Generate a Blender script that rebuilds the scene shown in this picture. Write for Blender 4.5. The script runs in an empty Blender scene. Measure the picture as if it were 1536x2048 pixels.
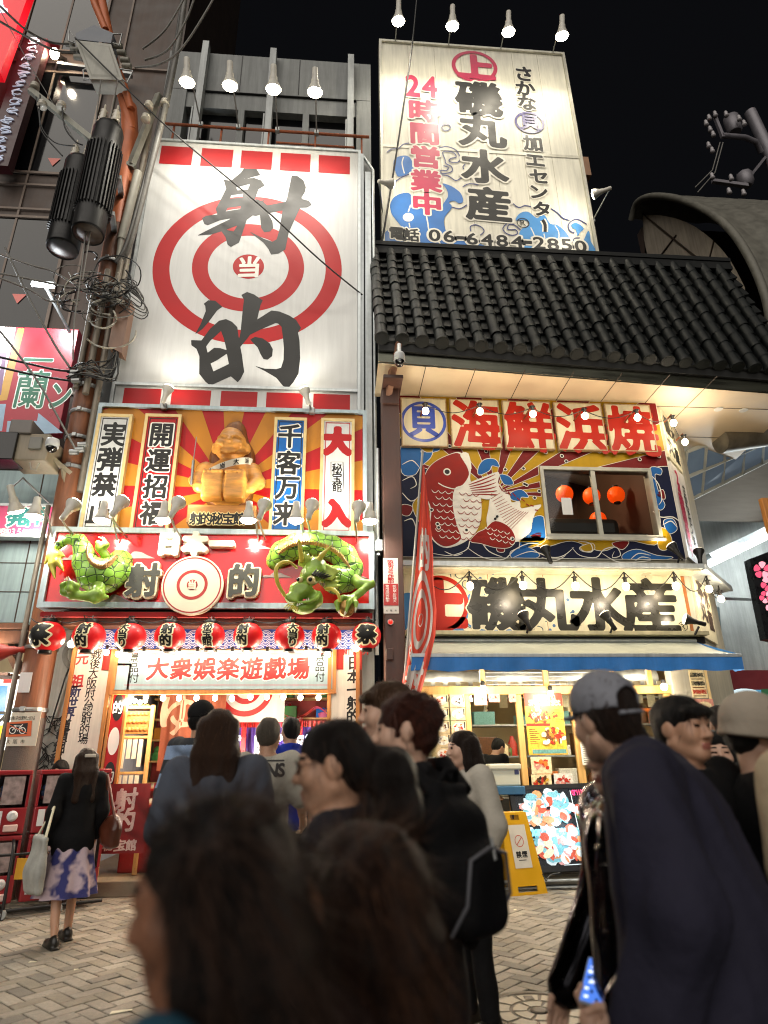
import bpy,bmesh,math,random
import numpy as np
from mathutils import Vector,Matrix,geometry
random.seed(7);np.random.seed(7)
C=bpy.context.scene.collection
SC=bpy.context.scene
# ---------------------------------------------------------------- camera
EYE=Vector((0.0,0.0,1.48))
FPX=1270.0
TH,RO,PS=math.radians(21.385),math.radians(-0.761),math.radians(4.696)
FWD=Vector((math.sin(PS)*math.cos(TH),math.cos(PS)*math.cos(TH),math.sin(TH)))
_r0=Vector((math.cos(PS),-math.sin(PS),0));_u0=_r0.cross(FWD)
RGT=_r0*math.cos(RO)+_u0*math.sin(RO)
UPV=-_r0*math.sin(RO)+_u0*math.cos(RO)
cam=bpy.data.cameras.new('street_camera')
cam_ob=bpy.data.objects.new('street_camera',cam);C.objects.link(cam_ob)
cam.sensor_fit='VERTICAL';cam.sensor_height=36.0;cam.lens=FPX/2048*36.0
cam.clip_start=0.05;cam.clip_end=400
cam_ob.matrix_world=Matrix(((RGT.x,UPV.x,-FWD.x,EYE.x),(RGT.y,UPV.y,-FWD.y,EYE.y),(RGT.z,UPV.z,-FWD.z,EYE.z),(0,0,0,1)))
cam.dof.use_dof=True;cam.dof.focus_distance=9.3;cam.dof.aperture_fstop=1.5
SC.camera=cam_ob
# ---------------------------------------------------------------- night sky, and the one sun lamp turned down to the faint glow of the lit city behind the viewer
W=bpy.data.worlds.new('World');SC.world=W;W.use_nodes=True
wn=W.node_tree.nodes;bg=wn['Background']
sky=wn.new('ShaderNodeTexSky');sky.sky_type='NISHITA';sky.sun_disc=False
sky.sun_elevation=math.radians(-6);sky.sun_rotation=math.radians(150)
wmix=wn.new('ShaderNodeMix');wmix.data_type='RGBA';wmix.inputs[0].default_value=0.97
wmix.inputs[7].default_value=(0.021,0.022,0.027,1)
W.node_tree.links.new(sky.outputs[0],wmix.inputs[6]);W.node_tree.links.new(wmix.outputs[2],bg.inputs[0])
bg.inputs[1].default_value=0.12
sun=bpy.data.lights.new('city_glow_sun','SUN');sun.energy=1.65;sun.angle=math.radians(70);sun.color=(1.0,0.93,0.84)
sun_ob=bpy.data.objects.new('city_glow_sun',sun);C.objects.link(sun_ob);sun_ob.rotation_euler=(math.radians(58),0,math.radians(-16))
SC.view_settings.view_transform='Standard'
try:SC.view_settings.look='None'
except Exception:pass
SC.view_settings.exposure=0.45;SC.view_settings.gamma=1.0
SC.cycles.use_denoising=True;SC.cycles.filter_width=1.1
SC.cycles.max_bounces=6;SC.cycles.diffuse_bounces=3;SC.cycles.glossy_bounces=3
SC.cycles.transmission_bounces=4;SC.cycles.transparent_max_bounces=8
SC.cycles.sample_clamp_indirect=6.0
SC.cycles.caustics_reflective=False;SC.cycles.caustics_refractive=False
LIGHT=1.0
# ---------------------------------------------------------------- geometry of the view: a pixel of the photo to a point of the street
def ray(px,py):
 return FWD+RGT*((px-768)/FPX)-UPV*((py-1024)/FPX)
def PY(px,py,Y):
 d=ray(px,py);return EYE+d*(Y/d.y)
def PZ(px,py,zc):
 return EYE+ray(px,py)*zc
def PG(px,py,z=0.0):
 d=ray(px,py);return EYE+d*((z-EYE.z)/d.z)
def mpp(px,py,Y):
 a=PY(px,py,Y);return(PY(px+1,py,Y).x-a.x,a.z-PY(px,py+1,Y).z)
def srgb(h):
 h=h.lstrip('#');o=[]
 for i in(0,2,4):
  c=int(h[i:i+2],16)/255
  o.append(c/12.92 if c<=0.04045 else((c+0.055)/1.055)**2.4)
 return(*o,1.0)
# ---------------------------------------------------------------- materials
_M={}
def M(name,col='#808080',rough=0.55,metal=0.0,emit=0.0,ecol=None,noise=(6.0,0.10),bump=None,spec=0.5,coat=0.0,stretch=None,alpha=1.0,trans=0.0,sheen=0.0,detail=5.0,sub=0.0,streak=0.0,blotch=0.0):
 if name in _M:return _M[name]
 m=bpy.data.materials.new(name);m.use_nodes=True;_M[name]=m
 nt=m.node_tree;b=nt.nodes['Principled BSDF'];L=nt.links
 c=srgb(col)if isinstance(col,str)else(*col,1.0)
 b.inputs['Base Color'].default_value=c
 b.inputs['Roughness'].default_value=rough;b.inputs['Metallic'].default_value=metal
 b.inputs['Specular IOR Level'].default_value=spec
 if coat:b.inputs['Coat Weight'].default_value=coat;b.inputs['Coat Roughness'].default_value=0.12
 if trans:b.inputs['Transmission Weight'].default_value=trans
 if sheen:b.inputs['Sheen Weight'].default_value=sheen
 if sub:
  b.inputs['Subsurface Weight'].default_value=sub;b.inputs['Subsurface Radius'].default_value=(0.02,0.008,0.004)
  b.inputs['Subsurface Scale'].default_value=0.5
 if alpha<1:b.inputs['Alpha'].default_value=alpha
 tc=nt.nodes.new('ShaderNodeTexCoord');vec=tc.outputs['Object']
 if stretch:
  mp=nt.nodes.new('ShaderNodeMapping');mp.inputs['Scale'].default_value=stretch
  L.new(vec,mp.inputs[0]);vec=mp.outputs[0]
 colout=None
 if noise:
  n=nt.nodes.new('ShaderNodeTexNoise');n.inputs['Scale'].default_value=noise[0];n.inputs['Detail'].default_value=detail
  L.new(vec,n.inputs['Vector'])
  r=nt.nodes.new('ShaderNodeMapRange');r.inputs[1].default_value=0.3;r.inputs[2].default_value=0.7
  r.inputs[3].default_value=1-noise[1];r.inputs[4].default_value=1+noise[1]
  L.new(n.outputs[0],r.inputs[0])
  v=nt.nodes.new('ShaderNodeVectorMath');v.operation='SCALE';v.inputs[0].default_value=c[:3]
  L.new(r.outputs[0],v.inputs['Scale']);colout=v.outputs[0]
  rr=nt.nodes.new('ShaderNodeMapRange');rr.inputs[1].default_value=0.3;rr.inputs[2].default_value=0.7
  rr.inputs[3].default_value=max(0.02,rough-0.08);rr.inputs[4].default_value=min(1,rough+0.08)
  L.new(n.outputs[0],rr.inputs[0]);L.new(rr.outputs[0],b.inputs['Roughness'])
 if streak:
  mp2=nt.nodes.new('ShaderNodeMapping');mp2.inputs['Scale'].default_value=(5.0,5.0,0.35);L.new(tc.outputs['Object'],mp2.inputs[0])
  n2=nt.nodes.new('ShaderNodeTexNoise');n2.inputs['Scale'].default_value=2.2;n2.inputs['Detail'].default_value=7;n2.inputs['Roughness'].default_value=0.65
  L.new(mp2.outputs[0],n2.inputs['Vector'])
  r2=nt.nodes.new('ShaderNodeMapRange');r2.inputs[1].default_value=0.35;r2.inputs[2].default_value=0.62
  r2.inputs[3].default_value=1-streak;r2.inputs[4].default_value=1.0
  L.new(n2.outputs[0],r2.inputs[0])
  v2=nt.nodes.new('ShaderNodeVectorMath');v2.operation='SCALE';L.new(r2.outputs[0],v2.inputs['Scale'])
  if colout is not None:L.new(colout,v2.inputs[0])
  else:v2.inputs[0].default_value=c[:3]
  colout=v2.outputs[0]
 if blotch:
  n4=nt.nodes.new('ShaderNodeTexNoise');n4.inputs['Scale'].default_value=1.1;n4.inputs['Detail'].default_value=8;n4.inputs['Roughness'].default_value=0.7;L.new(tc.outputs['Object'],n4.inputs['Vector'])
  r4=nt.nodes.new('ShaderNodeMapRange');r4.inputs[1].default_value=0.36;r4.inputs[2].default_value=0.62;r4.inputs[3].default_value=1-blotch;r4.inputs[4].default_value=1.12;L.new(n4.outputs[0],r4.inputs[0])
  v5=nt.nodes.new('ShaderNodeTexVoronoi');v5.inputs['Scale'].default_value=2.3;L.new(tc.outputs['Object'],v5.inputs['Vector'])
  r5=nt.nodes.new('ShaderNodeMapRange');r5.inputs[1].default_value=0.05;r5.inputs[2].default_value=0.09;r5.inputs[3].default_value=0.55;r5.inputs[4].default_value=1.0;L.new(v5.outputs['Distance'],r5.inputs[0])
  mm=nt.nodes.new('ShaderNodeMath');mm.operation='MULTIPLY';L.new(r4.outputs[0],mm.inputs[0]);L.new(r5.outputs[0],mm.inputs[1])
  v4=nt.nodes.new('ShaderNodeVectorMath');v4.operation='SCALE';L.new(mm.outputs[0],v4.inputs['Scale'])
  if colout is not None:L.new(colout,v4.inputs[0])
  else:v4.inputs[0].default_value=c[:3]
  colout=v4.outputs[0]
 if colout is not None:L.new(colout,b.inputs['Base Color'])
 if bump:
  n3=nt.nodes.new('ShaderNodeTexNoise');n3.inputs['Scale'].default_value=bump[0];n3.inputs['Detail'].default_value=6
  L.new(vec,n3.inputs['Vector'])
  bp=nt.nodes.new('ShaderNodeBump');bp.inputs['Strength'].default_value=bump[1];bp.inputs['Distance'].default_value=0.02
  L.new(n3.outputs[0],bp.inputs['Height']);L.new(bp.outputs[0],b.inputs['Normal'])
 if emit:
  b.inputs['Emission Strength'].default_value=emit
  e=ecol or col
  b.inputs['Emission Color'].default_value=srgb(e)if isinstance(e,str)else(*e,1.0)
 return m
# ---------------------------------------------------------------- objects, things, parts
def tag(o,label=None,cat=None,group=None,kind=None):
 if label:o['label']=label
 if cat:o['category']=cat
 if group:o['group']=group
 if kind:o['kind']=kind
 return o
def thing(name,label,cat,loc=(0,0,0),group=None,rot=(0,0,0)):
 o=bpy.data.objects.new(name,None);C.objects.link(o);o.location=loc;o.rotation_euler=rot
 o.empty_display_size=0.2
 return tag(o,label,cat,group)
def link(o,parent=None,local=False):
 C.objects.link(o)
 if parent is not None:
  o.parent=parent
  if parent.type=='EMPTY' and not local:o.matrix_parent_inverse=Matrix.Translation(-Vector(parent.location))
 return o
def dup(root,loc,rot=None,label=None,group=None,scale=None):
 r=root.copy();C.objects.link(r);r.location=loc
 if rot is not None:r.rotation_euler=rot
 if scale is not None:r.scale=scale
 if label:r['label']=label
 if group:r['group']=group
 for ch in list(root.children):
  c=ch.copy();C.objects.link(c);c.parent=r
  for g in list(ch.children):
   d=g.copy();C.objects.link(d);d.parent=c
 return r
class MB:
 """collects faces of one mesh"""
 def __init__(s):s.v=[];s.f=[];s.m=[];s.sm=[]
 def add(s,verts,faces,mi=0,smooth=False):
  o=len(s.v);s.v.extend([tuple(x)for x in verts])
  for f in faces:s.f.append(tuple(i+o for i in f));s.m.append(mi);s.sm.append(smooth)
  return s
 def box(s,lo,hi,mi=0):
  x0,y0,z0=lo;x1,y1,z1=hi
  v=[(x0,y0,z0),(x1,y0,z0),(x1,y1,z0),(x0,y1,z0),(x0,y0,z1),(x1,y0,z1),(x1,y1,z1),(x0,y1,z1)]
  return s.add(v,[(0,3,2,1),(4,5,6,7),(0,1,5,4),(1,2,6,5),(2,3,7,6),(3,0,4,7)],mi)
 def bbox(s,lo,hi,b=0.01,mi=0):
  """box with chamfered edges"""
  lo=Vector(lo);hi=Vector(hi);b=min(b,*(0.45*(hi[i]-lo[i])for i in range(3)))
  bm=bmesh.new();bmesh.ops.create_cube(bm,size=1.0)
  for v in bm.verts:v.co=Vector([lo[i]+(v.co[i]+0.5)*(hi[i]-lo[i])for i in range(3)])
  bmesh.ops.bevel(bm,geom=bm.edges[:],offset=b,segments=2,affect='EDGES',profile=0.5)
  bm.verts.index_update()
  s.add([v.co[:]for v in bm.verts],[[v.index for v in f.verts]for f in bm.faces],mi);bm.free();return s
 def beam(s,a,b,w,h=None,mi=0,up=(0,0,1)):
  """square bar from a to b"""
  a=Vector(a);b=Vector(b);h=h or w;d=(b-a).normalized();u=Vector(up)
  if abs(d.dot(u))>0.98:u=Vector((0,1,0))
  x=d.cross(u).normalized()*(w/2);y=x.cross(d).normalized()*(h/2)
  v=[a-x-y,a+x-y,a+x+y,a-x+y,b-x-y,b+x-y,b+x+y,b-x+y]
  return s.add(v,[(0,3,2,1),(4,5,6,7),(0,1,5,4),(1,2,6,5),(2,3,7,6),(3,0,4,7)],mi)
 def tube(s,pts,r,n=8,mi=0,cap=True,smooth=True):
  P=[Vector(p)for p in pts];R=r if isinstance(r,(list,tuple))else[r]*len(P)
  v=[];f=[];ref=None
  for i,p in enumerate(P):
   d=(P[min(i+1,len(P)-1)]-P[max(i-1,0)]).normalized()
   if ref is None:
    ref=d.orthogonal().normalized()
   ref=(ref-d*ref.dot(d));ref=ref.normalized()if ref.length>1e-6 else d.orthogonal().normalized()
   q=d.cross(ref)
   for k in range(n):
    t=2*math.pi*k/n;v.append(p+(ref*math.cos(t)+q*math.sin(t))*R[i])
  for i in range(len(P)-1):
   for k in range(n):f.append((i*n+k,i*n+(k+1)%n,(i+1)*n+(k+1)%n,(i+1)*n+k))
  s.add(v,f,mi,smooth)
  if cap:
   s.add(v[:n],[tuple(range(n-1,-1,-1))],mi);s.add(v[-n:],[tuple(range(n))],mi)
  return s
 def lathe(s,prof,c=(0,0,0),n=20,mi=0,ax='z',smooth=True,M4=None):
  """prof: (radius, height)"""
  v=[];f=[]
  for r,h in prof:
   for k in range(n):
    t=2*math.pi*k/n;x,y=r*math.cos(t),r*math.sin(t)
    p=Vector((x,y,h))if ax=='z' else(Vector((x,-h,y))if ax=='y' else Vector((h,x,y)))
    if M4 is not None:p=M4@p
    v.append(p+Vector(c))
  for i in range(len(prof)-1):
   for k in range(n):f.append((i*n+k,i*n+(k+1)%n,(i+1)*n+(k+1)%n,(i+1)*n+k))
  s.add(v,f,mi,smooth)
  for i,rev in((0,True),(len(prof)-1,False)):
   if prof[i][0]>1e-4:
    ring=list(range(n));s.add(v[i*n:(i+1)*n],[ring[::-1]if rev else ring],mi)
  return s
 def ball(s,c,r,n=14,mi=0,sz=1.0):
  pr=[(max(1e-5,r*math.sin(math.pi*i/n)),-r*sz*math.cos(math.pi*i/n))for i in range(n+1)]
  return s.lathe(pr,c,n=max(10,n),mi=mi)
 def poly3(s,pts,mi=0,smooth=False):
  """a flat, possibly concave polygon given in 3D"""
  P=[Vector(p)for p in pts]
  tris=geometry.tessellate_polygon([P]);return s.add(P,[tuple(t)for t in tris],mi,smooth)
 def slab(s,pts,thick,mi=0,mis=None):
  """polygon in an x-z plane, given thickness towards the back (+y)"""
  P=[Vector(p)for p in pts];B=[p+Vector((0,thick,0))for p in P];n=len(P)
  tris=geometry.tessellate_polygon([P]);s.add(P,[tuple(t)for t in tris],mi)
  s.add(B,[tuple(reversed(t))for t in tris],mi if mis is None else mis)
  s.add(P+B,[(i,(i+1)%n,n+(i+1)%n,n+i)for i in range(n)],mi if mis is None else mis);return s
 def build(s,name,mats,parent=None,local=False,each=False):
  if each:
   rep={};up=list(range(len(s.v)))
   def find(i):
    while up[i]!=i:up[i]=up[up[i]];i=up[i]
    return i
   for i,v in enumerate(s.v):k=tuple(round(c,4)for c in v);up[i]=find(rep.setdefault(k,i))
   for f in s.f:
    for q in f[1:]:up[find(q)]=find(f[0])
   grp={}
   for n,f in enumerate(s.f):grp.setdefault(find(f[0]),[]).append(n)
   for fs in grp.values():
    m=MB();ix={}
    for n in fs:
     for q in s.f[n]:
      if q not in ix:ix[q]=len(m.v);m.v.append(s.v[q])
     m.f.append(tuple(ix[q]for q in s.f[n]));m.m.append(s.m[n]);m.sm.append(s.sm[n])
    o=m.build(name,mats,parent,local)
   return o
  me=bpy.data.meshes.new(name);me.from_pydata(s.v,[],s.f)
  for m in(mats if isinstance(mats,(list,tuple))else[mats]):me.materials.append(m)
  me.polygons.foreach_set('material_index',s.m);me.polygons.foreach_set('use_smooth',s.sm)
  me.update()
  o=bpy.data.objects.new(name,me);return link(o,parent,local)
# ---------------------------------------------------------------- flat art: outlines, strokes and lettering on a sign's face
def smooth_loop(pts,n=5,closed=True):
 out=[];N=len(pts)
 rng=range(N)if closed else range(N-1)
 for i in rng:
  p0=pts[(i-1)%N]if closed or i>0 else pts[0];p1=pts[i];p2=pts[(i+1)%N]
  p3=pts[(i+2)%N]if closed or i+2<N else pts[-1]
  for k in range(n):
   t=k/n;t2=t*t;t3=t2*t
   out.append(tuple(0.5*(2*p1[j]+(p2[j]-p0[j])*t+(2*p0[j]-5*p1[j]+4*p2[j]-p3[j])*t2+(3*p1[j]-p0[j]-3*p2[j]+p3[j])*t3)for j in range(len(p1))))
 if not closed:out.append(tuple(pts[-1]))
 return out
class Face:
 """a sign face standing at depth Y: art is given in photo pixels and lands on that plane; every layer is a paint's thickness in front of the last"""
 def __init__(s,Y,mb=None):s.Y=Y;s.mb=mb or MB();s.k=0
 def P(s,p,lay):return PY(p[0],p[1],s.Y)+Vector((0,-0.0012*lay,0))
 def poly(s,pts,mi,lay,sm=0,tight=False):
  q=smooth_loop(pts,sm)if sm else pts
  s.mb.poly3([s.P(p,lay)for p in q],mi);return s
 def stroke(s,pts,w,mi,lay,sm=4,taper=False,closed=False):
  q=smooth_loop(pts,sm,closed)if sm else list(pts)
  if closed:q=q+[q[0]]
  n=len(q);v=[]
  for i,p in enumerate(q):
   a=q[max(i-1,0)];b=q[min(i+1,n-1)]
   if closed and i in(0,n-1):a,b=q[-2],q[1]
   dx,dy=b[0]-a[0],b[1]-a[1];l=math.hypot(dx,dy)or 1
   ww=w*0.5
   if taper:ww*=max(0.12,math.sin(math.pi*(0.06+0.9*i/(n-1)))**0.6)
   v.append(s.P((p[0]-dy/l*ww,p[1]+dx/l*ww),lay));v.append(s.P((p[0]+dy/l*ww,p[1]-dx/l*ww),lay))
  s.mb.add(v,[(2*i,2*i+1,2*i+3,2*i+2)for i in range(n-1)],mi);return s
 def disc(s,c,r,mi,lay,n=48,r0=0.0,rz=None):
  """a true circle on the plane: centre in pixels, radius in metres"""
  o=s.P(c,lay);rz=rz or r
  ring=lambda q:[o+Vector((q*math.cos(2*math.pi*k/n),0,q*rz/r*math.sin(2*math.pi*k/n)))for k in range(n)]
  if r0:s.mb.add(ring(r)+ring(r0),[(k,(k+1)%n,n+(k+1)%n,n+k)for k in range(n)],mi)
  else:s.mb.add(ring(r),[tuple(range(n))],mi)
  return s
 def rect(s,x0,y0,x1,y1,mi,lay):
  """upright rectangle through two opposite corners in pixels"""
  a=s.P((x0,y0),lay);b=s.P((x1,y1),lay)
  s.mb.add([(a.x,a.y,a.z),(b.x,a.y,a.z),(b.x,a.y,b.z),(a.x,a.y,b.z)],[(0,3,2,1)],mi);return s
 def text(s,ch,px,py,w,h,mi,lay,bold=0.0,out=None,omi=1,N=30,shear=0.0,aniso=1.0,rise=0.0,depth=0.0):
  """one character: centre and box in pixels; bold in em; out: rim thickness in em drawn one layer below with material omi"""
  sx,sz=mpp(px,py,s.Y)
  if out:glyph(s.mb,ch,s.P((px,py),lay),w*sx,h*sz,omi,bold+out,N,shear,aniso,rise)
  glyph(s.mb,ch,s.P((px,py),lay+(1 if out else 0)),w*sx,h*sz,mi,bold,N,shear,aniso,rise);return s
 def line(s,text,p0,p1,w,h,mi,lay,**k):
  n=len(text)
  for i,ch in enumerate(text):
   if ch in ' \u3000':continue
   t=i/max(1,n-1);s.text(ch,p0[0]+(p1[0]-p0[0])*t,p0[1]+(p1[1]-p0[1])*t,w,h,mi,lay,**k)
  return s
# lettering: each character's outline becomes a distance field, thickened or thinned, then cut into a clean flat mesh
_glyph_src={};_glyph_sdf={}
_fc=bpy.data.curves.new('lettering_source','FONT');_fo=bpy.data.objects.new('lettering_source',_fc);C.objects.link(_fo)
_fc.fill_mode='FRONT';_fc.resolution_u=4
def load_glyphs(chars):
 for ch in sorted(set(chars)):
  if ch.isspace()or ch in _glyph_src:continue
  _fc.body=ch;bpy.context.view_layer.update()
  me=bpy.data.meshes.new_from_object(_fo.evaluated_get(bpy.context.evaluated_depsgraph_get()))
  n=len(me.vertices);co=np.empty(n*3);me.vertices.foreach_get('co',co);co=co.reshape(-1,3)[:,:2]
  me.calc_loop_triangles();nt=len(me.loop_triangles);tr=np.empty(nt*3,int);me.loop_triangles.foreach_get('vertices',tr);tr=tr.reshape(-1,3)
  bpy.data.meshes.remove(me)
  e={}
  for t in tr:
   for a,b in((t[0],t[1]),(t[1],t[2]),(t[2],t[0])):
    k=(min(a,b),max(a,b));e[k]=e.get(k,0)+1
  ed=np.array([k for k,c in e.items()if c==1])
  lo,hi=co.min(0),co.max(0);cen=(lo+hi)/2;size=max(hi-lo)
  wide=ord(ch)>0x2000
  sc=1.0/0.92 if wide else 1.0/max(hi[1]-lo[1],0.4)
  _glyph_src[ch]=((co-cen)*sc,tr,ed,(hi-lo)*sc)
def sdf_of(ch,N,aniso):
 k=(ch,N,aniso)
 if k in _glyph_sdf:return _glyph_sdf[k]
 co,tr,ed,sz=_glyph_src[ch]
 g=np.linspace(-0.68,0.68,N+1);X,Y=np.meshgrid(g,g,indexing='ij');ins=np.zeros(X.shape,bool)
 for t in tr:
  a,b,c=co[t[0]],co[t[1]],co[t[2]]
  i0,i1=np.searchsorted(g,[min(a[0],b[0],c[0]),max(a[0],b[0],c[0])]);j0,j1=np.searchsorted(g,[min(a[1],b[1],c[1]),max(a[1],b[1],c[1])])
  if i1<=i0 or j1<=j0:continue
  x,y=X[i0:i1,j0:j1],Y[i0:i1,j0:j1]
  s1=(b[0]-a[0])*(y-a[1])-(b[1]-a[1])*(x-a[0]);s2=(c[0]-b[0])*(y-b[1])-(c[1]-b[1])*(x-b[0]);s3=(a[0]-c[0])*(y-c[1])-(a[1]-c[1])*(x-c[0])
  ins[i0:i1,j0:j1]|=((s1>=0)&(s2>=0)&(s3>=0))|((s1<=0)&(s2<=0)&(s3<=0))
 A=co[ed[:,0]];B=co[ed[:,1]];d=np.full(X.shape,9.0)
 for a,b in zip(A,B):
  ab=b-a;t=np.clip(((X-a[0])*ab[0]+(Y-a[1])*ab[1])/max(ab@ab,1e-9),0,1)
  q=((X-a[0]-t*ab[0]))**2+((Y-a[1]-t*ab[1])*aniso)**2;np.minimum(d,q,out=d)
 d=np.sqrt(d);d[ins]*=-1
 _glyph_sdf[k]=(d,g);return d,g
def contour(d,g,thr,g2=None,run=999):
 """flat mesh of the region d < thr on the grid (marching squares, whole cells merged along rows)"""
 g2=g if g2 is None else g2
 f=d-thr;f=np.where(np.abs(f)<1e-6,1e-6,f);ins=f<0
 V=[];F=[]
 cnt=ins[:-1,:-1].astype(int)+ins[1:,:-1]+ins[:-1,1:]+ins[1:,1:]
 N=cnt.shape[0];NJ=cnt.shape[1]
 full=cnt==4
 for j in range(NJ):
  i=0
  while i<N:
   if full[i,j]:
    k=i
    while k<N and full[k,j]and k-i<run:k+=1
    o=len(V);V+=[(g[i],g2[j]),(g[k],g2[j]),(g[k],g2[j+1]),(g[i],g2[j+1])];F.append((o,o+1,o+2,o+3));i=k
   else:i+=1
 for i,j in zip(*np.nonzero((cnt>0)&~full)):
  cs=[(i,j),(i+1,j),(i+1,j+1),(i,j+1)];o=len(V);loop=[]
  for q in range(4):
   a,b=cs[q],cs[(q+1)%4];fa,fb=f[a],f[b]
   if fa<0:loop.append((g[a[0]],g2[a[1]]))
   if(fa<0)!=(fb<0):
    t=fa/(fa-fb);loop.append((g[a[0]]+t*(g[b[0]]-g[a[0]]),g2[a[1]]+t*(g2[b[1]]-g2[a[1]])))
  if len(loop)>=3:V+=loop;F.append(tuple(range(o,o+len(loop))))
 return V,F
def glyph(mb,ch,c,w,h,mi,bold=0.0,N=30,shear=0.0,aniso=1.0,rise=0.0,ux=None,uz=None):
 if ch not in _glyph_src:return
 d,g=sdf_of(ch,N,aniso);V,F=contour(d,g,bold)
 ux=Vector((1,0,0))if ux is None else ux;uz=Vector((0,0,1))if uz is None else uz
 mb.add([c+ux*((x+shear*y)*w)+uz*((y+rise*x)*h)for x,y in V],[tuple(reversed(f))if ux.cross(uz).dot(Vector((0,1,0)))>0 and False else f for f in F],mi)
def union_art(face,add,sub,mi,lay,cell=1.3,grow=0.0,rim=None,rimmi=None):
 """union of pixel polygons less the holes, as one clean flat shape (grow in pixels)"""
 P=np.concatenate([np.array(a,float)for a in add]);lo=P.min(0)-12;hi=P.max(0)+12
 gx=np.arange(lo[0],hi[0]+cell,cell);gy=np.arange(lo[1],hi[1]+cell,cell);X,Y=np.meshgrid(gx,gy,indexing='ij')
 def sd(poly):
  p=np.array(poly,float);d=np.full(X.shape,1e9);ins=np.zeros(X.shape,bool)
  for a,b in zip(p,np.roll(p,-1,0)):
   ab=b-a;t=np.clip(((X-a[0])*ab[0]+(Y-a[1])*ab[1])/max(ab@ab,1e-9),0,1)
   np.minimum(d,(X-a[0]-t*ab[0])**2+(Y-a[1]-t*ab[1])**2,out=d)
   cross=((a[1]>Y)!=(b[1]>Y));den=(b[1]-a[1])if abs(b[1]-a[1])>1e-9 else 1e-9
   ins^=cross&(X<(b[0]-a[0])*(Y-a[1])/den+a[0])
  d=np.sqrt(d);d[ins]*=-1;return d
 D=np.full(X.shape,1e9)
 for a in add:D=np.minimum(D,sd(a))
 for a in sub:D=np.maximum(D,-sd(a))
 if rim:
  V,F=contour(D,gx,grow+rim,gy);face.mb.add([face.P(v,lay)for v in V],F,rimmi);lay+=1
 V,F=contour(D,gx,grow,gy);face.mb.add([face.P(v,lay)for v in V],F,mi)
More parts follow.
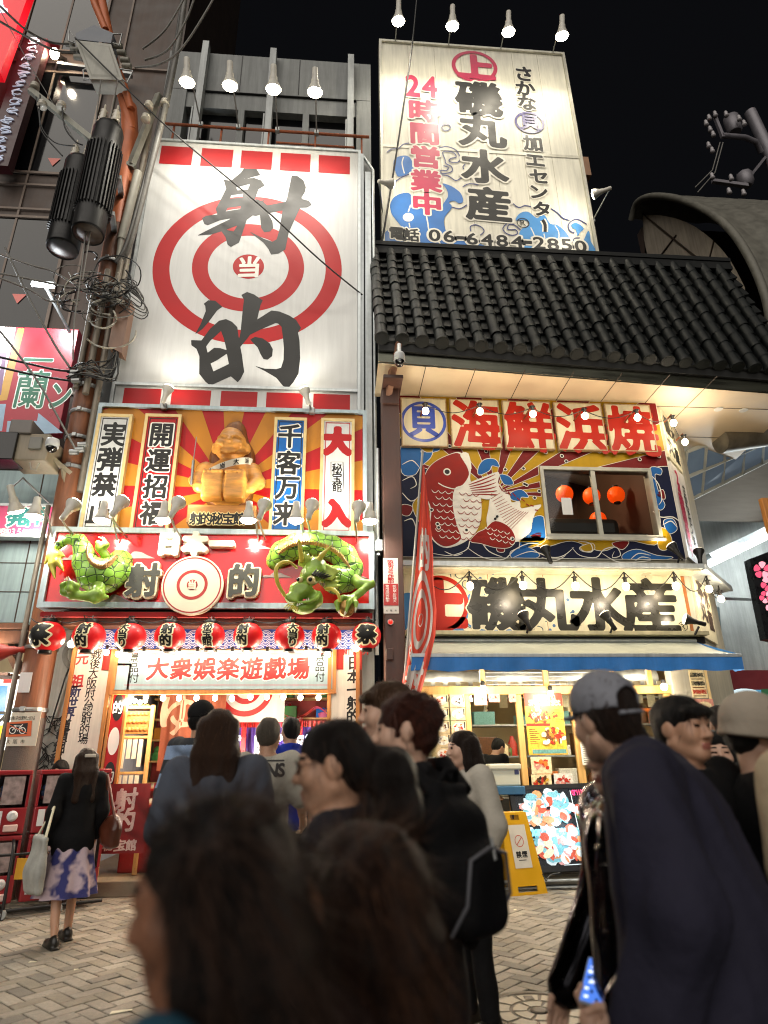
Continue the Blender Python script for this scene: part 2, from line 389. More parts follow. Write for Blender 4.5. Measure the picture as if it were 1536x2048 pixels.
# ---------------------------------------------------------------- solid shapes: smooth unions on a grid, turned into one closed surface
def axis(lo,hi,step,dense=None,dstep=None):
 if dense is None:return np.arange(lo,hi+step,step)
 out=[lo]
 while out[-1]<hi:out.append(out[-1]+(dstep if any(a-dstep<=out[-1]<b for a,b in dense)else step))
 return np.array(out)
class Solid:
 def __init__(s,xs,ys,zs):s.a=(xs,ys,zs);s.d=np.full((len(xs),len(ys),len(zs)),1.0,np.float32)
 def _sl(s,lo,hi):
  sl=tuple(slice(max(0,np.searchsorted(a,l)-1),np.searchsorted(a,h)+1)for a,l,h in zip(s.a,lo,hi))
  return sl,(s.a[0][sl[0]][:,None,None],s.a[1][sl[1]][None,:,None],s.a[2][sl[2]][None,None,:])
 def _mix(s,sl,b,k,op):
  a=s.d[sl]
  if op=='add':
   if k<=0:s.d[sl]=np.minimum(a,b)
   else:
    h=np.clip(0.5+0.5*(b-a)/k,0,1);s.d[sl]=b*(1-h)+a*h-k*h*(1-h)
  else:
   if k<=0:s.d[sl]=np.maximum(a,-b)
   else:
    h=np.clip(0.5-0.5*(-b-a)/k,0,1);h=np.clip(0.5+0.5*(-b-a)/k,0,1);s.d[sl]=a*(1-h)+(-b)*h+k*h*(1-h)
 def cap(s,a,b,ra,rb=None,k=0.02,op='add'):
  a=np.array(a,float);b=np.array(b,float);rb=ra if rb is None else rb;R=max(ra,rb)+k+0.03
  sl,(X,Y,Z)=s._sl(np.minimum(a,b)-R,np.maximum(a,b)+R)
  ab=b-a;t=np.clip(((X-a[0])*ab[0]+(Y-a[1])*ab[1]+(Z-a[2])*ab[2])/max(ab@ab,1e-9),0,1)
  s._mix(sl,np.sqrt((X-a[0]-t*ab[0])**2+(Y-a[1]-t*ab[1])**2+(Z-a[2]-t*ab[2])**2)-(ra+(rb-ra)*t),k,op);return s
 def path(s,pts,rad,k=0.02,op='add'):
  for i in range(len(pts)-1):
   ra=rad[i]if isinstance(rad,(list,tuple))else rad;rb=rad[i+1]if isinstance(rad,(list,tuple))else rad
   s.cap(pts[i],pts[i+1],ra,rb,k,op)
  return s
 def ell(s,c,r,k=0.02,op='add',rot=None):
  c=np.array(c,float);r=np.array(r,float);R=(max(r)if rot is not None else r)+k+0.03
  sl,(X,Y,Z)=s._sl(c-R,c+R);x,y,z=X-c[0],Y-c[1],Z-c[2]
  if rot is not None:
   m=np.array(rot.to_3x3().transposed());x,y,z=m[0,0]*x+m[0,1]*y+m[0,2]*z,m[1,0]*x+m[1,1]*y+m[1,2]*z,m[2,0]*x+m[2,1]*y+m[2,2]*z
  k0=np.sqrt((x/r[0])**2+(y/r[1])**2+(z/r[2])**2);k1=np.sqrt((x/r[0]**2)**2+(y/r[1]**2)**2+(z/r[2]**2)**2)
  s._mix(sl,k0*(k0-1)/np.maximum(k1,1e-6),k,op);return s
 def rbox(s,c,h,r=0.02,k=0.01,op='add',rot=None):
  c=np.array(c,float);h=np.array(h,float);R=(np.linalg.norm(h)if rot is not None else h)+k+r+0.03
  sl,(X,Y,Z)=s._sl(c-R,c+R);x,y,z=X-c[0]+0*Y+0*Z,Y-c[1]+0*X+0*Z,Z-c[2]+0*X+0*Y
  if rot is not None:
   m=np.array(rot.to_3x3().transposed());x,y,z=m[0,0]*x+m[0,1]*y+m[0,2]*z,m[1,0]*x+m[1,1]*y+m[1,2]*z,m[2,0]*x+m[2,1]*y+m[2,2]*z
  qx,qy,qz=np.abs(x)-h[0]+r,np.abs(y)-h[1]+r,np.abs(z)-h[2]+r
  b=np.sqrt(np.maximum(qx,0)**2+np.maximum(qy,0)**2+np.maximum(qz,0)**2)+np.minimum(np.maximum(qx,np.maximum(qy,qz)),0)-r
  s._mix(sl,b,k,op);return s
 def ripple(s,amp,freq,seed=0,stretch=(1,1,1),oct=2):
  rs=np.random.RandomState(seed);X,Y,Z=s.a[0][:,None,None]*stretch[0],s.a[1][None,:,None]*stretch[1],s.a[2][None,None,:]*stretch[2]
  for o in range(oct):
   for q in range(4):
    v=rs.normal(size=3);v/=np.linalg.norm(v);v*=freq*(1.9**o)*(0.7+0.6*rs.rand())
    s.d+=(amp/(1.8**o)*0.5*np.sin(v[0]*X+v[1]*Y+v[2]*Z+rs.rand()*6.28)).astype(np.float32)
  return s
 def mesh(s):
  d=s.d;xs,ys,zs=s.a;d=np.where(np.abs(d)<1e-7,1e-7,d)
  for ax in range(3):
   for e in(0,-1):
    ix=[slice(None)]*3;ix[ax]=e;d[tuple(ix)]=np.maximum(d[tuple(ix)],1e-4)
  neg=d<0
  cs=[(i,j,k)for i in(0,1)for j in(0,1)for k in(0,1)]
  n=[x-1 for x in d.shape]
  cnt=sum(neg[i:n[0]+i,j:n[1]+j,k:n[2]+k].astype(np.int8)for i,j,k in cs)
  I,J,K=np.nonzero((cnt>0)&(cnt<8));idx=np.full(cnt.shape,-1,np.int64);idx[I,J,K]=np.arange(len(I))
  pos=np.zeros((len(I),3));num=np.zeros(len(I))
  for a in cs:
   for ax in range(3):
    if a[ax]:continue
    b=list(a);b[ax]=1
    da=d[I+a[0],J+a[1],K+a[2]];db=d[I+b[0],J+b[1],K+b[2]];m=(da<0)!=(db<0)
    t=np.where(m,da/np.where(m,da-db,1),0)
    pa=np.stack([xs[I+a[0]],ys[J+a[1]],zs[K+a[2]]],1);pb=np.stack([xs[I+b[0]],ys[J+b[1]],zs[K+b[2]]],1)
    pos+=np.where(m[:,None],pa+t[:,None]*(pb-pa),0);num+=m
  pos/=np.maximum(num,1)[:,None];faces=[]
  for ax in range(3):
   o1,o2=[(1,2),(2,0),(0,1)][ax]
   A=[slice(None)]*3;B=[slice(None)]*3;A[ax]=slice(0,-1);B[ax]=slice(1,None)
   na,nb=neg[tuple(A)],neg[tuple(B)];q=np.stack(np.nonzero(na!=nb),1)
   q=q[(q[:,o1]>0)&(q[:,o2]>0)&(q[:,o1]<n[o1])&(q[:,o2]<n[o2])]
   if not len(q):continue
   def cell(a,b):
    c=q.copy();c[:,o1]+=a;c[:,o2]+=b;return idx[c[:,0],c[:,1],c[:,2]]
   F=np.stack([cell(-1,-1),cell(0,-1),cell(0,0),cell(-1,0)],1);fl=nb[q[:,0],q[:,1],q[:,2]]
   F[fl]=F[fl][:,::-1];faces.append(F)
  return pos,(np.concatenate(faces)if faces else np.zeros((0,4),int))
def solid_obj(name,sol,mats,parent=None,pick=None,local=False,xf=None,extra=None,relax=1):
 pos,F=sol.mesh()
 for _ in range(relax):
  acc=np.zeros_like(pos);c=np.zeros(len(pos))
  for a in range(4):
   np.add.at(acc,F[:,a],pos[F[:,(a+1)%4]]);np.add.at(c,F[:,a],1)
   np.add.at(acc,F[:,a],pos[F[:,(a+3)%4]]);np.add.at(c,F[:,a],1)
  pos=pos*0.5+0.5*acc/np.maximum(c,1)[:,None]
 mi=np.zeros(len(F),int)
 if pick is not None and len(F):mi=pick(pos[F].mean(1))
 if xf is not None:pos=np.array([xf@Vector(p)for p in pos])if len(pos)else pos
 V=[tuple(p)for p in pos];FF=[tuple(int(i)for i in f)for f in F];mi=[int(m)for m in mi];sm=[True]*len(FF)
 if extra:
  for v2,f2,m2,s2 in extra:
   o=len(V);V+=[tuple(x)for x in v2];FF+=[tuple(i+o for i in f)for f in f2];mi+=m2;sm+=s2
 me=bpy.data.meshes.new(name);me.from_pydata(V,[],FF)
 for m in(mats if isinstance(mats,(list,tuple))else[mats]):me.materials.append(m)
 me.polygons.foreach_set('material_index',mi);me.polygons.foreach_set('use_smooth',sm);me.update()
 return link(bpy.data.objects.new(name,me),parent,local)
def lamp(name,kind,loc,power,col=(1,0.86,0.66),radius=0.04,aim=None,parent=None,local=False,cone=110,blend=0.7):
 l=bpy.data.lights.new(name,kind);l.energy=power*LIGHT;l.color=col;l.shadow_soft_size=radius
 if kind=='SPOT':l.spot_size=math.radians(cone);l.spot_blend=blend
 o=bpy.data.objects.new(name,l);link(o,parent,local);o.location=loc
 if aim is not None:o.rotation_euler=(Vector(aim)-Vector(loc)).to_track_quat('-Z','Y').to_euler()
 return o
# ================================================================ every character used on the signs
load_glyphs('射的当実弾禁止開運招福千客万来大入秘宝館日本一祭射大当り元祖新世界道頓堀秘戦後大阪府公認射的場第景品付大衆娯楽遊戯場日本一射的ゆ上磯丸水産24時間営業中さかな貝加工エセンター電話06-6484-2850海鮮浜焼防犯カメラ作動中一蘭ラーメン発祥昭和35年創業自転車放置禁止区域大阪市トルコアイスIsomaruSpecialsetGrilledRedKingCrabVANSR®禁煙品質本味浜焼鮮魚刺身貝殻警戒巡回昭和元禄¥.,0123456789生ビール寿司')
def PB(mb,x0,y0,x1,y1,Y,d,mi=0,bev=0.0):
 a=PY(x0,y0,Y);b=PY(x1,y1,Y)
 lo=(min(a.x,b.x),Y,min(a.z,b.z));hi=(max(a.x,b.x),Y+d,max(a.z,b.z))
 return mb.bbox(lo,hi,bev,mi)if bev else mb.box(lo,hi,mi)
def frame(mb,x0,x1,z0,z1,y,d,w,mi=0):
 mb.box((x0,y,z0),(x1,y+d,z0+w),mi);mb.box((x0,y,z1-w),(x1,y+d,z1),mi)
 mb.box((x0,y,z0+w),(x0+w,y+d,z1-w),mi);mb.box((x1-w,y,z0+w),(x1,y+d,z1-w),mi);return mb
# shared materials
white_sign=M('white sign sheet','#cbcccb',0.5,spec=0.35,noise=(1.3,0.03),streak=0.10)
red_sign=M('red sign paint','#a81418',0.42,spec=0.25,noise=(2.0,0.06))
black_ink=M('black sign ink','#181817',0.5,spec=0.35,noise=(3.0,0.10))
white_ink=M('white sign ink','#e4e1d8',0.4,noise=(3.0,0.03))
gold_ink=M('ochre ray paint','#b87820',0.45,spec=0.25,noise=(2.0,0.06))
blue_ink=M('bright blue sign paint','#0f5ca6',0.42,spec=0.25,noise=(2.0,0.05))
alu=M('weathered aluminium trim','#b9bfc0',0.42,0.55,noise=(9,0.12),streak=0.2)
palealu=M('pale blue grey trim','#aebfc6',0.5,0.1,noise=(7,0.10),streak=0.25)
steel=M('galvanised steel','#9b9d9c',0.42,0.8,noise=(14,0.15))
rust=M('rusty pipe','#8a4a2c',0.7,0.3,noise=(18,0.35),bump=(60,0.3))
dark_metal=M('dark painted metal','#1d1c1c',0.45,0.4,noise=(10,0.2))
wood=M('warm timber','#a06a30',0.55,noise=(3.0,0.25),stretch=(9,9,0.8),bump=(20,0.15))
wood_dark=M('dark timber','#553018',0.55,noise=(3.0,0.3),stretch=(9,9,0.8),bump=(20,0.15))
wood_pale=M('pale timber','#c79c5c',0.5,noise=(3.0,0.16),stretch=(9,9,0.8))
cream_board=M('old cream signboard','#d5cfc0',0.55,noise=(4.0,0.07),streak=0.22)
concrete=M('painted concrete','#8f9291',0.75,noise=(2.5,0.10),bump=(30,0.1),streak=0.25)
concrete_w=M('grey stucco wall','#a5a49d',0.8,noise=(2.2,0.12),bump=(40,0.15),streak=0.28)
dark_glass=M('dark window glass','#0b0c0e',0.08,noise=None,spec=0.6)
cable_black=M('black cable','#141414',0.5,noise=None)
cable_grey=M('grey cable','#6d6b66',0.5,noise=(20,0.2))
plaster=M('interior plaster','#d8c9a6',0.7,noise=(2,0.06))
red_cloth=M('red cloth','#9a1a1c',0.85,noise=(8,0.15),bump=(60,0.2),sheen=0.2)
bulb_on=M('lit warm bulb','#fff4dc',0.4,emit=26,ecol=(1.0,0.80,0.52),noise=None)
bulb_white=M('lit white bulb','#ffffff',0.4,emit=45,ecol=(1.0,0.90,0.68),noise=None)
shade_white=M('white lamp shade','#c9c6bc',0.4,noise=(9,0.08))
WARM=(1.0,0.84,0.62);NEUT=(1.0,0.94,0.83)
# ================================================================ the ground
def herringbone():
 t1,t2=(M('paver beige grey '+str(i),c,0.62,noise=(38,0.2),bump=(120,0.45),blotch=0.34)for i,c in enumerate(('#8d8578','#807869')))
 t3=M('paver dark','#706a60',0.62,noise=(38,0.2),bump=(120,0.45),blotch=0.34);t4=M('paver light','#989082',0.6,noise=(38,0.2),bump=(120,0.45),blotch=0.34)
 mb=MB();u=0.115;g=0.0045;b=0.006;c45=math.sqrt(0.5);rnd=random.Random(3)
 for i in range(-10,170):
  for j in range(-110,110):
   k=(i-j)%4
   if k==0:x0,x1,y0,y1=i,i+2,j,j+1
   elif k==2:x0,x1,y0,y1=i,i+1,j-1,j+1
   else:continue
   cx_,cy_=(x0+x1)/2*u,(y0+y1)/2*u
   wx,wy=(cx_-cy_)*c45+0.9,(cx_+cy_)*c45+2.6
   if not(-6.5<wx<9.5 and 3.3<wy<12.2):continue
   if wy>9.1 and wx<5.4:continue
   if(wx-1.33)**2+(wy-4.78)**2<0.37**2:continue
   h=rnd.uniform(-0.0016,0.0016);tx=rnd.uniform(-0.002,0.002);ty=rnd.uniform(-0.002,0.002)
   P=[]
   for(e,z)in((g,-0.02),(g,-b*0.6),(g+b,0.0)):
    for(x,y)in((x0*u+e,y0*u+e),(x1*u-e,y0*u+e),(x1*u-e,y1*u-e),(x0*u+e,y1*u-e)):
     P.append(((x-y)*c45+0.9,(x+y)*c45+2.6,z+h+(tx*(x/u-x0)+ty*(y/u-y0))*(z>-0.01)))
   m=rnd.choices((0,1,2,3),(5,4,2,2))[0]
   mb.add(P,[(0,1,5,4),(1,2,6,5),(2,3,7,6),(3,0,4,7),(4,5,9,8),(5,6,10,9),(6,7,11,10),(7,4,8,11),(8,9,10,11)],m)
 tag(mb.build('pavement',[t1,t2,t3,t4]),kind='structure')
 gr=MB().add([(-60,-30,-0.012),(60,-30,-0.012),(60,90,-0.012),(-60,90,-0.012)],[(0,1,2,3)])
 tag(gr.build('ground',M('dark mortar and asphalt','#35312b',0.85,noise=(12,0.25),bump=(90,0.3))),kind='structure')
herringbone()
def manhole():
 c=Vector((1.33,4.78,0));t=thing('manhole_cover','round iron manhole cover inlaid with pale stone wedges in the brick paving','manhole cover',c)
 iron=M('worn iron','#4a443c',0.5,0.7,noise=(30,0.2),bump=(80,0.3));ston=M('pale inlay stone','#a59c8a',0.6,noise=(30,0.12),bump=(90,0.2))
 MB().lathe([(0.36,-0.02),(0.36,0.004),(0.315,0.006),(0.305,-0.004)],c,48).build('rim',iron,t)
 MB().lathe([(0.303,-0.015),(0.303,0.0)],c,48).build('lid',iron,t)
 mb=MB()
 def wedge(r0,r1,a0,a1):
  n=5;top=[c+Vector((r*math.cos(a),r*math.sin(a),0.005))for r,aa in((r0,0),(r1,1))for a in[a0+(a1-a0)*q/n for q in range(n+1)]]
  low=[p-Vector((0,0,0.006))for p in top];N=n+1
  mb.add(top,[(q,N+q,N+q+1,q+1)for q in range(n)])
  loop=list(range(N))+list(range(2*N-1,N-1,-1));mb.add(top+low,[(loop[q],loop[(q+1)%len(loop)],loop[(q+1)%len(loop)]+2*N,loop[q]+2*N)for q in range(len(loop))])
 for k in range(10):wedge(0.185,0.285,k*math.pi/5+0.05,(k+1)*math.pi/5-0.05)
 for k in range(6):wedge(0.075,0.16,k*math.pi/3+0.09,(k+1)*math.pi/3-0.09)
 mb.build('inlay',ston,t,each=True)
 k=MB();k.lathe([(0.055,0.0),(0.055,0.006),(0.03,0.008)],c,20);k.box((c.x-0.03,c.y+0.19,0),(c.x+0.03,c.y+0.26,0.008));k.build('boss',iron,t,each=True)
manhole()
# scraps of litter on the paving
for(px,py,w,l,a,lab)in((935,1934,0.02,0.075,0.3,'a'),(0,0,0,0,0,'')):
 pass
paper=M('scrap paper','#d9d2b8',0.7,noise=(20,0.1))
def litter(px,py,w,l,a,lab):
 p=PG(px,py);ca,sa=math.cos(a),math.sin(a)
 q=[(-l,-w),(l*0.9,-w*1.2),(l,w*0.8),(-l*0.8,w)]
 top=[(p.x+x*ca-y*sa,p.y+x*sa+y*ca,0.004+0.004*(i%2))for i,(x,y)in enumerate(q)];low=[(x,y,z-0.003)for x,y,z in top]
 o=MB().add(top+low,[(0,1,2,3),(7,6,5,4)]+[(i,i+4,(i+1)%4+4,(i+1)%4)for i in range(4)]).build('paper_scrap',paper)
 tag(o,lab,'litter','paper scraps on the paving')
litter(242,2024,0.018,0.07,0.35,'long cream paper scrap on the brick paving, largest of the scraps')
litter(65,1925,0.012,0.03,0.1,'small pale paper scrap on the paving beside the walking woman')
litter(1030,1820,0.012,0.02,0.8,'small pale scrap on the paving before the yellow floor sign')
litter(152,1940,0.010,0.018,0.5,'tiny pale paper scrap on the paving past the walking woman')
# ================================================================ shooting gallery building
def gallery_building():
 t=thing('gallery_building','tall grey narrow shop building carrying the bullseye signs, open shooting gallery below','building',(-1.6,9.3,0))
 w=MB()
 w.box((-3.9,9.4,3.3),(0.60,13.2,12.75))
 w.box((-3.55,9.36,0.0),(-3.35,13.2,3.3));w.box((0.42,9.36,0.0),(0.60,13.2,3.3))
 w.build('wall',concrete,t)
 Y=10.2;f=MB()
 PB(f,341,101,741,160,Y,0.25);
 a=PY(341,101,Y);b=PY(741,131,Y);zt,zb=a.z,12.75
 x0,x1=a.x,b.x;f=MB()
 f.box((x0,Y,zt-1.25),(x1,Y+0.3,zt));f.box((x0,Y+0.3,zt-0.3),(x1,Y+3,zt))
 f.box((x0,Y+0.05,zt-1.75),(x1,Y+0.3,zt-1.27))
 f.box((x0,Y,zb),(x0+0.5,Y+0.4,zt-1.25));f.box((x1-0.33,Y,zb),(x1,Y+0.4,zt-1.25))
 for px in(482,612):c=PY(px,220,Y).x;f.box((c-0.07,Y+0.05,zb),(c+0.07,Y+0.3,zt-1.75))
 f.box((x0,Y,zb-0.6),(x1,Y+0.3,zb+0.25));f.build('upper_storey',concrete,t)
 p=MB()
 for px,top in((398,80),(541,95),(703,108)):
  c=PY(px,200,9.95).x;q=PY(px,top,9.95).z;p.box((c-0.09,9.95,12.3),(c+0.05,10.14,q));p.box((c-0.13,9.93,12.3),(c-0.10,10.16,q-2.2))
 p.build('signpost',M('pale steel post','#a9adad',0.5,0.3,noise=(6,0.12),streak=0.3),t)
 j=MB()
 for px in(484,600):c=PY(px,130,Y).x;j.box((c-0.012,Y-0.004,zt-1.22),(c+0.012,Y+0.02,zt-0.02))
 j.box((x0+0.02,Y-0.004,zt-1.262),(x1-0.02,Y+0.045,zt-1.252));j.build('panel_joint',dark_metal,t,each=True)
 for i,(c0,c1)in enumerate(((392,478),(488,606),(620,697))):
  A=PY(c0,185,Y).x;B=PY(c1,185,Y).x
  win=MB().box((A,Y+0.22,zb),(B,Y+0.25,zt-1.75));wo=win.build('window',dark_glass,t)
  r=MB();z=zb+1.35;r.beam((A,Y+0.12,z),(B,Y+0.12,z),0.05)
  n=5
  for k in range(n+1):x=A+(B-A)*k/n;r.beam((x,Y+0.12,zb+0.3),(x,Y+0.12,z),0.022)
  r.build('railing',steel,wo)
 rp=MB();A=PY(322,247,9.35);B=PY(738,273,9.35)
 rp.tube([(A.x,9.35,A.z),(B.x,9.35,A.z-0.02)],0.03);rp.tube([(A.x+2.3,9.42,A.z-0.25),(B.x-0.3,9.42,A.z-0.26)],0.022)
 for k in range(5):x=A.x+0.25+k*(B.x-A.x-0.4)/4;rp.beam((x,9.36,12.55),(x,9.40,A.z),0.035)
 rp.build('lamp_rail',rust,t)
 pc=MB()
 pc.box((0.36,9.15,3.3),(0.44,9.4,12.72));pc.box((0.47,9.2,3.0),(0.58,9.4,12.3));pc.tube([(0.63,9.25,2.9),(0.63,9.25,12.4),(0.45,9.25,12.75)],0.03)
 pc.build('corner_trim',alu,t)
 sl=MB();sl.box((-3.6,9.36,3.15),(0.55,9.4,3.35));sl.box((-3.35,9.4,3.0),(0.42,13.2,3.1));sl.build('soffit',wood_dark,t)
 fl=MB();fl.box((-3.35,9.3,0.0),(0.42,13.2,0.16));fl.build('room_floor',M('gallery floor','#6d5d48',0.5,noise=(5,0.15)),t)
 bw=MB();bw.box((-3.35,13.0,0.16),(0.42,13.1,3.0));bw.build('room_wall',plaster,t)
 st=MB();st.bbox((-3.3,8.95,0.0),(0.40,9.3,0.17),0.012);st.build('doorstep',M('stone doorstep','#8a7c68',0.6,noise=(9,0.15),bump=(60,0.2)),t)
 for x in(-3.15,0.36):
  MB().bbox((x-0.09,9.02,0.17),(x+0.05,9.2,3.3),0.01).build('doorpost',wood_dark,t)
 return t
gallery_building()
def rect_board(name,x0,x1,z0,z1,Y,d,mat,parent):
 return MB().bbox((x0,Y,z0),(x1,Y+d,z1),0.006).build(name,mat,parent)
# ---------------------------------------------------------------- the big bullseye sign
def big_sign():
 Y=9.1;x0,x1,z0,z1=-3.57,0.33,7.2,12.67
 t=thing('bullseye_sign','huge white rooftop sign with red bullseye rings and two black brush characters','sign',(-1.6,9.1,7.2))
 MB().bbox((x0,Y,z0-0.65),(x1,Y+0.22,z1),0.01).build('board',white_sign,t)
 fr=MB();frame(fr,x0-0.05,x1+0.05,z0-0.7,z1+0.05,Y-0.03,0.27,0.05);fr.box((x0,Y-0.045,z0-0.03),(x1,Y-0.002,z0+0.02));fr.build('frame',alu,t)
 f=Face(Y)
 for k in range(5):
  A=f.P(((324,409,489,569,644)[k],0),0)
 for(xa,xb)in((324,388),(405,468),(484,546),(562,622),(638,700)):
  yt=283+(xa-312)*0.0498+5
  a=PY(xa,yt,Y);b=PY(xb,yt,Y);zz=12.55
  f.mb.add([(a.x,Y-0.003,zz-0.47),(b.x,Y-0.003,zz-0.47),(b.x,Y-0.003,zz),(a.x,Y-0.003,zz)],[(0,1,2,3)],0)
 for(xa,xb)in((247,322),(343,422),(442,515),(533,606),(627,700)):
  a=PY(xa,790,Y);b=PY(xb,790,Y)
  f.mb.add([(a.x,Y-0.003,z0-0.6),(b.x,Y-0.003,z0-0.6),(b.x,Y-0.003,z0-0.07),(a.x,Y-0.003,z0-0.07)],[(0,1,2,3)],0)
 c=(497,533)
 f.disc(c,1.66,0,1,96,1.37);f.disc(c,0.985,0,1,72,0.71);f.disc(c,0.275,0,1,48)
 f.mb.build('bullseye',red_sign,t)
 g=Face(Y);S=3.072
 def Z(pts,ox=300,oy=0,s=S):return[(ox+x/s,oy+y/s)for x,y in pts]
 sha=[Z(p)for p in([(598,1008),(640,1016),(675,1075),(600,1094),(503,1109),(560,1062)],[(455,1106),(490,1112),(640,1095),(682,1110),(702,1140),(660,1165),(600,1310),(420,1332),(406,1284),(438,1225),(470,1160)],[(322,1342),(345,1328),(420,1320),(600,1275),(655,1225),(700,1245),(660,1300),(560,1330),(430,1352),(355,1383),(336,1376)],[(297,1446),(400,1393),(500,1345),(620,1265),(700,1230),(660,1300),(560,1375),(450,1417),(380,1438)],[(600,1165),(664,1165),(630,1260),(600,1330),(560,1450),(545,1490),(497,1516),(478,1502),(465,1455),(440,1420),(470,1415),(515,1424),(540,1385)],[(872,1080),(905,1083),(942,1110),(956,1150),(950,1180),(930,1212),(935,1250),(905,1310),(850,1430),(830,1532),(790,1556),(745,1563),(728,1528),(698,1490),(618,1428),(700,1470),(752,1488),(780,1472),(800,1400),(815,1300),(845,1215)],[(605,1318),(660,1268),(690,1240),(722,1264),(830,1243),(930,1224),(975,1236),(991,1258),(965,1273),(900,1277),(810,1293),(700,1313),(650,1325)],[(675,1300),(722,1310),(750,1360),(756,1400),(735,1422),(702,1426),(685,1400),(680,1350)])]
 holes=[Z(p)for p in([(528,1150),(618,1128),(603,1166),(535,1172)],[(498,1198),(576,1188),(570,1216),(488,1223)],[(476,1276),(562,1264),(556,1286),(462,1302)])]
 union_art(g,sha,holes,0,2,1.1,grow=0.6)
 T=lambda p:Z(p,200,560,5.12)
 teki=[T(p)for p in([(1065,245),(1110,210),(1180,215),(1250,275),(1200,310),(1110,430),(1050,500),(978,552),(1030,460),(1085,320),(1080,265)],[(935,618),(1040,622),(1130,500),(1220,420),(1290,403),(1350,430),(1405,485),(1420,600),(1436,690),(1450,760),(1475,940),(1440,1010),(1410,1045),(1340,985),(1130,1080),(1080,1040),(1018,960),(1020,780),(990,705),(938,668)],[(1450,155),(1506,125),(1576,150),(1664,210),(1641,260),(1606,410),(1756,315),(1836,325),(1936,365),(2006,410),(2056,490),(2026,540),(2041,620),(2048,800),(2031,960),(1976,1050),(1936,1095),(1911,1099),(1876,1085),(1806,1000),(1686,930),(1596,885),(1686,910),(1806,915),(1856,900),(1881,820),(1886,700),(1876,600),(1861,480),(1826,445),(1796,440),(1636,510),(1536,560),(1506,600),(1456,660),(1424,700),(1426,600),(1441,540),(1461,330),(1476,200)],[(1541,610),(1586,585),(1666,600),(1736,650),(1768,710),(1761,780),(1716,815),(1676,810),(1646,760),(1616,690),(1566,640)])]
 holes=[T(p)for p in([(1085,680),(1130,620),(1240,520),(1270,600),(1300,722),(1230,700),(1170,697),(1100,750)],[(1130,855),(1200,820),(1300,752),(1322,862),(1160,940)])]
 union_art(g,teki,holes,0,2,1.1,grow=0.4)
 g.text('当',498,534,46,40,1,3,bold=0.035,N=34,rise=0.08)
 g.mb.build('lettering',[black_ink,white_ink],t)
big_sign()
def par_head(root,pos,d,s=1.0,shade=shade_white,local=False,on=None):
 """socket and reflector bulb facing along d"""
 q=Vector(d).to_track_quat('Z','Y').to_matrix().to_4x4();q=Matrix.Translation(Vector(pos))@q@Matrix.Scale(s,4)
 MB().lathe([(0.012,-0.20),(0.034,-0.19),(0.036,-0.06),(0.044,-0.05),(0.05,0.0)],n=16,M4=q).build('socket',shade,root,local)
 so=MB().lathe([(0.05,0.0),(0.088,0.085),(0.090,0.10)],n=20,M4=q).build('reflector',shade,root,local)
 MB().lathe([(0.088,0.1005),(0.078,0.118),(0.05,0.134),(0.001,0.14)],n=20,M4=q).build('bulb',on or bulb_white,root,local)
 return q@Vector((0,0,0.19))
def flood(label,head_px,Yh,foot,aim,power,group,col=NEUT,s=1.0,cone=120,name='sign_lamp'):
 h=PY(*head_px,Yh);foot=Vector(foot);aim=Vector(aim);d=(aim-h).normalized()
 t=thing(name,label,'lamp',foot,group)
 end=par_head(t,h,d,s)
 back=h-d*0.19*s
 MB().tube([foot,foot*0.15+back*0.85+Vector((0,0,0.02)),back],0.014).build('arm',steel,t)
 MB().bbox(foot-Vector((0.045,0.045,0.05)),foot+Vector((0.045,0.045,0.05)),0.01).build('clamp',steel,t)
 lamp('sign_lamp_light','SPOT',end+Vector((0,-0.35,0.1)),power,col,0.06,aim,t,cone=cone)
 return t
for i,(h,fx)in enumerate((((374,148),402),((460,155),477),((547,162),555),((630,168),633))):
 ft=PY(fx,250+(fx-402)*0.07,9.35);x=PY(h[0],h[1],8.0).x
 flood(('first','second','third','last')[i]+' arm lamp from the utility pole on the rusty rail over the bullseye sign',h,8.0,(ft.x,9.35,ft.z),(x*0.95,9.1,9.6),105,'lamps over the bullseye sign',s=1.55,cone=115)
for lab,h,fx in(('white spotlight tilted up at the bullseye sign above the red name board',(333,786),328),('white spotlight tilted up at the bullseye sign above the blue name board',(612,790),624)):
 ft=PY(fx,812,8.86);flood(lab,h,8.72,(ft.x,8.86,6.66),(PY(h[0],700,9.1).x+(0.5 if h[0]<400 else-0.5),9.1,8.9),26,'spotlights under the bullseye sign',s=1.0,cone=125)
# ---------------------------------------------------------------- ray panel with name boards and carved statue
def ray_panel():
 Y=8.9;x0,x1,z0,z1=-3.62,0.41,4.6,6.64
 t=thing('ray_signboard','red and gold sunray signboard behind the wooden statue','sign',(-1.6,8.9,4.6))
 MB().bbox((x0,Y,z0),(x1,Y+0.2,z1),0.01).build('board',red_sign,t)
 fr=MB();frame(fr,x0-0.06,x1+0.06,z0-0.06,z1+0.06,Y-0.05,0.27,0.06);fr.build('frame',palealu,t)
 mb=MB();c=Vector((PY(455,975,Y).x,0,PY(455,975,Y).z));n=13
 def edge(a):
  dx,dz=math.cos(a),math.sin(a);ts=[]
  if dx>1e-6:ts.append((x1-c.x)/dx)
  if dx<-1e-6:ts.append((x0-c.x)/dx)
  if dz>1e-6:ts.append((z1-c.z)/dz)
  if dz<-1e-6:ts.append((z0-c.z)/dz)
  q=min(ts);return(c.x+dx*q,Y-0.003,c.z+dz*q)
 for k in range(n):
  a0=math.radians(90-7+k*360/n);a1=a0+math.radians(14)
  P=[(c.x,Y-0.003,c.z)]+[edge(a0+(a1-a0)*q/6)for q in range(7)]
  mb.add(P,[(0,q,q+1)for q in range(1,7)])
 mb.build('sunray',gold_ink,t)
ray_panel()
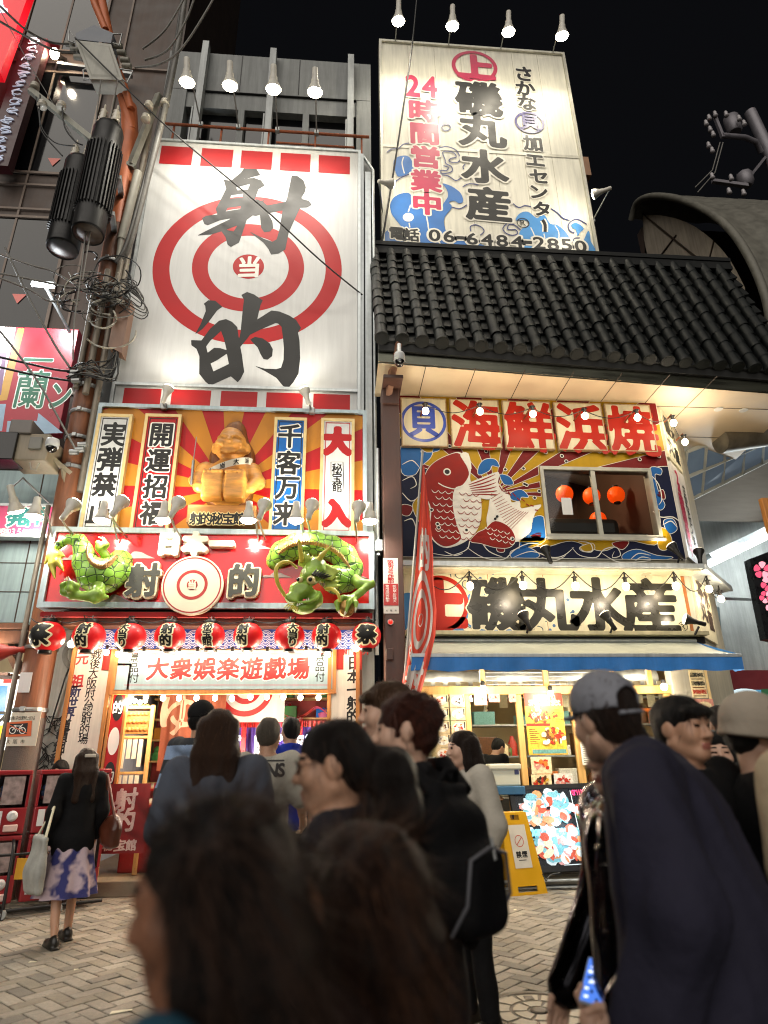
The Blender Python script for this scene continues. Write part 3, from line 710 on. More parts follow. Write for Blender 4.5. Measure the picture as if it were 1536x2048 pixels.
def name_board(lab,pxs,mat,chars,size,inks,bold=0.04,out=None,extra=None,Y=8.82):
 (xa,ya),(xb,yb)=pxs;a=PY(xa,ya,Y);b=PY(xb,yb,Y);w=b.x-a.x;z1=a.z;z0=4.60
 t=thing('name_board',lab,'sign',((a.x+b.x)/2,Y,z0),'upright name boards on the sunray sign')
 MB().bbox((a.x+0.03,Y,z0),(b.x-0.03,Y+0.07,z1-0.03),0.004).build('board',mat,t)
 fr=MB();frame(fr,a.x-0.01,b.x+0.01,z0-0.01,z1+0.01,Y-0.02,0.10,0.045);fr.build('frame',M('gilt frame','#c9b27c',0.45,0.3,noise=(8,0.15)),t)
 f=Face(Y);li=MB();frame(li,a.x+0.06,b.x-0.06,z0+0.04,z1-0.06,Y-0.004,0.003,0.012);
 for ch,px,py in chars:
  f.text(ch,px,py,size,size,0,1,bold=bold,out=out,omi=1,N=34,aniso=1.25)
 if extra:extra(f)
 f.mb.add(li.v,li.f,0)
 f.mb.build('lettering',inks,t)
name_board('white name board beside the utility pole, first of the upright boards',((199,829),(265,829)),white_sign,(('実',228,868),('弾',219,918),('禁',209,969),('止',197,1024)),46,[black_ink,white_ink],0.034)
name_board('red name board with white-rimmed black characters',((293,829),(363,829)),red_sign,(('開',323,870),('運',317,921),('招',310,973),('福',304,1026)),46,[black_ink,white_ink],0.032,0.06)
name_board('bright blue name board with white-rimmed black characters',((551,836),(613,836)),blue_ink,(('千',580,872),('客',577,925),('万',574,976),('来',571,1027)),46,[black_ink,white_ink],0.032,0.06)
def _small(f):
 for ch,y in(('秘',937),('宝',955),('館',974)):f.text(ch,674,y,20,20,1,1,bold=0.02,N=24)
 f.stroke([(662,924),(686,924),(688,986),(662,986)],1.6,1,1,sm=0,closed=True)
name_board('white name board with two fat red characters',((644,838),(708,838)),white_sign,(('大',675,882),('入',673,1026)),50,[red_sign,black_ink],0.12,None,_small)
def statue():
 Y=8.72;b=PY(452,1016,Y);t=thing('wooden_statue','carved wooden laughing seated figure with white sash on a plaque','statue',(b.x,Y,b.z))
 carved=M('carved amber wood','#c98c40',0.42,noise=(5,0.22),stretch=(1,1,5),bump=(30,0.25));sashm=M('white sash cloth','#d8d0bd',0.7,noise=(9,0.08));dk=M('brown carved wood','#7a4a1e',0.5,noise=(5,0.3),stretch=(6,6,0.7),bump=(30,0.3))
 s=Solid(axis(-0.62,0.62,0.018),axis(-0.45,0.42,0.018),axis(-0.05,1.35,0.018))
 s.ell((0,0.06,0.42),(0.36,0.26,0.40),0.05)
 s.ell((0.0,-0.02,0.98),(0.235,0.21,0.25),0.03).ell((0.0,0.0,1.13),(0.18,0.17,0.17),0.05)
 s.ell((-0.24,0.03,0.98),(0.05,0.07,0.09),0.02).ell((0.24,0.03,0.98),(0.05,0.07,0.09),0.02)
 s.ell((0.0,-0.235,0.99),(0.045,0.055,0.045),0.012)
 for q in(-1,1):s.ell((q*0.125,-0.19,0.95),(0.075,0.06,0.06),0.02);s.path([(q*0.03,-0.235,1.06),(q*0.09,-0.215,1.085),(q*0.16,-0.165,1.07)],0.02,0.015);s.path([(q*0.035,-0.232,1.025),(q*0.09,-0.215,1.04),(q*0.15,-0.175,1.02)],0.013,0.006,'sub')
 s.path([(-0.15,-0.20,0.915),(-0.08,-0.225,0.865),(0.0,-0.235,0.848),(0.08,-0.225,0.865),(0.15,-0.20,0.915)],0.026,0.006,'sub');s.path([(-0.10,-0.19,0.83),(0,-0.21,0.80),(0.10,-0.19,0.83)],0.03,0.03)
 for q in(-1,1):
  s.path([(q*0.34,0.0,0.62),(q*0.44,-0.08,0.38),(q*0.36,-0.22,0.22)],[0.11,0.10,0.08],0.05)
  s.rbox((q*0.155,-0.28,0.20),(0.15,0.12,0.20),0.04,0.015)
  for k in range(5):s.cap((q*0.155+(k-2)*0.058,-0.33,0.40),(q*0.155+(k-2)*0.058,-0.38,0.415),0.036,0.032,0.012)
 s.ripple(0.006,26,4)
 solid_obj('body',s,carved,t,xf=Matrix.Translation((b.x,Y,b.z)))
 s2=Solid(axis(-0.55,0.55,0.02),axis(0.05,0.4,0.02),axis(0.0,1.75,0.02))
 s2.path([(0,0.24,0.3),(0,0.24,0.9),(0.03,0.22,1.35),(0.06,0.2,1.55)],[0.36,0.34,0.17,0.02],0.04);s2.ripple(0.012,14,2,(1,1,0.2))
 solid_obj('back_slab',s2,dk,t,xf=Matrix.Translation((b.x,Y,b.z)))
 sa=MB();pts=[(-0.34,-0.12,0.42),(-0.22,-0.225,0.47),(-0.05,-0.27,0.54),(0.14,-0.25,0.62),(0.28,-0.16,0.68),(0.34,-0.03,0.72)]
 V=[]
 for x,y,z in smooth_loop(pts,4,False):V+=[(b.x+x,Y+y-0.02,b.z+z-0.055),(b.x+x,Y+y-0.02,b.z+z+0.055)]
 n=len(V)//2;sa.add(V,[(2*i,2*i+2,2*i+3,2*i+1)for i in range(n-1)],0,True)
 for k,ch in enumerate('大当大当'):
  i=4+k*4;c=(Vector(V[2*i])+Vector(V[2*i+1]))/2+Vector((0,-0.006,0));u=(Vector(V[2*i+2])-Vector(V[2*i])).normalized()
  glyph(sa,ch,c,0.085,0.085,1,0.03,22,ux=u,uz=Vector((0,0,1)))
 sa.build('sash',[sashm,black_ink],t)
 st=MB().tube([(b.x-0.47,Y-0.25,b.z+0.25),(b.x-0.47,Y-0.27,b.z+0.62)],0.02).tube([(b.x-0.47,Y-0.27,b.z+0.62),(b.x-0.46,Y-0.28,b.z+1.0)],0.007);st.build('stick',steel,t)
 p=MB();z1=b.z-0.03;pl=MB().bbox((b.x-0.50,Y-0.2,4.62),(b.x+0.46,Y+0.3,z1),0.012).build('plaque',M('plaque wood','#a8743c',0.5,noise=(4,0.25),stretch=(0.8,6,6)),t)
 f=Face(Y-0.2)
 for k,ch in enumerate('射的秘宝館'):f.text(ch,391+k*21.8,1037,23,24,0,1,bold=0.03,N=28,out=0.06,omi=1)
 f.mb.build('lettering',[black_ink,M('cream ink','#d8c48c',0.5)],pl)
statue()
# ---------------------------------------------------------------- lamps along the top of the dragon sign
def lamp_row():
 downs=[(70,1022),(205,1030),(327,1030),(497,1030),(592,1030),(740,1032)];ups=[(140,1018),(238,1012),(352,1014),(526,1018),(622,1018),(716,1022)]
 labs_d=['beside the utility pole','before the white name board','before the red name board','by the plaque end','before the blue name board','at the corner by the brown pillar']
 labs_u=['beside the utility pole','at the edge of the white name board','at the edge of the red name board','between plaque and blue name board','between the blue board and the red-lettered board','at the corner by the brown pillar']
 root=None
 for(px,py),lb in zip(downs,labs_d):
  p=PY(px,py,8.15);lab='white shaded lamp hanging over the dragon sign '+lb
  if root is None:
   root=thing('shaded_lamp',lab,'lamp',(0,0,0),'shaded lamps over the dragon sign')
   MB().tube([(0.10,0.40,-0.22),(0.07,0.25,0.0),(0.0,0.02,0.13)],0.013).build('arm',steel,root,True)
   MB().lathe([(0.03,0.20),(0.045,0.19),(0.05,0.08),(0.062,0.06),(0.075,-0.01),(0.118,-0.075),(0.114,-0.078),(0.07,-0.012)],n=20).build('shade',shade_white,root,True)
   MB().lathe([(0.105,-0.066),(0.09,-0.098),(0.05,-0.118),(0.001,-0.124)],n=20).build('bulb',bulb_white,root,True)
   lamp('shaded_lamp_light','SPOT',(0,0,-0.15),42,NEUT,0.06,(0,0.33,-0.9),root,True,150)
   root.location=p
  else:dup(root,p,label=lab)
 root=None
 for(px,py),lb in zip(ups,labs_u):
  p=PY(px,py,8.08);lab='white upturned spotlight '+lb+' on the dragon sign'
  if root is None:
   root=thing('upturned_spotlight',lab,'lamp',(0,0,0),'upturned spotlights over the dragon sign')
   d=Vector((0.12,0.55,0.85)).normalized();par_head(root,(0,0,0),d,1.15,local=True)
   MB().tube([(-0.05,-0.10,-0.17),(-0.02,0.05,-0.24),(0.0,0.48,-0.28)],0.013).build('arm',steel,root,True)
   lamp('upturned_light','SPOT',d*0.22,24,NEUT,0.06,d*2,root,True,130);root.location=p
  else:dup(root,p,label=lab)
lamp_row()
# ---------------------------------------------------------------- the dragon sign
def dragon_sign():
 Y=8.6;x0,x1,z0,z1=-3.9,0.555,3.415,4.545
 t=thing('dragon_sign','long red shop sign with white bullseye disc and dragon reliefs above the lanterns','sign',(-1.6,Y,z0))
 MB().bbox((x0+0.03,Y,z0+0.03),(x1-0.03,Y+0.35,z1-0.03),0.01).build('board',M('glossy red board','#c0141a',0.14,noise=(1.5,0.05),coat=0.5,bump=(3,0.05)),t)
 fr=MB();frame(fr,x0,x1,z0,z1,Y-0.05,0.42,0.075);fr.build('frame',palealu,t)
 f=Face(Y-0.004)
 cl=M('grey cloud paint','#8d7a74',0.4,noise=(5,0.1));rim=M('pink cloud rim','#d86a60',0.4)
 def cloud(px,py,w,h):
  pts=[(px-w,py+h),(px-w*0.6,py+h*0.2),(px-w*0.35,py+h*0.3),(px-w*0.1,py-h*0.7),(px+w*0.3,py-h*0.5),(px+w*0.55,py+h*0.1),(px+w,py+h)]
  f.mb.slab([f.P(p,6)for p in smooth_loop(pts,3,False)],0.02,0)
 for a in((272,1109,38,8),(145,1114,24,6),(228,1196,34,9),(518,1094,28,4),(551,1149,33,6),(592,1190,22,5),(722,1154,14,3)):cloud(*a)
 f.mb.build('cloud',[cl,rim],t,each=True)
 d=MB();c=PY(388,1174,Y);q=Matrix.Rotation(math.radians(90),4,'X')
 dd=Vector((c.x,Y-0.10,c.z));d.lathe([(0.40,-0.08),(0.41,0.0),(0.40,0.02),(0.001,0.02)],dd,56,0,M4=q,smooth=False)
 def ring(r0,r1,mi,lay):
  n=64;o=dd+Vector((0,-0.022-0.003*lay,0));R=lambda r:[o+Vector((r*math.cos(2*math.pi*k/n),0,r*math.sin(2*math.pi*k/n)))for k in range(n)]
  if r1>0:d.add(R(r0)+R(r1),[(k,(k+1)%n,n+(k+1)%n,n+k)for k in range(n)],mi)
  else:d.add(R(r0),[tuple(range(n))],mi)
 ring(0.385,0.367,1,0);ring(0.205,0.165,1,0);ring(0.072,0,1,0)
 glyph(d,'当',dd+Vector((0,-0.029,0)),0.115,0.115,0,0.045,26)
 d.build('bullseye_disc',[M('cream disc','#d5c9b0',0.45,noise=(3,0.06)),M('dark red disc ink','#9c2420',0.4)],t)
 bk=M('cream raised letter','#dccfae',0.4)
 for k,(ch,px,py)in enumerate((('射',290,1164),('的',490,1164))):
  m2=MB();c=PY(px,py,Y)
  dl,g=sdf_of(ch,44,1.2)
  for(thr,y0,y1,mi)in((0.10,-0.10,-0.01,1),(0.045,-0.115,-0.10,0)):
   V,F=contour(dl,g,thr);W_,H_=0.40,0.44
   mk=lambda y:[(c.x+x*W_,Y+y,c.z+(z+0.05*x)*H_)for x,z in V]
   m2.add(mk(y0),F,mi)
   ed={}
   key=lambda p:(round(p[0],5),round(p[1],5))
   for fc in F:
    for a,b in zip(fc,fc[1:]+fc[:1]):
     ka,kb=key(V[a]),key(V[b]);ed[(ka,kb)]=1
   for(a,b)in list(ed):
    if(b,a)not in ed:
     m2.add([(c.x+a[0]*W_,Y+y0,c.z+(a[1]+0.05*a[0])*H_),(c.x+b[0]*W_,Y+y0,c.z+(b[1]+0.05*b[0])*H_),(c.x+b[0]*W_,Y+y1,c.z+(b[1]+0.05*b[0])*H_),(c.x+a[0]*W_,Y+y1,c.z+(a[1]+0.05*a[0])*H_)],[(0,1,2,3)],1)
  m2.build('raised_character',[M('dark grey letter face','#37372f',0.35),bk],t)
 glow=M('white letter paint','#ece6d2',0.35)  # plain white paint of the block letters
 for ch,px,py in(('日',342,1093),('本',393,1092),('一',446,1092)):
  m2=MB();c=PY(px,py,Y);dl,g=sdf_of(ch,40,1.0);thr=0.10
  for lay,y in((0,-0.12),):
   V,F=contour(dl,g,thr);W_,H_=0.30,0.30
   m2.add([(c.x+x*W_,Y+y,c.z+z*H_)for x,z in V],F,0)
   key=lambda p:(round(p[0],5),round(p[1],5));ed={}
   for fc in F:
    for a,b in zip(fc,fc[1:]+fc[:1]):ed[(key(V[a]),key(V[b]))]=1
   for(a,b)in list(ed):
    if(b,a)not in ed:m2.add([(c.x+a[0]*W_,Y+y,c.z+a[1]*H_),(c.x+b[0]*W_,Y+y,c.z+b[1]*H_),(c.x+b[0]*W_,Y,c.z+b[1]*H_),(c.x+a[0]*W_,Y,c.z+a[1]*H_)],[(0,1,2,3)],0)
  m2.build('block_letter',glow,t)
dragon_sign()
def scale_mat():
 m=M('green dragon scales','#7fae3c',0.38,noise=(3.5,0.3),coat=0.1)
 nt=m.node_tree;b=nt.nodes['Principled BSDF'];L=nt.links
 old=b.inputs['Base Color'].links[0].from_socket
 tc=nt.nodes.new('ShaderNodeTexCoord');v=nt.nodes.new('ShaderNodeTexVoronoi');v.feature='DISTANCE_TO_EDGE';v.inputs['Scale'].default_value=9.5;v.inputs['Randomness'].default_value=0.45
 L.new(tc.outputs['Object'],v.inputs['Vector'])
 r=nt.nodes.new('ShaderNodeMapRange');r.inputs[1].default_value=0.02;r.inputs[2].default_value=0.075;L.new(v.outputs['Distance'],r.inputs[0])
 mx=nt.nodes.new('ShaderNodeMix');mx.data_type='RGBA';mx.inputs[6].default_value=srgb('#23401a');L.new(r.outputs[0],mx.inputs[0]);L.new(old,mx.inputs[7]);L.new(mx.outputs[2],b.inputs['Base Color'])
 bp=nt.nodes.new('ShaderNodeBump');bp.inputs['Strength'].default_value=0.6;bp.inputs['Distance'].default_value=0.02;L.new(r.outputs[0],bp.inputs['Height']);L.new(bp.outputs[0],b.inputs['Normal'])
 return m
green_scale=scale_mat()
green_skin=M('green dragon skin','#86a83e',0.42,noise=(6,0.35),coat=0.1,bump=(25,0.2))
yellow_fin=M('yellow dragon fin','#c9bb4c',0.4,noise=(7,0.2));ridge_tan=M('tan dragon ridge','#b58a50',0.5,noise=(9,0.2))
ivory=M('ivory claw','#d9cfb4',0.4);eye_black=M('eye black','#0c0c0c',0.15);teeth_m=M('teeth white','#d9d2c2',0.3)
def D(px,py,off,Y=8.6):
 """a point over the sign face, off metres in front of it"""
 p=PY(px,py,Y-off);return(p.x,p.y,p.z)
def path_of(pts):return[D(*p[:3])for p in pts],[p[3]for p in pts]
def dragon_tail():
 base=D(190,1150,0.0);t=thing('dragon_tail_relief','green dragon tail and hind claws in relief on the red sign','sculpture',base)
 A=(axis(-4.05,-2.65,0.016),axis(8.02,8.66,0.016),axis(3.38,4.62,0.016))
 s=Solid(*A);P,R=path_of([(110,1102,0.22,0.035),(120,1088,0.24,0.045),(140,1078,0.24,0.06),(158,1082,0.22,0.09),(166,1100,0.20,0.115),(172,1125,0.18,0.165),(190,1150,0.17,0.215),(212,1152,0.14,0.22),(232,1140,0.08,0.20),(240,1124,0.0,0.17)])
 s.path(P,R,0.05);solid_obj('body',s,green_scale,t)
 s=Solid(*A)
 for pts in([(212,1112,0.2,0.06),(200,1096,0.26,0.055),(196,1086,0.30,0.04)],[(200,1096,0.26,0.045),(212,1090,0.28,0.04),(207,1076,0.30,0.018)],[(198,1170,0.26,0.09),(196,1188,0.36,0.075),(170,1192,0.40,0.055),(146,1190,0.40,0.06)],[(146,1190,0.4,0.055),(128,1184,0.42,0.045),(126,1170,0.45,0.032),(132,1164,0.48,0.02)],[(146,1190,0.4,0.05),(152,1172,0.46,0.04),(142,1164,0.5,0.025)],[(150,1188,0.4,0.045),(138,1178,0.5,0.04),(138,1162,0.52,0.022)],[(160,1192,0.4,0.05),(190,1200,0.38,0.045),(214,1194,0.30,0.03)]):
  P,R=path_of(pts);s.path(P,R,0.03)
 solid_obj('leg',s,green_skin,t)
 s=Solid(*A)
 for pts in([(112,1092,0.22,0.04),(98,1112,0.25,0.035),(90,1128,0.25,0.015)],[(108,1106,0.24,0.05),(104,1128,0.27,0.05),(110,1158,0.30,0.012)],[(110,1108,0.24,0.045),(116,1124,0.30,0.05),(128,1142,0.32,0.012)],[(110,1104,0.24,0.04),(118,1110,0.28,0.05),(130,1112,0.3,0.012)]):
  P,R=path_of(pts);s.path(P,R,0.02)
 solid_obj('tail_fin',s,yellow_fin,t)
 mb=MB()
 for(a,b,c)in(((132,1160,0.48),(134,1153,0.5),0.02),((142,1163,0.5),(136,1154,0.53),0.02),((207,1077,0.3),(196,1074,0.3),0.018),((138,1163,0.52),(137,1152,0.55),0.02)):mb.tube([D(*a),D(*b)],[c,0.003],7)
 mb.build('claw',ivory,t,each=True)
 r=MB();pts=smooth_loop([(178,1092,0.33),(176,1112,0.37),(186,1130,0.40),(204,1136,0.38),(220,1130,0.32),(234,1116,0.22)],6,False)
 for i in range(len(pts)-1):
  a,b=Vector(D(*pts[i])),Vector(D(*pts[i+1]));m=(a+b)/2+Vector((0,-0.055,0.03));r.tube([a,m,b],[0.022,0.014,0.022],6)
 for k in range(4):x=136+k*9;a=Vector(D(x,1077-0+k*2,0.28));r.tube([a,a+Vector((0.03,-0.02,0.09))],[0.03,0.004],6)
 r.build('ridge',ridge_tan,t)
dragon_tail()
def dragon_head():
 base=D(640,1150,0.0);t=thing('dragon_relief','green horned dragon head clutching a gold ball, leaning out of the red sign','sculpture',base)
 A=(axis(-0.95,0.75,0.014),axis(7.78,8.66,0.014),axis(3.15,4.62,0.014))
 s=Solid(*A);P,R=path_of([(552,1122,-0.02,0.14),(566,1106,0.06,0.17),(592,1092,0.14,0.17),(628,1088,0.18,0.17),(662,1096,0.20,0.17),(688,1112,0.22,0.17),(702,1136,0.22,0.16),(692,1158,0.24,0.17),(672,1160,0.34,0.18),(655,1152,0.46,0.15)])
 s.path(P,R,0.05);solid_obj('body',s,green_scale,t)
 s=Solid(*A)
 def E(px,py,off,r,k=0.03,op='add'):s.ell(D(px,py,off),r,k,op)
 E(632,1138,0.60,(0.15,0.15,0.16));E(620,1152,0.66,(0.13,0.14,0.13),0.05);E(602,1180,0.72,(0.15,0.12,0.11),0.06);E(586,1196,0.74,(0.10,0.10,0.08),0.05)
 E(606,1216,0.66,(0.15,0.12,0.075),0.04);E(630,1198,0.62,(0.11,0.12,0.12),0.05)
 E(576,1196,0.80,(0.035,0.04,0.035),0.02);E(592,1200,0.80,(0.035,0.04,0.035),0.02)
 s.path([D(582,1211,0.82),D(600,1210,0.80),D(622,1198,0.76)],0.022,0.01,'sub')
 E(578,1198,0.86,(0.012,0.02,0.012),0.005,'sub');E(592,1203,0.86,(0.012,0.02,0.012),0.005,'sub')
 P,R=path_of([(596,1206,0.80,0.018),(618,1204,0.80,0.022),(634,1196,0.76,0.022),(640,1184,0.72,0.015)]);s.path(P,R,0.01)
 P,R=path_of([(606,1156,0.76,0.03),(616,1148,0.78,0.035),(634,1146,0.76,0.03)]);s.path(P,R,0.03)
 for k in range(5):E(594+k*3,1172+k*3.5,0.83-0.0*k,(0.07,0.02,0.012),0.015)
 s.ripple(0.004,38,5)
 solid_obj('head',s,green_skin,t)
 s=Solid(*A)
 for pts in([(700,1150,0.25,0.08),(720,1168,0.42,0.075),(742,1168,0.48,0.06)],[(742,1167,0.48,0.05),(722,1184,0.54,0.05),(706,1196,0.58,0.055)],[(706,1196,0.58,0.045),(686,1196,0.66,0.04),(674,1206,0.70,0.035),(676,1220,0.72,0.025)],[(706,1196,0.58,0.045),(698,1204,0.74,0.035),(692,1224,0.76,0.02)],[(706,1196,0.58,0.04),(712,1206,0.68,0.03),(712,1216,0.70,0.02)]):
  P,R=path_of(pts);s.path(P,R,0.02)
 solid_obj('arm',s,green_skin,t)
 s=Solid(axis(-0.3,0.35,0.014),axis(7.8,8.45,0.014),axis(3.8,4.6,0.014))
 s=Solid(axis(-0.75,0.2,0.014),axis(7.75,8.6,0.014),axis(3.4,4.6,0.014))
 for pts in([(604,1120,0.70,0.035),(600,1096,0.78,0.028),(598,1076,0.84,0.010)],[(628,1132,0.66,0.045),(644,1110,0.72,0.034),(664,1090,0.74,0.010)]):
  P,R=path_of(pts);s.path(P,R,0.01)
 solid_obj('horn',s,yellow_fin,t)
 s=Solid(*A)
 for k in range(11):
  a=k/10;x=606+62*a;y=1118+30*a
  P,R=path_of([(x-6,y+10,0.62,0.03),(x+6*a-2,y-6,0.70-0.1*a,0.028),(x+16*a-4,y-22+14*a,0.72-0.2*a,0.006)]);s.path(P,R,0.015)
 for k in range(4):
  P,R=path_of([(650+k*2,1150+k*8,0.56,0.03),(668+k*2,1148+k*8,0.56,0.024),(684,1140+k*10,0.5,0.006)]);s.path(P,R,0.012)
 solid_obj('mane',s,M('yellow green mane','#a9bb52',0.45,noise=(9,0.3)),t)
 w=MB()
 for pts in([(570,1192,0.84),(556,1168,0.92),(552,1140,0.95),(562,1126,0.9),(578,1124,0.84),(594,1136,0.74)],[(652,1178,0.66),(664,1178,0.78),(676,1188,0.82),(680,1204,0.80)]):
  q=smooth_loop(pts,5,False);n=len(q);w.tube([D(*p)for p in q],[0.026-0.014*abs(i/n-0.3)for i in range(n)],8)
 w.build('whisker',yellow_fin,t,each=True)
 e=MB();c=Vector(D(622,1160,0.80));e.ball(c,0.058,14,0);d=Vector((-0.15,-0.9,-0.12)).normalized();e.ball(c+d*0.034,0.032,12,1)
 c2=Vector(D(600,1160,0.80));e.ball(c2,0.04,12,0);e.ball(c2+Vector((-0.02,-0.02,0)),0.026,10,1)
 e.build('eye',[M('cream eyeball','#d8c88c',0.2,noise=None,coat=0.5),eye_black],t)
 br=MB()
 for k in range(6):a=Vector(D(626+k*4,1150+k*1,0.82-k*0.02));br.tube([a,a+Vector((0.05+0.012*k,0.02,0.09-0.012*k))],[0.026,0.004],6)
 br.build('eyebrow',M('black brow','#1b211c',0.4,noise=None),t)
 th=MB()
 for k in range(6):a=Vector(D(595+k*4.4,1212-k*2.2,0.80));th.tube([a,a+Vector((0,-0.01,0.035))],[0.014,0.002],6)
 th.build('tooth',teeth_m,t)
 bd=MB()
 for k in range(7):a=Vector(D(578+k*3,1208+k*1.2,0.76));bd.tube([a,a+Vector((-0.07+0.01*k,-0.02,-0.06-0.01*(k%3)))],[0.012,0.002],6)
 bd.build('beard',yellow_fin,t)
 b=MB().ball(D(692,1216,0.62),0.115,18);b.build('ball',M('gold ball','#a9834a',0.3,0.6,noise=(6,0.15)),t)
 cw=MB()
 for a,bb in(((676,1219,0.72),(682,1232,0.74)),((692,1223,0.76),(686,1236,0.78)),((712,1216,0.7),(710,1226,0.72)),((742,1167,0.48),(750,1163,0.5))):cw.tube([D(*a),D(*bb)],[0.018,0.003],7)
 cw.build('claw',ivory,t,each=True)
 r=MB();pts=smooth_loop([(556,1112,0.18),(580,1094,0.3),(612,1088,0.36),(648,1094,0.38),(676,1110,0.38),(694,1132,0.36),(700,1150,0.34)],7,False)
 for i in range(len(pts)-1):
  a,b2=Vector(D(*pts[i])),Vector(D(*pts[i+1]));r.tube([a,(a+b2)/2+Vector((0.01,-0.05,0.03)),b2],[0.02,0.013,0.02],6)
 r.build('ridge',ridge_tan,t)
dragon_head()
bpy.data.objects.remove(_fo);
# ---------------------------------------------------------------- below the dragon sign: beam, lanterns, wave curtain, boards
def beam_and_curtain():
 t=thing('lantern_beam','dark red beam and cables under the dragon sign that carries the lanterns','beam',(-1.6,8.75,3.3))
 MB().bbox((-3.86,8.6,3.30),(0.53,8.68,3.37),0.01).build('front_rail',red_cloth,t)
 m=MB();m.bbox((-3.6,8.68,3.20),(0.5,9.0,3.40),0.01);m.build('beam',wood_dark,t)
 c=MB();rnd=random.Random(5)
 xs=[PY(p,1240,8.5).x for p in(60,95,178,261,340,420,496,579,653,733,752)]
 for a,b in zip(xs,xs[1:]):
  pts=[(a+(b-a)*q/6,8.52,3.27-0.06*math.sin(math.pi*q/6)-rnd.random()*0.01)for q in range(7)];c.tube(pts,0.008,6)
 for x in xs[1:-1]:
  for k in range(3):c.tube([(x,8.5,3.2),(x+rnd.uniform(-.09,.09),8.52,3.25+rnd.uniform(0,.05)),(x+rnd.uniform(-.06,.06),8.6,3.31)],0.006,5)
 c.build('cable',cable_black,t)
 t2=thing('wave_curtain','blue shop curtain with white wave scallops behind the lanterns','curtain',(-1.5,8.95,3.0))
 navy=M('blue curtain cloth','#1a3f96',0.8,noise=(5,0.12),bump=(50,0.15));wl=M('white wave print','#b9c2d8',0.8)
 x0,x1=-3.15,0.4;z0,z1=2.93,3.20;mb=MB();n=90
 Yf=lambda x:8.93+0.014*math.sin(x*16)+0.008*math.sin(x*37)
 V=[(x0+(x1-x0)*i/n,Yf(x0+(x1-x0)*i/n),z)for i in range(n+1)for z in(z0,z1)]
 mb.add(V,[(2*i,2*i+2,2*i+3,2*i+1)for i in range(n)],0,True);mb.build('cloth',navy,t2)
 w=MB();R=0.082
 for row in range(6):
  zc=z0-0.02+row*R*0.5
  for k in range(-1,int((x1-x0)/(2*R))+2):
   xc=x0+k*2*R+(R if row%2 else 0)
   for r in(0.078,0.056,0.034):
    m=9;P=[];ok=True
    for q in range(m+1):
     a=math.radians(30 if r>0.04 else 10)+(math.pi-2*math.radians(30 if r>0.04 else 10))*q/m
     for rr in(r-0.005,r+0.005):
      x,z=xc+rr*math.cos(a),zc+rr*math.sin(a)*0.9
      x=min(max(x,x0),x1);z=min(max(z,z0),z1);P.append((x,Yf(x)-0.004,z))
    w.add(P,[(2*q,2*q+2,2*q+3,2*q+1)for q in range(m)])
 w.build('wave_print',wl,t2)
 t3=thing('valance','plain red cloth valance hanging below the wave curtain','curtain',(-1.5,9.0,2.7))
 V=[(x0-0.1+(x1-x0+0.1)*i/n,9.0+0.02*math.sin(i*0.9),z)for i in range(n+1)for z in(2.66,2.96)]
 MB().add(V,[(2*i,2*i+2,2*i+3,2*i+1)for i in range(n)],0,True).build('cloth',M('deep red valance','#8e2018',0.8,noise=(5,0.2),bump=(40,0.2)),t3)
 MB().tube([(x0-0.1,9.0,2.955),(x1,9.0,2.955)],0.014).build('rod',wood_dark,t3)
beam_and_curtain()
paper_red=M('red lantern paper','#c2181c',0.42,noise=(7,0.10),emit=0.28,ecol='#c01015',coat=0.15)  # paper given a faint red glow of its own to brighten it
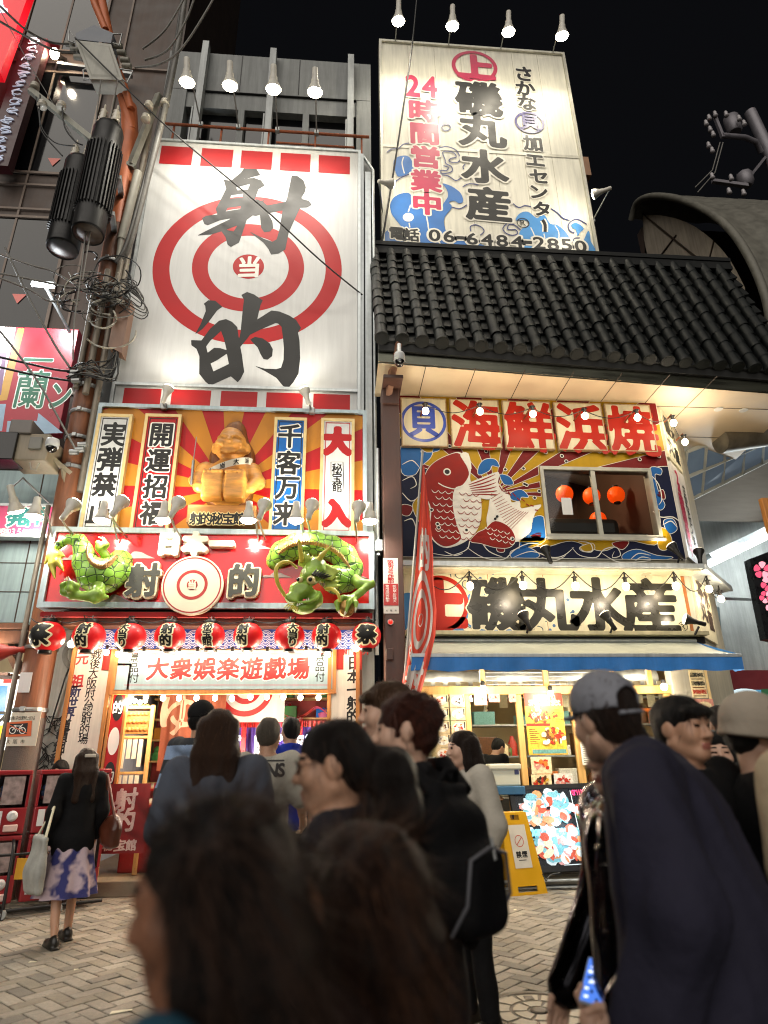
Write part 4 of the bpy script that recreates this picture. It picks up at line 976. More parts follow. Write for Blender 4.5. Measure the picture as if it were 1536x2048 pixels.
def lanterns():
 rx,rz=0.205,0.185
 cream=M('cream lantern ink rim','#dccfa4',0.5,emit=0.22);made={}  # rim ink also given a faint glow to keep it bright
 def make(kind,label):
  t=thing('paper_lantern',label,'lantern',(0,0,0),'red paper lanterns in a row under the dragon sign')
  prof=[]
  for i in range(49):
   a=math.pi*(0.12+0.76*i/48);prof.append((rx*math.sin(a)**0.9-0.0028*(i%2),-rz*math.cos(a)))
  MB().lathe(prof,n=36).build('body',paper_red,t,True)
  MB().lathe([(0.085,rz*0.9),(0.088,rz*0.9+0.05),(0.075,rz*0.9+0.055),(0.001,rz*0.9+0.055)],n=20).build('top_cap',dark_metal,t,True)
  MB().lathe([(0.001,-rz*0.9-0.045),(0.075,-rz*0.9-0.045),(0.082,-rz*0.9-0.04),(0.08,-rz*0.9)],n=20).build('bottom_cap',dark_metal,t,True)
  MB().tube([(0,0,rz*0.9+0.05),(0.01,0,rz+0.09)],0.006,6).build('hook',steel,t,True)
  m=MB()
  def put(ch,cx,cz,w,h,bold,rim,N=36):
   for lay,thr,mi in((0.004,bold+rim,1),(0.008,bold,0)):
    d,g=sdf_of(ch,N,1.15);V,F=contour(d,g,thr,None,2)
    P=[]
    for x,z in V:
     X,Z=cx+x*w,cz+z*h;R_=rx*max(0.02,1-min(0.99,(Z/rz)**2))**0.45;P.append((X,-math.sqrt(max(0.0004,R_*R_-X*X))-lay,Z))
    m.add(P,F,mi)
  sh={'matsuri':-0.02,'shateki':-0.01,'ataru':-0.045,'hihokan':-0.005,'shateki2':-0.045,'ataru2':0.04}[kind]
  if kind=='matsuri':put('祭',sh,0,0.25,0.25,0.055,0.075)
  elif kind.startswith('shateki'):
   put('射',sh+0.012,0.075,0.15,0.14,0.05,0.11);put('的',sh-0.005,-0.075,0.15,0.14,0.05,0.11)
  elif kind.startswith('ataru'):
   for ch,z in zip('大当り',(0.105,0.0,-0.10)):put(ch,sh,z,0.125,0.105,0.05,0.12)
  else:
   for ch,z in zip('秘宝館',(0.105,0.0,-0.10)):put(ch,sh,z,0.125,0.11,0.035,0.12)
  m.build('lettering',[black_ink,cream],t,True);return t
 row=[('matsuri',95,1273,1.04,'red lantern with one fat character hanging before the utility pole'),('shateki',178,1273,1.0,'two-character lantern in front of the left long white board, second from the pole'),('ataru',261,1274,0.96,'three-character lantern between the long white board and the pale blue board end'),('shateki',340,1273,0.97,'two-character lantern under the letter beside the bullseye disc, fourth from the pole'),('hihokan',420,1272,0.94,'middle lantern of the row, three narrow characters, under the bullseye disc'),('shateki2',496,1272,0.94,'two-character lantern just right of the middle lantern'),('ataru2',579,1273,0.98,'three-character lantern under the dragon chin'),('shateki2',653,1273,0.97,'two-character lantern under the dragon claw and gold ball'),('matsuri',733,1272,0.96,'red lantern with one fat character beside the brown pillar')]
 for kind,px,py,s,lab in row:
  p=PY(px,py,8.5)
  if kind in made:r=dup(made[kind],p,label=lab)
  else:r=made[kind]=make(kind,lab);r.location=p
  r.scale=(s,s,s);r.rotation_euler=(0,random.uniform(-0.03,0.03),random.uniform(-0.12,0.12))
lanterns()
def long_board(lab,x0,x1,z0,z1,Y,cols,ink2):
 t=thing('long_signboard',lab,'sign',((x0+x1)/2,Y,z0),'long upright shop boards')
 MB().bbox((x0,Y,z0),(x1,Y+0.05,z1),0.006).build('board',cream_board,t)
 fr=MB();frame(fr,x0-0.05,x1+0.05,z0-0.05,z1+0.05,Y-0.03,0.1,0.05);fr.build('frame',wood,t)
 f=Face(Y)
 for text,p0,p1,w,h,mi,b in cols:f.line(text,p0,p1,w,h,mi,1,bold=b,N=24,rise=0.06)
 f.mb.build('lettering',[black_ink,ink2,M('deep blue brush ink','#1c1f48',0.45)],t);return t
red_ink=M('red brush ink','#a8201c',0.45)
long_board('tall cream board with two columns of brush writing left of the shop entrance',-3.46,-3.00,0.75,2.98,9.0,[('元祖',(165,1317),(155,1362),24,26,1,0.03),('新世界',(150,1382),(138,1428),23,24,2,0.03),('道頓堀秘',(130,1450),(112,1518),23,24,0,0.03),('戦後大阪府公認射的場',(193,1308),(166,1478),20,21,0,0.01)],red_ink)
long_board('tall cream board with one column of brush writing beside the brown pillar',-0.02,0.32,0.75,2.98,9.0,[('新世界',(692,1300),(732,1300),17,20,1,0.02),('日本一射的',(708,1326),(706,1432),26,27,0,0.025),('場',(705,1462),(705,1462),26,27,0,0.025)],red_ink)
def main_board():
 Y=8.98;a=PY(238,1300,Y);b=PY(666,1378,Y);t=thing('entrance_signboard','wide pale blue board with red white-rimmed characters over the gallery entrance','sign',((a.x+b.x)/2,Y,b.z))
 MB().bbox((a.x,Y,b.z),(b.x,Y+0.05,a.z),0.006).build('board',M('pale blue board','#8fb0b8',0.55,noise=(5,0.06),streak=0.15),t)
 fr=MB();frame(fr,a.x-0.04,b.x+0.04,b.z-0.06,a.z+0.05,Y-0.03,0.1,0.05);fr.build('frame',wood,t)
 f=Face(Y)
 f.line('大衆娯楽遊戯場',(316,1337),(597,1337),42,42,0,2,bold=0.03,out=0.045,omi=1,N=40,rise=0.1)
 f.line('景品付',(268,1315),(268,1356),19,19,2,1,bold=0.01,N=24);f.line('景品付',(640,1313),(640,1354),19,19,2,1,bold=0.01,N=24)
 f.stroke([(248,1308),(656,1308),(656,1370),(248,1370)],1.2,0,1,sm=0,closed=True)
 f.mb.build('lettering',[M('bright red brush ink','#b01810',0.4),white_ink,black_ink],t)
main_board()
def string_light(lab,pts_px,Y,power,n_sag=0.03,mat=None,r=0.036,down=0.07,col=WARM):
 P=[PY(x,y,Y)for x,y in pts_px];t=thing('string_light',lab,'string light',P[len(P)//2],'bulb strings at the gallery entrance')
 c=MB()
 for a,b in zip(P,P[1:]):
  c.tube([a+(b-a)*q/5+Vector((0,0,down+0.03-n_sag*math.sin(math.pi*q/5)))for q in range(6)],0.006,5,cap=False)
 c.build('cable',cable_black,t)
 for p in P:
  s=MB().lathe([(0.012,down+0.03),(0.02,down+0.02),(0.021,0.035),(0.017,0.03)],p,10).build('socket',dark_metal,t)
  MB().ball(p,r,10,sz=1.15).build('bulb',mat or bulb_on,t)
  lamp('string_bulb_light','POINT',p+Vector((0,-0.28,-0.06)),power,col,0.05,None,t)
 return t
string_light('string of round bulbs across the top edge of the pale blue entrance board',[(213,1305),(236,1308),(258,1312),(287,1309),(322,1309),(358,1309),(394,1309),(430,1310),(464,1309),(498,1310),(534,1309),(572,1309),(612,1307),(636,1309),(656,1309),(714,1296),(145,1290)][:15],8.86,3.2)
string_light('string of warm bulbs hanging inside the gallery opening under the board',[(262,1398),(292,1394),(326,1396),(358,1396),(393,1396),(430,1396),(464,1397),(501,1394),(534,1394),(567,1394),(601,1395),(637,1395)],9.25,12)
for lab,p in(('bare bulb over the left long board behind the second lantern',(143,1288)),('bare bulb over the right long board behind the lantern at the pillar',(712,1296))):
 q=PY(*p,8.8);t=thing('bare_bulb',lab,'lamp',q);MB().ball(q,0.05,12).build('bulb',bulb_on,t);MB().lathe([(0.02,0.045),(0.028,0.06),(0.028,0.12),(0.01,0.13)],q,10).build('socket',dark_metal,t)
 MB().tube([q+Vector((0,0,0.12)),q+Vector((0,0.1,0.28))],0.008,6).build('cord',cable_black,t)
 lamp('bare_bulb_light','POINT',q+Vector((0,-0.25,-0.02)),12,WARM,0.05,None,t)
# ---------------------------------------------------------------- inside the gallery
def altar(lab,xc,Y,w):
 t=thing('prize_shrine',lab,'prize shelf',(xc,Y,0.9),'red prize shrines at the back of the gallery')
 red=M('lacquer red','#a81a12',0.3,noise=(4,0.1));purp=M('purple silk','#4a2f8c',0.5,noise=(6,0.2),sheen=0.3);gold=M('gold ornament','#b98a2c',0.35,0.7,noise=(14,0.3))
 b=MB();
 for x in(xc-w/2,xc+w/2):b.bbox((x-0.04,Y-0.04,0.5),(x+0.04,Y+0.04,2.2),0.008)
 for z in(0.95,1.25):b.bbox((xc-w/2+0.04,Y-0.25,z),(xc+w/2-0.04,Y+0.3,z+0.05),0.006)
 b.build('shelf_frame',red,t)
 r=MB();pr=[(xc-w/2-0.12,2.1),(xc-w/4,2.22),(xc,2.36),(xc+w/4,2.22),(xc+w/2+0.12,2.1)]
 V=[(x,y,z+dz)for x,z in smooth_loop(pr,4,False)for(y,dz)in((Y-0.25,0),(Y+0.3,0))];n=len(V)//2
 r.add(V,[(2*i,2*i+1,2*i+3,2*i+2)for i in range(n-1)],0,True)
 for k in range(16):x=xc-w/2-0.1+(w+0.2)*k/15;r.bbox((x-0.02,Y-0.27,2.03),(x+0.02,Y-0.22,2.12),0.005)
 r.build('roof',red,t)
 for s in(-1,1):
  V=[]
  for i in range(13):
   q=i/12
   for j in range(9):
    u=j/8;x=xc+s*(0.04+(w/2-0.08)*(0.15+0.85*q));z=2.04-u*(0.25+0.4*q);V.append((x,Y+0.12+0.03*math.sin(q*22+u*4),z))
  MB().add(V,[(i*9+j,i*9+j+1,i*9+j+10,i*9+j+9)for i in range(12)for j in range(8)],0,True).build('drape',purp,t)
 rnd=random.Random(int(xc*50)+99)
 for k in range(9):
  x=xc+(k-4)*w/10;z=1.30 if k%2 else 1.0;h=rnd.uniform(0.12,0.26)
  MB().lathe([(0.05,z),(0.06,z+0.02),(0.03,z+h*0.3),(0.055,z+h*0.55),(0.03,z+h*0.75),(0.04,z+h*0.9),(0.001,z+h)],(x,Y-0.1*(k%2),0),12).build('ornament',[gold,white_sign,M('orange toy','#c8641c',0.4),M('green toy','#3e8a3a',0.4)][(k*7+int(xc*10))%4],t)
 g=MB();bl=M('white shrine lamp','#ffffff',0.4,emit=9,ecol=(0.8,0.85,1.0),noise=None)
 for s in(-1,1):
  g.ball((xc+s*0.14,Y-0.1,1.86),0.055,10)
 g.build('lamp_globe',bl,t,each=True)
 lamp('shrine_light','POINT',(xc,Y-0.5,1.7),40,(0.95,0.85,0.8),0.08,None,t)
 sp=MB().bbox((xc+w/2-0.05,Y-0.12,1.35),(xc+w/2+0.07,Y-0.10,1.9),0.003);so=sp.build('price_slip',white_sign,t)
 f=MB()
 for k,ch in enumerate('大当射的'):glyph(f,ch,Vector((xc+w/2+0.01,Y-0.124,1.82-0.12*k)),0.10,0.10,0,0.02,18)
 f.build('lettering',black_ink,so)
altar('red prize shrine with purple drapes behind the man in the white tee',PY(545,1450,11.6).x,11.6,0.95)
altar('red prize shrine with purple drapes nearest the right long board',PY(634,1450,11.6).x,11.6,0.95)
altar('red prize shrine with purple drapes partly behind the long-haired woman',PY(462,1450,11.6).x,11.6,0.95)
def noren():
 Y=9.9;a=PY(330,1385,Y);b=PY(442,1540,Y);t=thing('noren_curtain','brown hanging cloth curtain with a pale brush letter inside the gallery','curtain',(a.x,Y,b.z))
 cl=M('brown noren cloth','#8a4a34',0.85,noise=(4,0.12),bump=(40,0.2));mb=MB();n=60;Yf=lambda x:Y+0.045*math.sin((x-a.x)*17)+0.02*math.sin(x*41)
 for(p,q)in((a.x,a.x+(b.x-a.x)*0.52),(a.x+(b.x-a.x)*0.54,b.x)):
  V=[(p+(q-p)*i/n,Yf(p+(q-p)*i/n),b.z+(a.z-b.z)*j/6)for i in range(n+1)for j in range(7)]
  mb.add(V,[(i*7+j,i*7+7+j,i*7+8+j,i*7+1+j)for i in range(n)for j in range(6)],0,True)
 mb.build('cloth',cl,t);g=MB();d,gg=sdf_of('ゆ',36,1.0);V,F=contour(d,gg,0.015,None,2);s=0.62
 g.add([(PY(360,1428,Y).x+x*s,Yf(PY(360,1428,Y).x+x*s)-0.008,PY(360,1428,Y).z+z*s)for x,z in V],F);g.build('lettering',M('pale dyed print','#c9a08a',0.85),t)
noren()
def counter():
 Y=9.6;t=thing('prize_counter','red cloth covered counter with rows of round white tins inside the gallery','counter',(-1.4,Y,0.16))
 MB().bbox((-2.75,Y,0.16),(-0.1,Y+0.5,0.93),0.02).build('front',red_cloth,t);MB().bbox((-2.8,Y-0.05,0.93),(-0.05,Y+0.55,0.97),0.01).build('top',M('red counter top','#a8181a',0.4),t)
 MB().bbox((-2.8,Y+0.45,1.12),(-0.05,Y+0.9,1.15),0.008).build('back_step',M('red counter top','#a8181a',0.4),t)
 cap=M('white tin','#cfc6ae',0.35,noise=(9,0.08));root=None
 for k in range(14):
  p=(-2.62+k*0.185,Y+0.1,0.97)
  if root is None:
   root=thing('prize_tin','round pale tin in the front row on the red counter','tin',(0,0,0),'pale tins on the red counter')
   MB().lathe([(0.07,0),(0.075,0.02),(0.07,0.045),(0.04,0.065),(0.001,0.07)],n=16).build('dome',cap,root,True);MB().lathe([(0.078,0.0),(0.08,0.006),(0.078,0.012)],n=16).build('base',wood_pale,root,True);root.location=p
  else:dup(root,p)
 for k in range(12):dup(root,(-2.55+k*0.2,Y+0.6,1.15),label='round pale tin on the raised back step of the red counter',group='pale tins on the back step')
counter()
def cloth_banner():
 Y=8.92;a=PY(209,1568,Y);b=PY(287,1706,Y);t=thing('cloth_banner','faded red cloth banner with white brush characters hung low at the gallery front','banner',(a.x,Y,b.z))
 n=24;Yf=lambda x:Y+0.014*math.sin((x-a.x)*22)
 V=[(a.x+(b.x-a.x)*i/n,Yf(a.x+(b.x-a.x)*i/n),z)for i in range(n+1)for z in(b.z,(a.z+b.z)/2,a.z)]
 MB().add(V,[(i*3+j,i*3+3+j,i*3+4+j,i*3+1+j)for i in range(n)for j in range(2)],0,True).build('cloth',M('faded red banner cloth','#8a2a2c',0.85,noise=(6,0.12),bump=(60,0.15)),t)
 m=MB()
 for ch,px,py,s in(('射',252,1599,44),('的',248,1641,44),('秘',217,1690,22),('宝',240,1690,22),('館',262,1690,22)):
  c=PY(px,py,Y);sx,sz=mpp(px,py,Y);d,g=sdf_of(ch,32,1.1);V,F=contour(d,g,0.035,None,2)
  m.add([(c.x+x*s*sx,Yf(c.x+x*s*sx)-0.006,c.z+(z+0.08*x)*s*sz)for x,z in V],F)
 m.build('lettering',M('pale banner print','#d8c4bc',0.8),t)
 V=[(b.x+0.03+2.6*i/90,Y+0.02+0.02*math.sin(i*1.1),z)for i in range(91)for z in(b.z+0.02,a.z)]
 t2=thing('counter_cloth','plain dark red cloth along the gallery front behind the crowd','cloth',(b.x,Y,b.z));MB().add(V,[(2*i,2*i+2,2*i+3,2*i+1)for i in range(90)],0,True).build('cloth',M('faded red banner cloth',''),t2)
cloth_banner()
def wooden_stand():
 Y=9.35;a=PY(232,1410,Y);b=PY(292,1565,Y);t=thing('wooden_rack','honey coloured wooden rack with slips and a lit carved panel at the entrance','rack',(a.x,Y,b.z))
 m=MB();x0,x1=a.x,b.x;zt,zb=a.z,0.17
 for x in(x0,x1-0.05):m.bbox((x,Y,zb),(x+0.05,Y+0.06,zt),0.006)
 for z in(0.9,1.35,1.8,zt-0.05):m.bbox((x0+0.05,Y,z),(x1-0.05,Y+0.25,z+0.035),0.005)
 m.build('frame',wood_pale,t)
 p=MB();p.bbox((x0+0.06,Y+0.02,1.86),(x1-0.06,Y+0.05,zt-0.08),0.004)
 for k in range(7):
  for j in range(4):p.lathe([(0.03,0),(0.03,0.01),(0.012,0.018)],(x0+0.1+k*(x1-x0-0.2)/6,Y+0.02,1.92+j*0.1),8,ax='y')
 p.build('carved_panel',wood,t)
 s=MB();rnd=random.Random(2)
 for k in range(5):x=x0+0.07+k*0.075;h=rnd.uniform(0.25,0.4);s.bbox((x,Y-0.012,1.32-h),(x+0.055,Y-0.006,1.34),0.001);s.bbox((x,Y-0.012,1.78-h*0.9),(x+0.055,Y-0.006,1.79),0.001)
 s.build('paper_slip',paper,t)
 g=MB();
 for k in range(6):g.ball((x0+0.05+k*0.07,Y-0.05,zt+0.03+0.02*(k%2)),0.032,8)
 g.build('bulb',bulb_on,t);lamp('rack_light','POINT',((x0+x1)/2,Y-0.18,zt-0.02),14,WARM,0.08,None,t)
 Y2=9.0;c=PY(207,1330,Y2);d=PY(236,1560,Y2);t2=thing('red_side_board','narrow red upright board with white lens shapes beside the long cream board','sign',(c.x,Y2,0.6))
 MB().bbox((-2.92,Y2,0.6),(-2.72,Y2+0.05,c.z),0.005).build('board',red_sign,t2);q=MB()
 for k in range(5):
  zc=2.6-k*0.42;P=[(-2.82+0.07*math.cos(u),Y2-0.004,zc+0.17*math.sin(u))for u in np.linspace(0,2*math.pi,24,False)];q.add(P,[tuple(range(24))],0 if k%2==0 else 1)
  if k%2:glyph(q,'的',Vector((-2.82,Y2-0.008,zc)),0.13,0.16,0,0.02,20)
 fr=MB();frame(fr,-2.93,-2.71,0.58,c.z+0.02,Y2-0.02,0.08,0.03);q.build('lettering',[white_ink,black_ink],t2);fr.build('frame',wood,t2)
wooden_stand()
def prize_wall():
 t=thing('prize_wall','crowded red and gold prize wall filling the back of the gallery','prize display',(-1.2,12.4,1.0));rnd=random.Random(12);red=M('lacquer red','');gold=M('ochre ray paint','')
 b=MB();b.bbox((-3.2,12.5,0.9),(0.4,12.6,2.95),0.01);b.build('panel',M('red prize panel','#8c2014',0.5,noise=(4,0.2)),t);s=MB()
 for z in(1.15,1.5,1.85,2.2,2.55):s.bbox((-3.2,12.2,z),(0.4,12.5,z+0.03),0.004)
 s.build('shelf',wood_pale,t)
 for k,c in enumerate((gold,white_sign,red_sign,blue_ink,M('orange toy',''),M('green toy',''),M('pink toy','#c86a8c',0.45))):
  m=MB()
  for q in range(13):x=rnd.uniform(-3.1,0.3);z=rnd.choice((1.18,1.53,1.88,2.23,2.58));h=rnd.uniform(0.12,0.28);w=rnd.uniform(0.05,0.11);(m.bbox((x-w,12.2,z),(x+w,12.34,z+h),0.01)if q%3 else m.lathe([(w,z),(w*1.1,z+h*.4),(w*.5,z+h*.6),(w*.7,z+h*.8),(.001,z+h)],(x,12.27,0),10))
  m.build('prize',c,t)
 f=Face(9.9);a=PY(415,1395,10.4);g=thing('fat_character_board','pale board with a fat red character beside the brown noren','sign',(a.x,10.4,1.9));f=Face(10.4);f.text('大',425,1418,60,62,0,1,bold=0.13,N=30);f.mb.build('lettering',red_sign,g);q=PY(455,1470,10.4);MB().bbox((a.x-0.08,10.405,q.z),(q.x,10.44,a.z+0.1),0.004).build('board',cream_board,g)
 d=Face(10.2);r=thing('bullseye_flag','hanging cloth with red bullseye rings inside the gallery','banner',PY(455,1380,10.2));
 for r1,r0 in((0.42,0.34),(0.24,0.16),(0.07,0)):d.disc((492,1376),r1,0,1,40,r0)
 d.mb.build('lettering',red_sign,r);c=PY(492,1376,10.2);MB().bbox((c.x-0.6,10.205,c.z-0.5),(c.x+0.6,10.215,c.z+0.5),0.002).build('cloth',white_sign,r)
prize_wall()
# ================================================================ seafood restaurant building
def PZH(px,py,z):
 d=ray(px,py);return EYE+d*((z-EYE.z)/d.z)
sea_blue=M('wave blue paint','#2468b0',0.4,noise=(3,0.12));navy_ink=M('navy paint','#171c3c',0.4,noise=(4,0.15));cream_sign=M('cream sign sheet','#d9d2b4',0.32,noise=(2,0.05),streak=0.16)
crimson=M('crimson sign ink','#b01c48',0.4,noise=(4,0.08));orange_red=M('orange red ink','#a02010',0.5,spec=0.2,noise=(4,0.06));bone=M('bone white line paint','#d8d4c8',0.45)
blue_ring=M('royal blue ink','#1f3c9c',0.4)
def seafood_building():
 t=thing('seafood_building','two storey corner restaurant building with wave murals under a grey tiled canopy','building',(3.2,9.2,0))
 w=MB()
 wx0,wx1=PY(1084,1000,9.1).x,PY(1308,1000,9.1).x;wz1,wz0=PY(1190,938,9.1).z,PY(1200,1078,9.1).z
 F0,F1=0.97,5.45
 w.box((F0,9.1,2.95),(F1,9.3,wz0));w.box((F0,9.1,wz1),(F1,9.3,7.25));w.box((F0,9.1,wz0),(wx0,9.3,wz1));w.box((wx1,9.1,wz0),(F1,9.3,wz1))
 c=MB();A=Vector((F1,9.1,0));B=Vector((F1+1.15,10.35,0))
 w.add([(A.x,A.y,0),(B.x,B.y,0),(B.x,B.y,7.25),(A.x,A.y,7.25)],[(0,1,2,3)])
 w.add([(B.x,B.y,0),(B.x,15,0),(B.x,15,7.25),(B.x,B.y,7.25)],[(0,1,2,3)])
 w.box((F0,9.3,0),(F0+0.15,13,7.25));w.box((F0,13,0),(6.6,13.2,7.25))
 w.build('wall',M('shop wall','#b9b4a2',0.7,noise=(3,0.08),streak=0.2),t)
 fl=MB();fl.box((F0+0.15,9.3,4.0),(F1,13,4.15));fl.box((F0+0.15,9.12,0),(F1,13,0.1));fl.build('floor_slab',M('shop floor','#6a6258',0.5),t)
 return t,(wx0,wx1,wz0,wz1)
SB,WIN=seafood_building()
# ---------------------------------------------------------------- tiled canopy
def canopy():
 t=thing('tiled_canopy','dark grey traditional tiled canopy roof projecting over the restaurant','canopy roof',PY(1100,700,8.3))
 tile=M('dark roof tile','#0d1111',0.55,spec=0.25,noise=(7,0.22),bump=(40,0.2));tile2=M('dark roof pan tile','#0a0d0d',0.6,spec=0.25,noise=(7,0.25),bump=(40,0.2))
 E0,E1=PY(757,684,8.1),PY(1600,752,8.62);R0,R1=PY(752,512,9.6),PY(1600,552,9.6);R0,R1=[R0+(R1-R0)*((e.x-R0.x)/(R1.x-R0.x))for e in(E0,E1)]
 lerp=lambda a,b,s:a+(b-a)*s
 N=23;NR=11;pan=MB();bar=MB();cap=MB()
 nrm=(R0-E0).cross(E1-E0).normalized();nrm=nrm if nrm.y<0 else-nrm
 for k in range(N):
  s0=(k+0.12)/N;s1=(k+1.12)/N;sm=(s0+s1)/2
  a,b=lerp(E0,E1,sm),lerp(R0,R1,sm)
  e=lerp(E0,E1,s0),lerp(E0,E1,s1);r=lerp(R0,R1,s0),lerp(R0,R1,s1)
  for j in range(NR):
   u0,u1=j/NR,(j+1.12)/NR;lift0,lift1=0.075,0.02
   row=[]
   for u,lf in((u0,lift0),(u1,lift1)):
    for q in range(5):
     p=lerp(lerp(e[0],r[0],u),lerp(e[1],r[1],u),q/4);sag=-0.035*math.sin(math.pi*q/4);row.append(p+nrm*(lf+sag))
   under=[p-nrm*0.035 for p in row[:5]]
   pan.add(row,[(q,q+1,q+6,q+5)for q in range(4)],0,True)
   pan.add(row[:5]+under,[(q,q+5,q+6,q+1)for q in range(4)])
  a2,b2=lerp(E0,E1,s0),lerp(R0,R1,s0)
  for j in range(NR):
   u0,u1=j/NR,(j+1.03)/NR
   jx=Vector((random.uniform(-.008,.008),0,0))+nrm*random.uniform(-.006,.006);bar.tube([lerp(a2,b2,u0)+nrm*0.085+jx,lerp(a2,b2,u1)+nrm*0.085+jx],[0.099,0.088],12,cap=False)
  d=(b2-a2).normalized();c0=a2+nrm*0.085
  cap.tube([c0-d*0.03,c0+d*0.05],0.112,18);cap.tube([c0-d*0.036,c0-d*0.02],[0.085,0.09],18)
 pan.build('pan_tile',tile2,t);bar.build('cover_tile',tile,t);cap.build('end_tile',tile,t)
 rg=MB()
 for h,wd in((0.0,0.30),(0.10,0.26),(0.20,0.30)):rg.beam(R0+Vector((0,0,h)),R1+Vector((0,0,h)),wd,0.09)
 rg.build('ridge',tile2,t)
 fa=MB();dv=Vector((0,0.03,-0.02))
 def strip(za,zb,y,mi):
  fa.add([E0+Vector((0,y,za)),E1+Vector((0,y,za)),E1+Vector((0,y+0.02,zb)),E0+Vector((0,y+0.02,zb))],[(0,1,2,3)],mi)
 strip(0.02,-0.10,0.0,0);strip(-0.10,-0.13,0.03,0);fa.beam(E0+Vector((0,0.06,-0.05)),E1+Vector((0,0.06,-0.05)),0.08,0.14,0)
 fa.build('eave_board',M('black eave board','#1a1b1a',0.6,noise=(8,0.2)),t)
 fs=MB();fs.beam(E0+Vector((0,0.10,-0.22)),E1+Vector((0,0.10,-0.22)),0.05,0.22,0);fs.build('flashing',M('tarnished flashing','#55564c',0.3,0.75,noise=(3,0.3),stretch=(0.4,1,4)),t)
 zs=E0.z-0.34;so=MB();P=[PZH(x,y,zs)for x,y in((757,706),(900,716),(1100,735),(1300,757),(1536,792),(1620,805))]+[PZH(x,y,zs)for x,y in((1620,815),(1480,880),(1362,905))]+[PZH(1300,797,zs),PZH(800,775,zs),PZH(757,772,zs)]
 P2=[(p.x,min(p.y,13.0),zs)for p in P]
 P2=[(E0.x,8.16,zs),(E1.x,E1.y+0.08,zs),(E1.x+0.5,12.5,zs),(6.7,12.0,zs),(5.4,9.12,zs),(E0.x,9.12,zs)]
 so.poly3(P2);so.poly3([(x,y,z+0.03)for x,y,z in P2]);so.build('soffit',M('cream soffit board','#cbb799',0.55,noise=(2.0,0.08),streak=0.0),t)
 jm=MB()
 for k in range(7):x=1.35+k*0.78;jm.box((x-0.006,8.2,zs-0.004),(x+0.006,9.1 if x<5.4 else 12,zs-0.001))
 jm.box((5.0,9.14,zs-0.0045),(8,9.155,zs-0.0015));jm.box((6.0,10.2,zs-0.0045),(8,10.215,zs-0.0015));jm.build('joint',M('dark joint','#3c3026',0.8),t,each=True)
 for k,(px,py)in enumerate(((1437,818),(1487,820))):
  p=PZH(px,py,zs);p=Vector((min(p.x,8),p.y,zs));MB().lathe([(0.07,-0.012),(0.075,-0.002),(0.075,0.0)],p,20).build('downlight',shade_white,t,each=True)
 s=MB()
 for x in(1.2,3.0,4.9):s.beam((x,10.3,10.2),(x,10.3,17.0),0.12);s.beam((x,11.6,10.2),(x,10.4,15.0),0.08)
 s.box((0.9,10.0,9.9),(8.0,13.0,10.6));s.build('roof_frame',dark_metal,t)
 return zs
ZS=canopy()
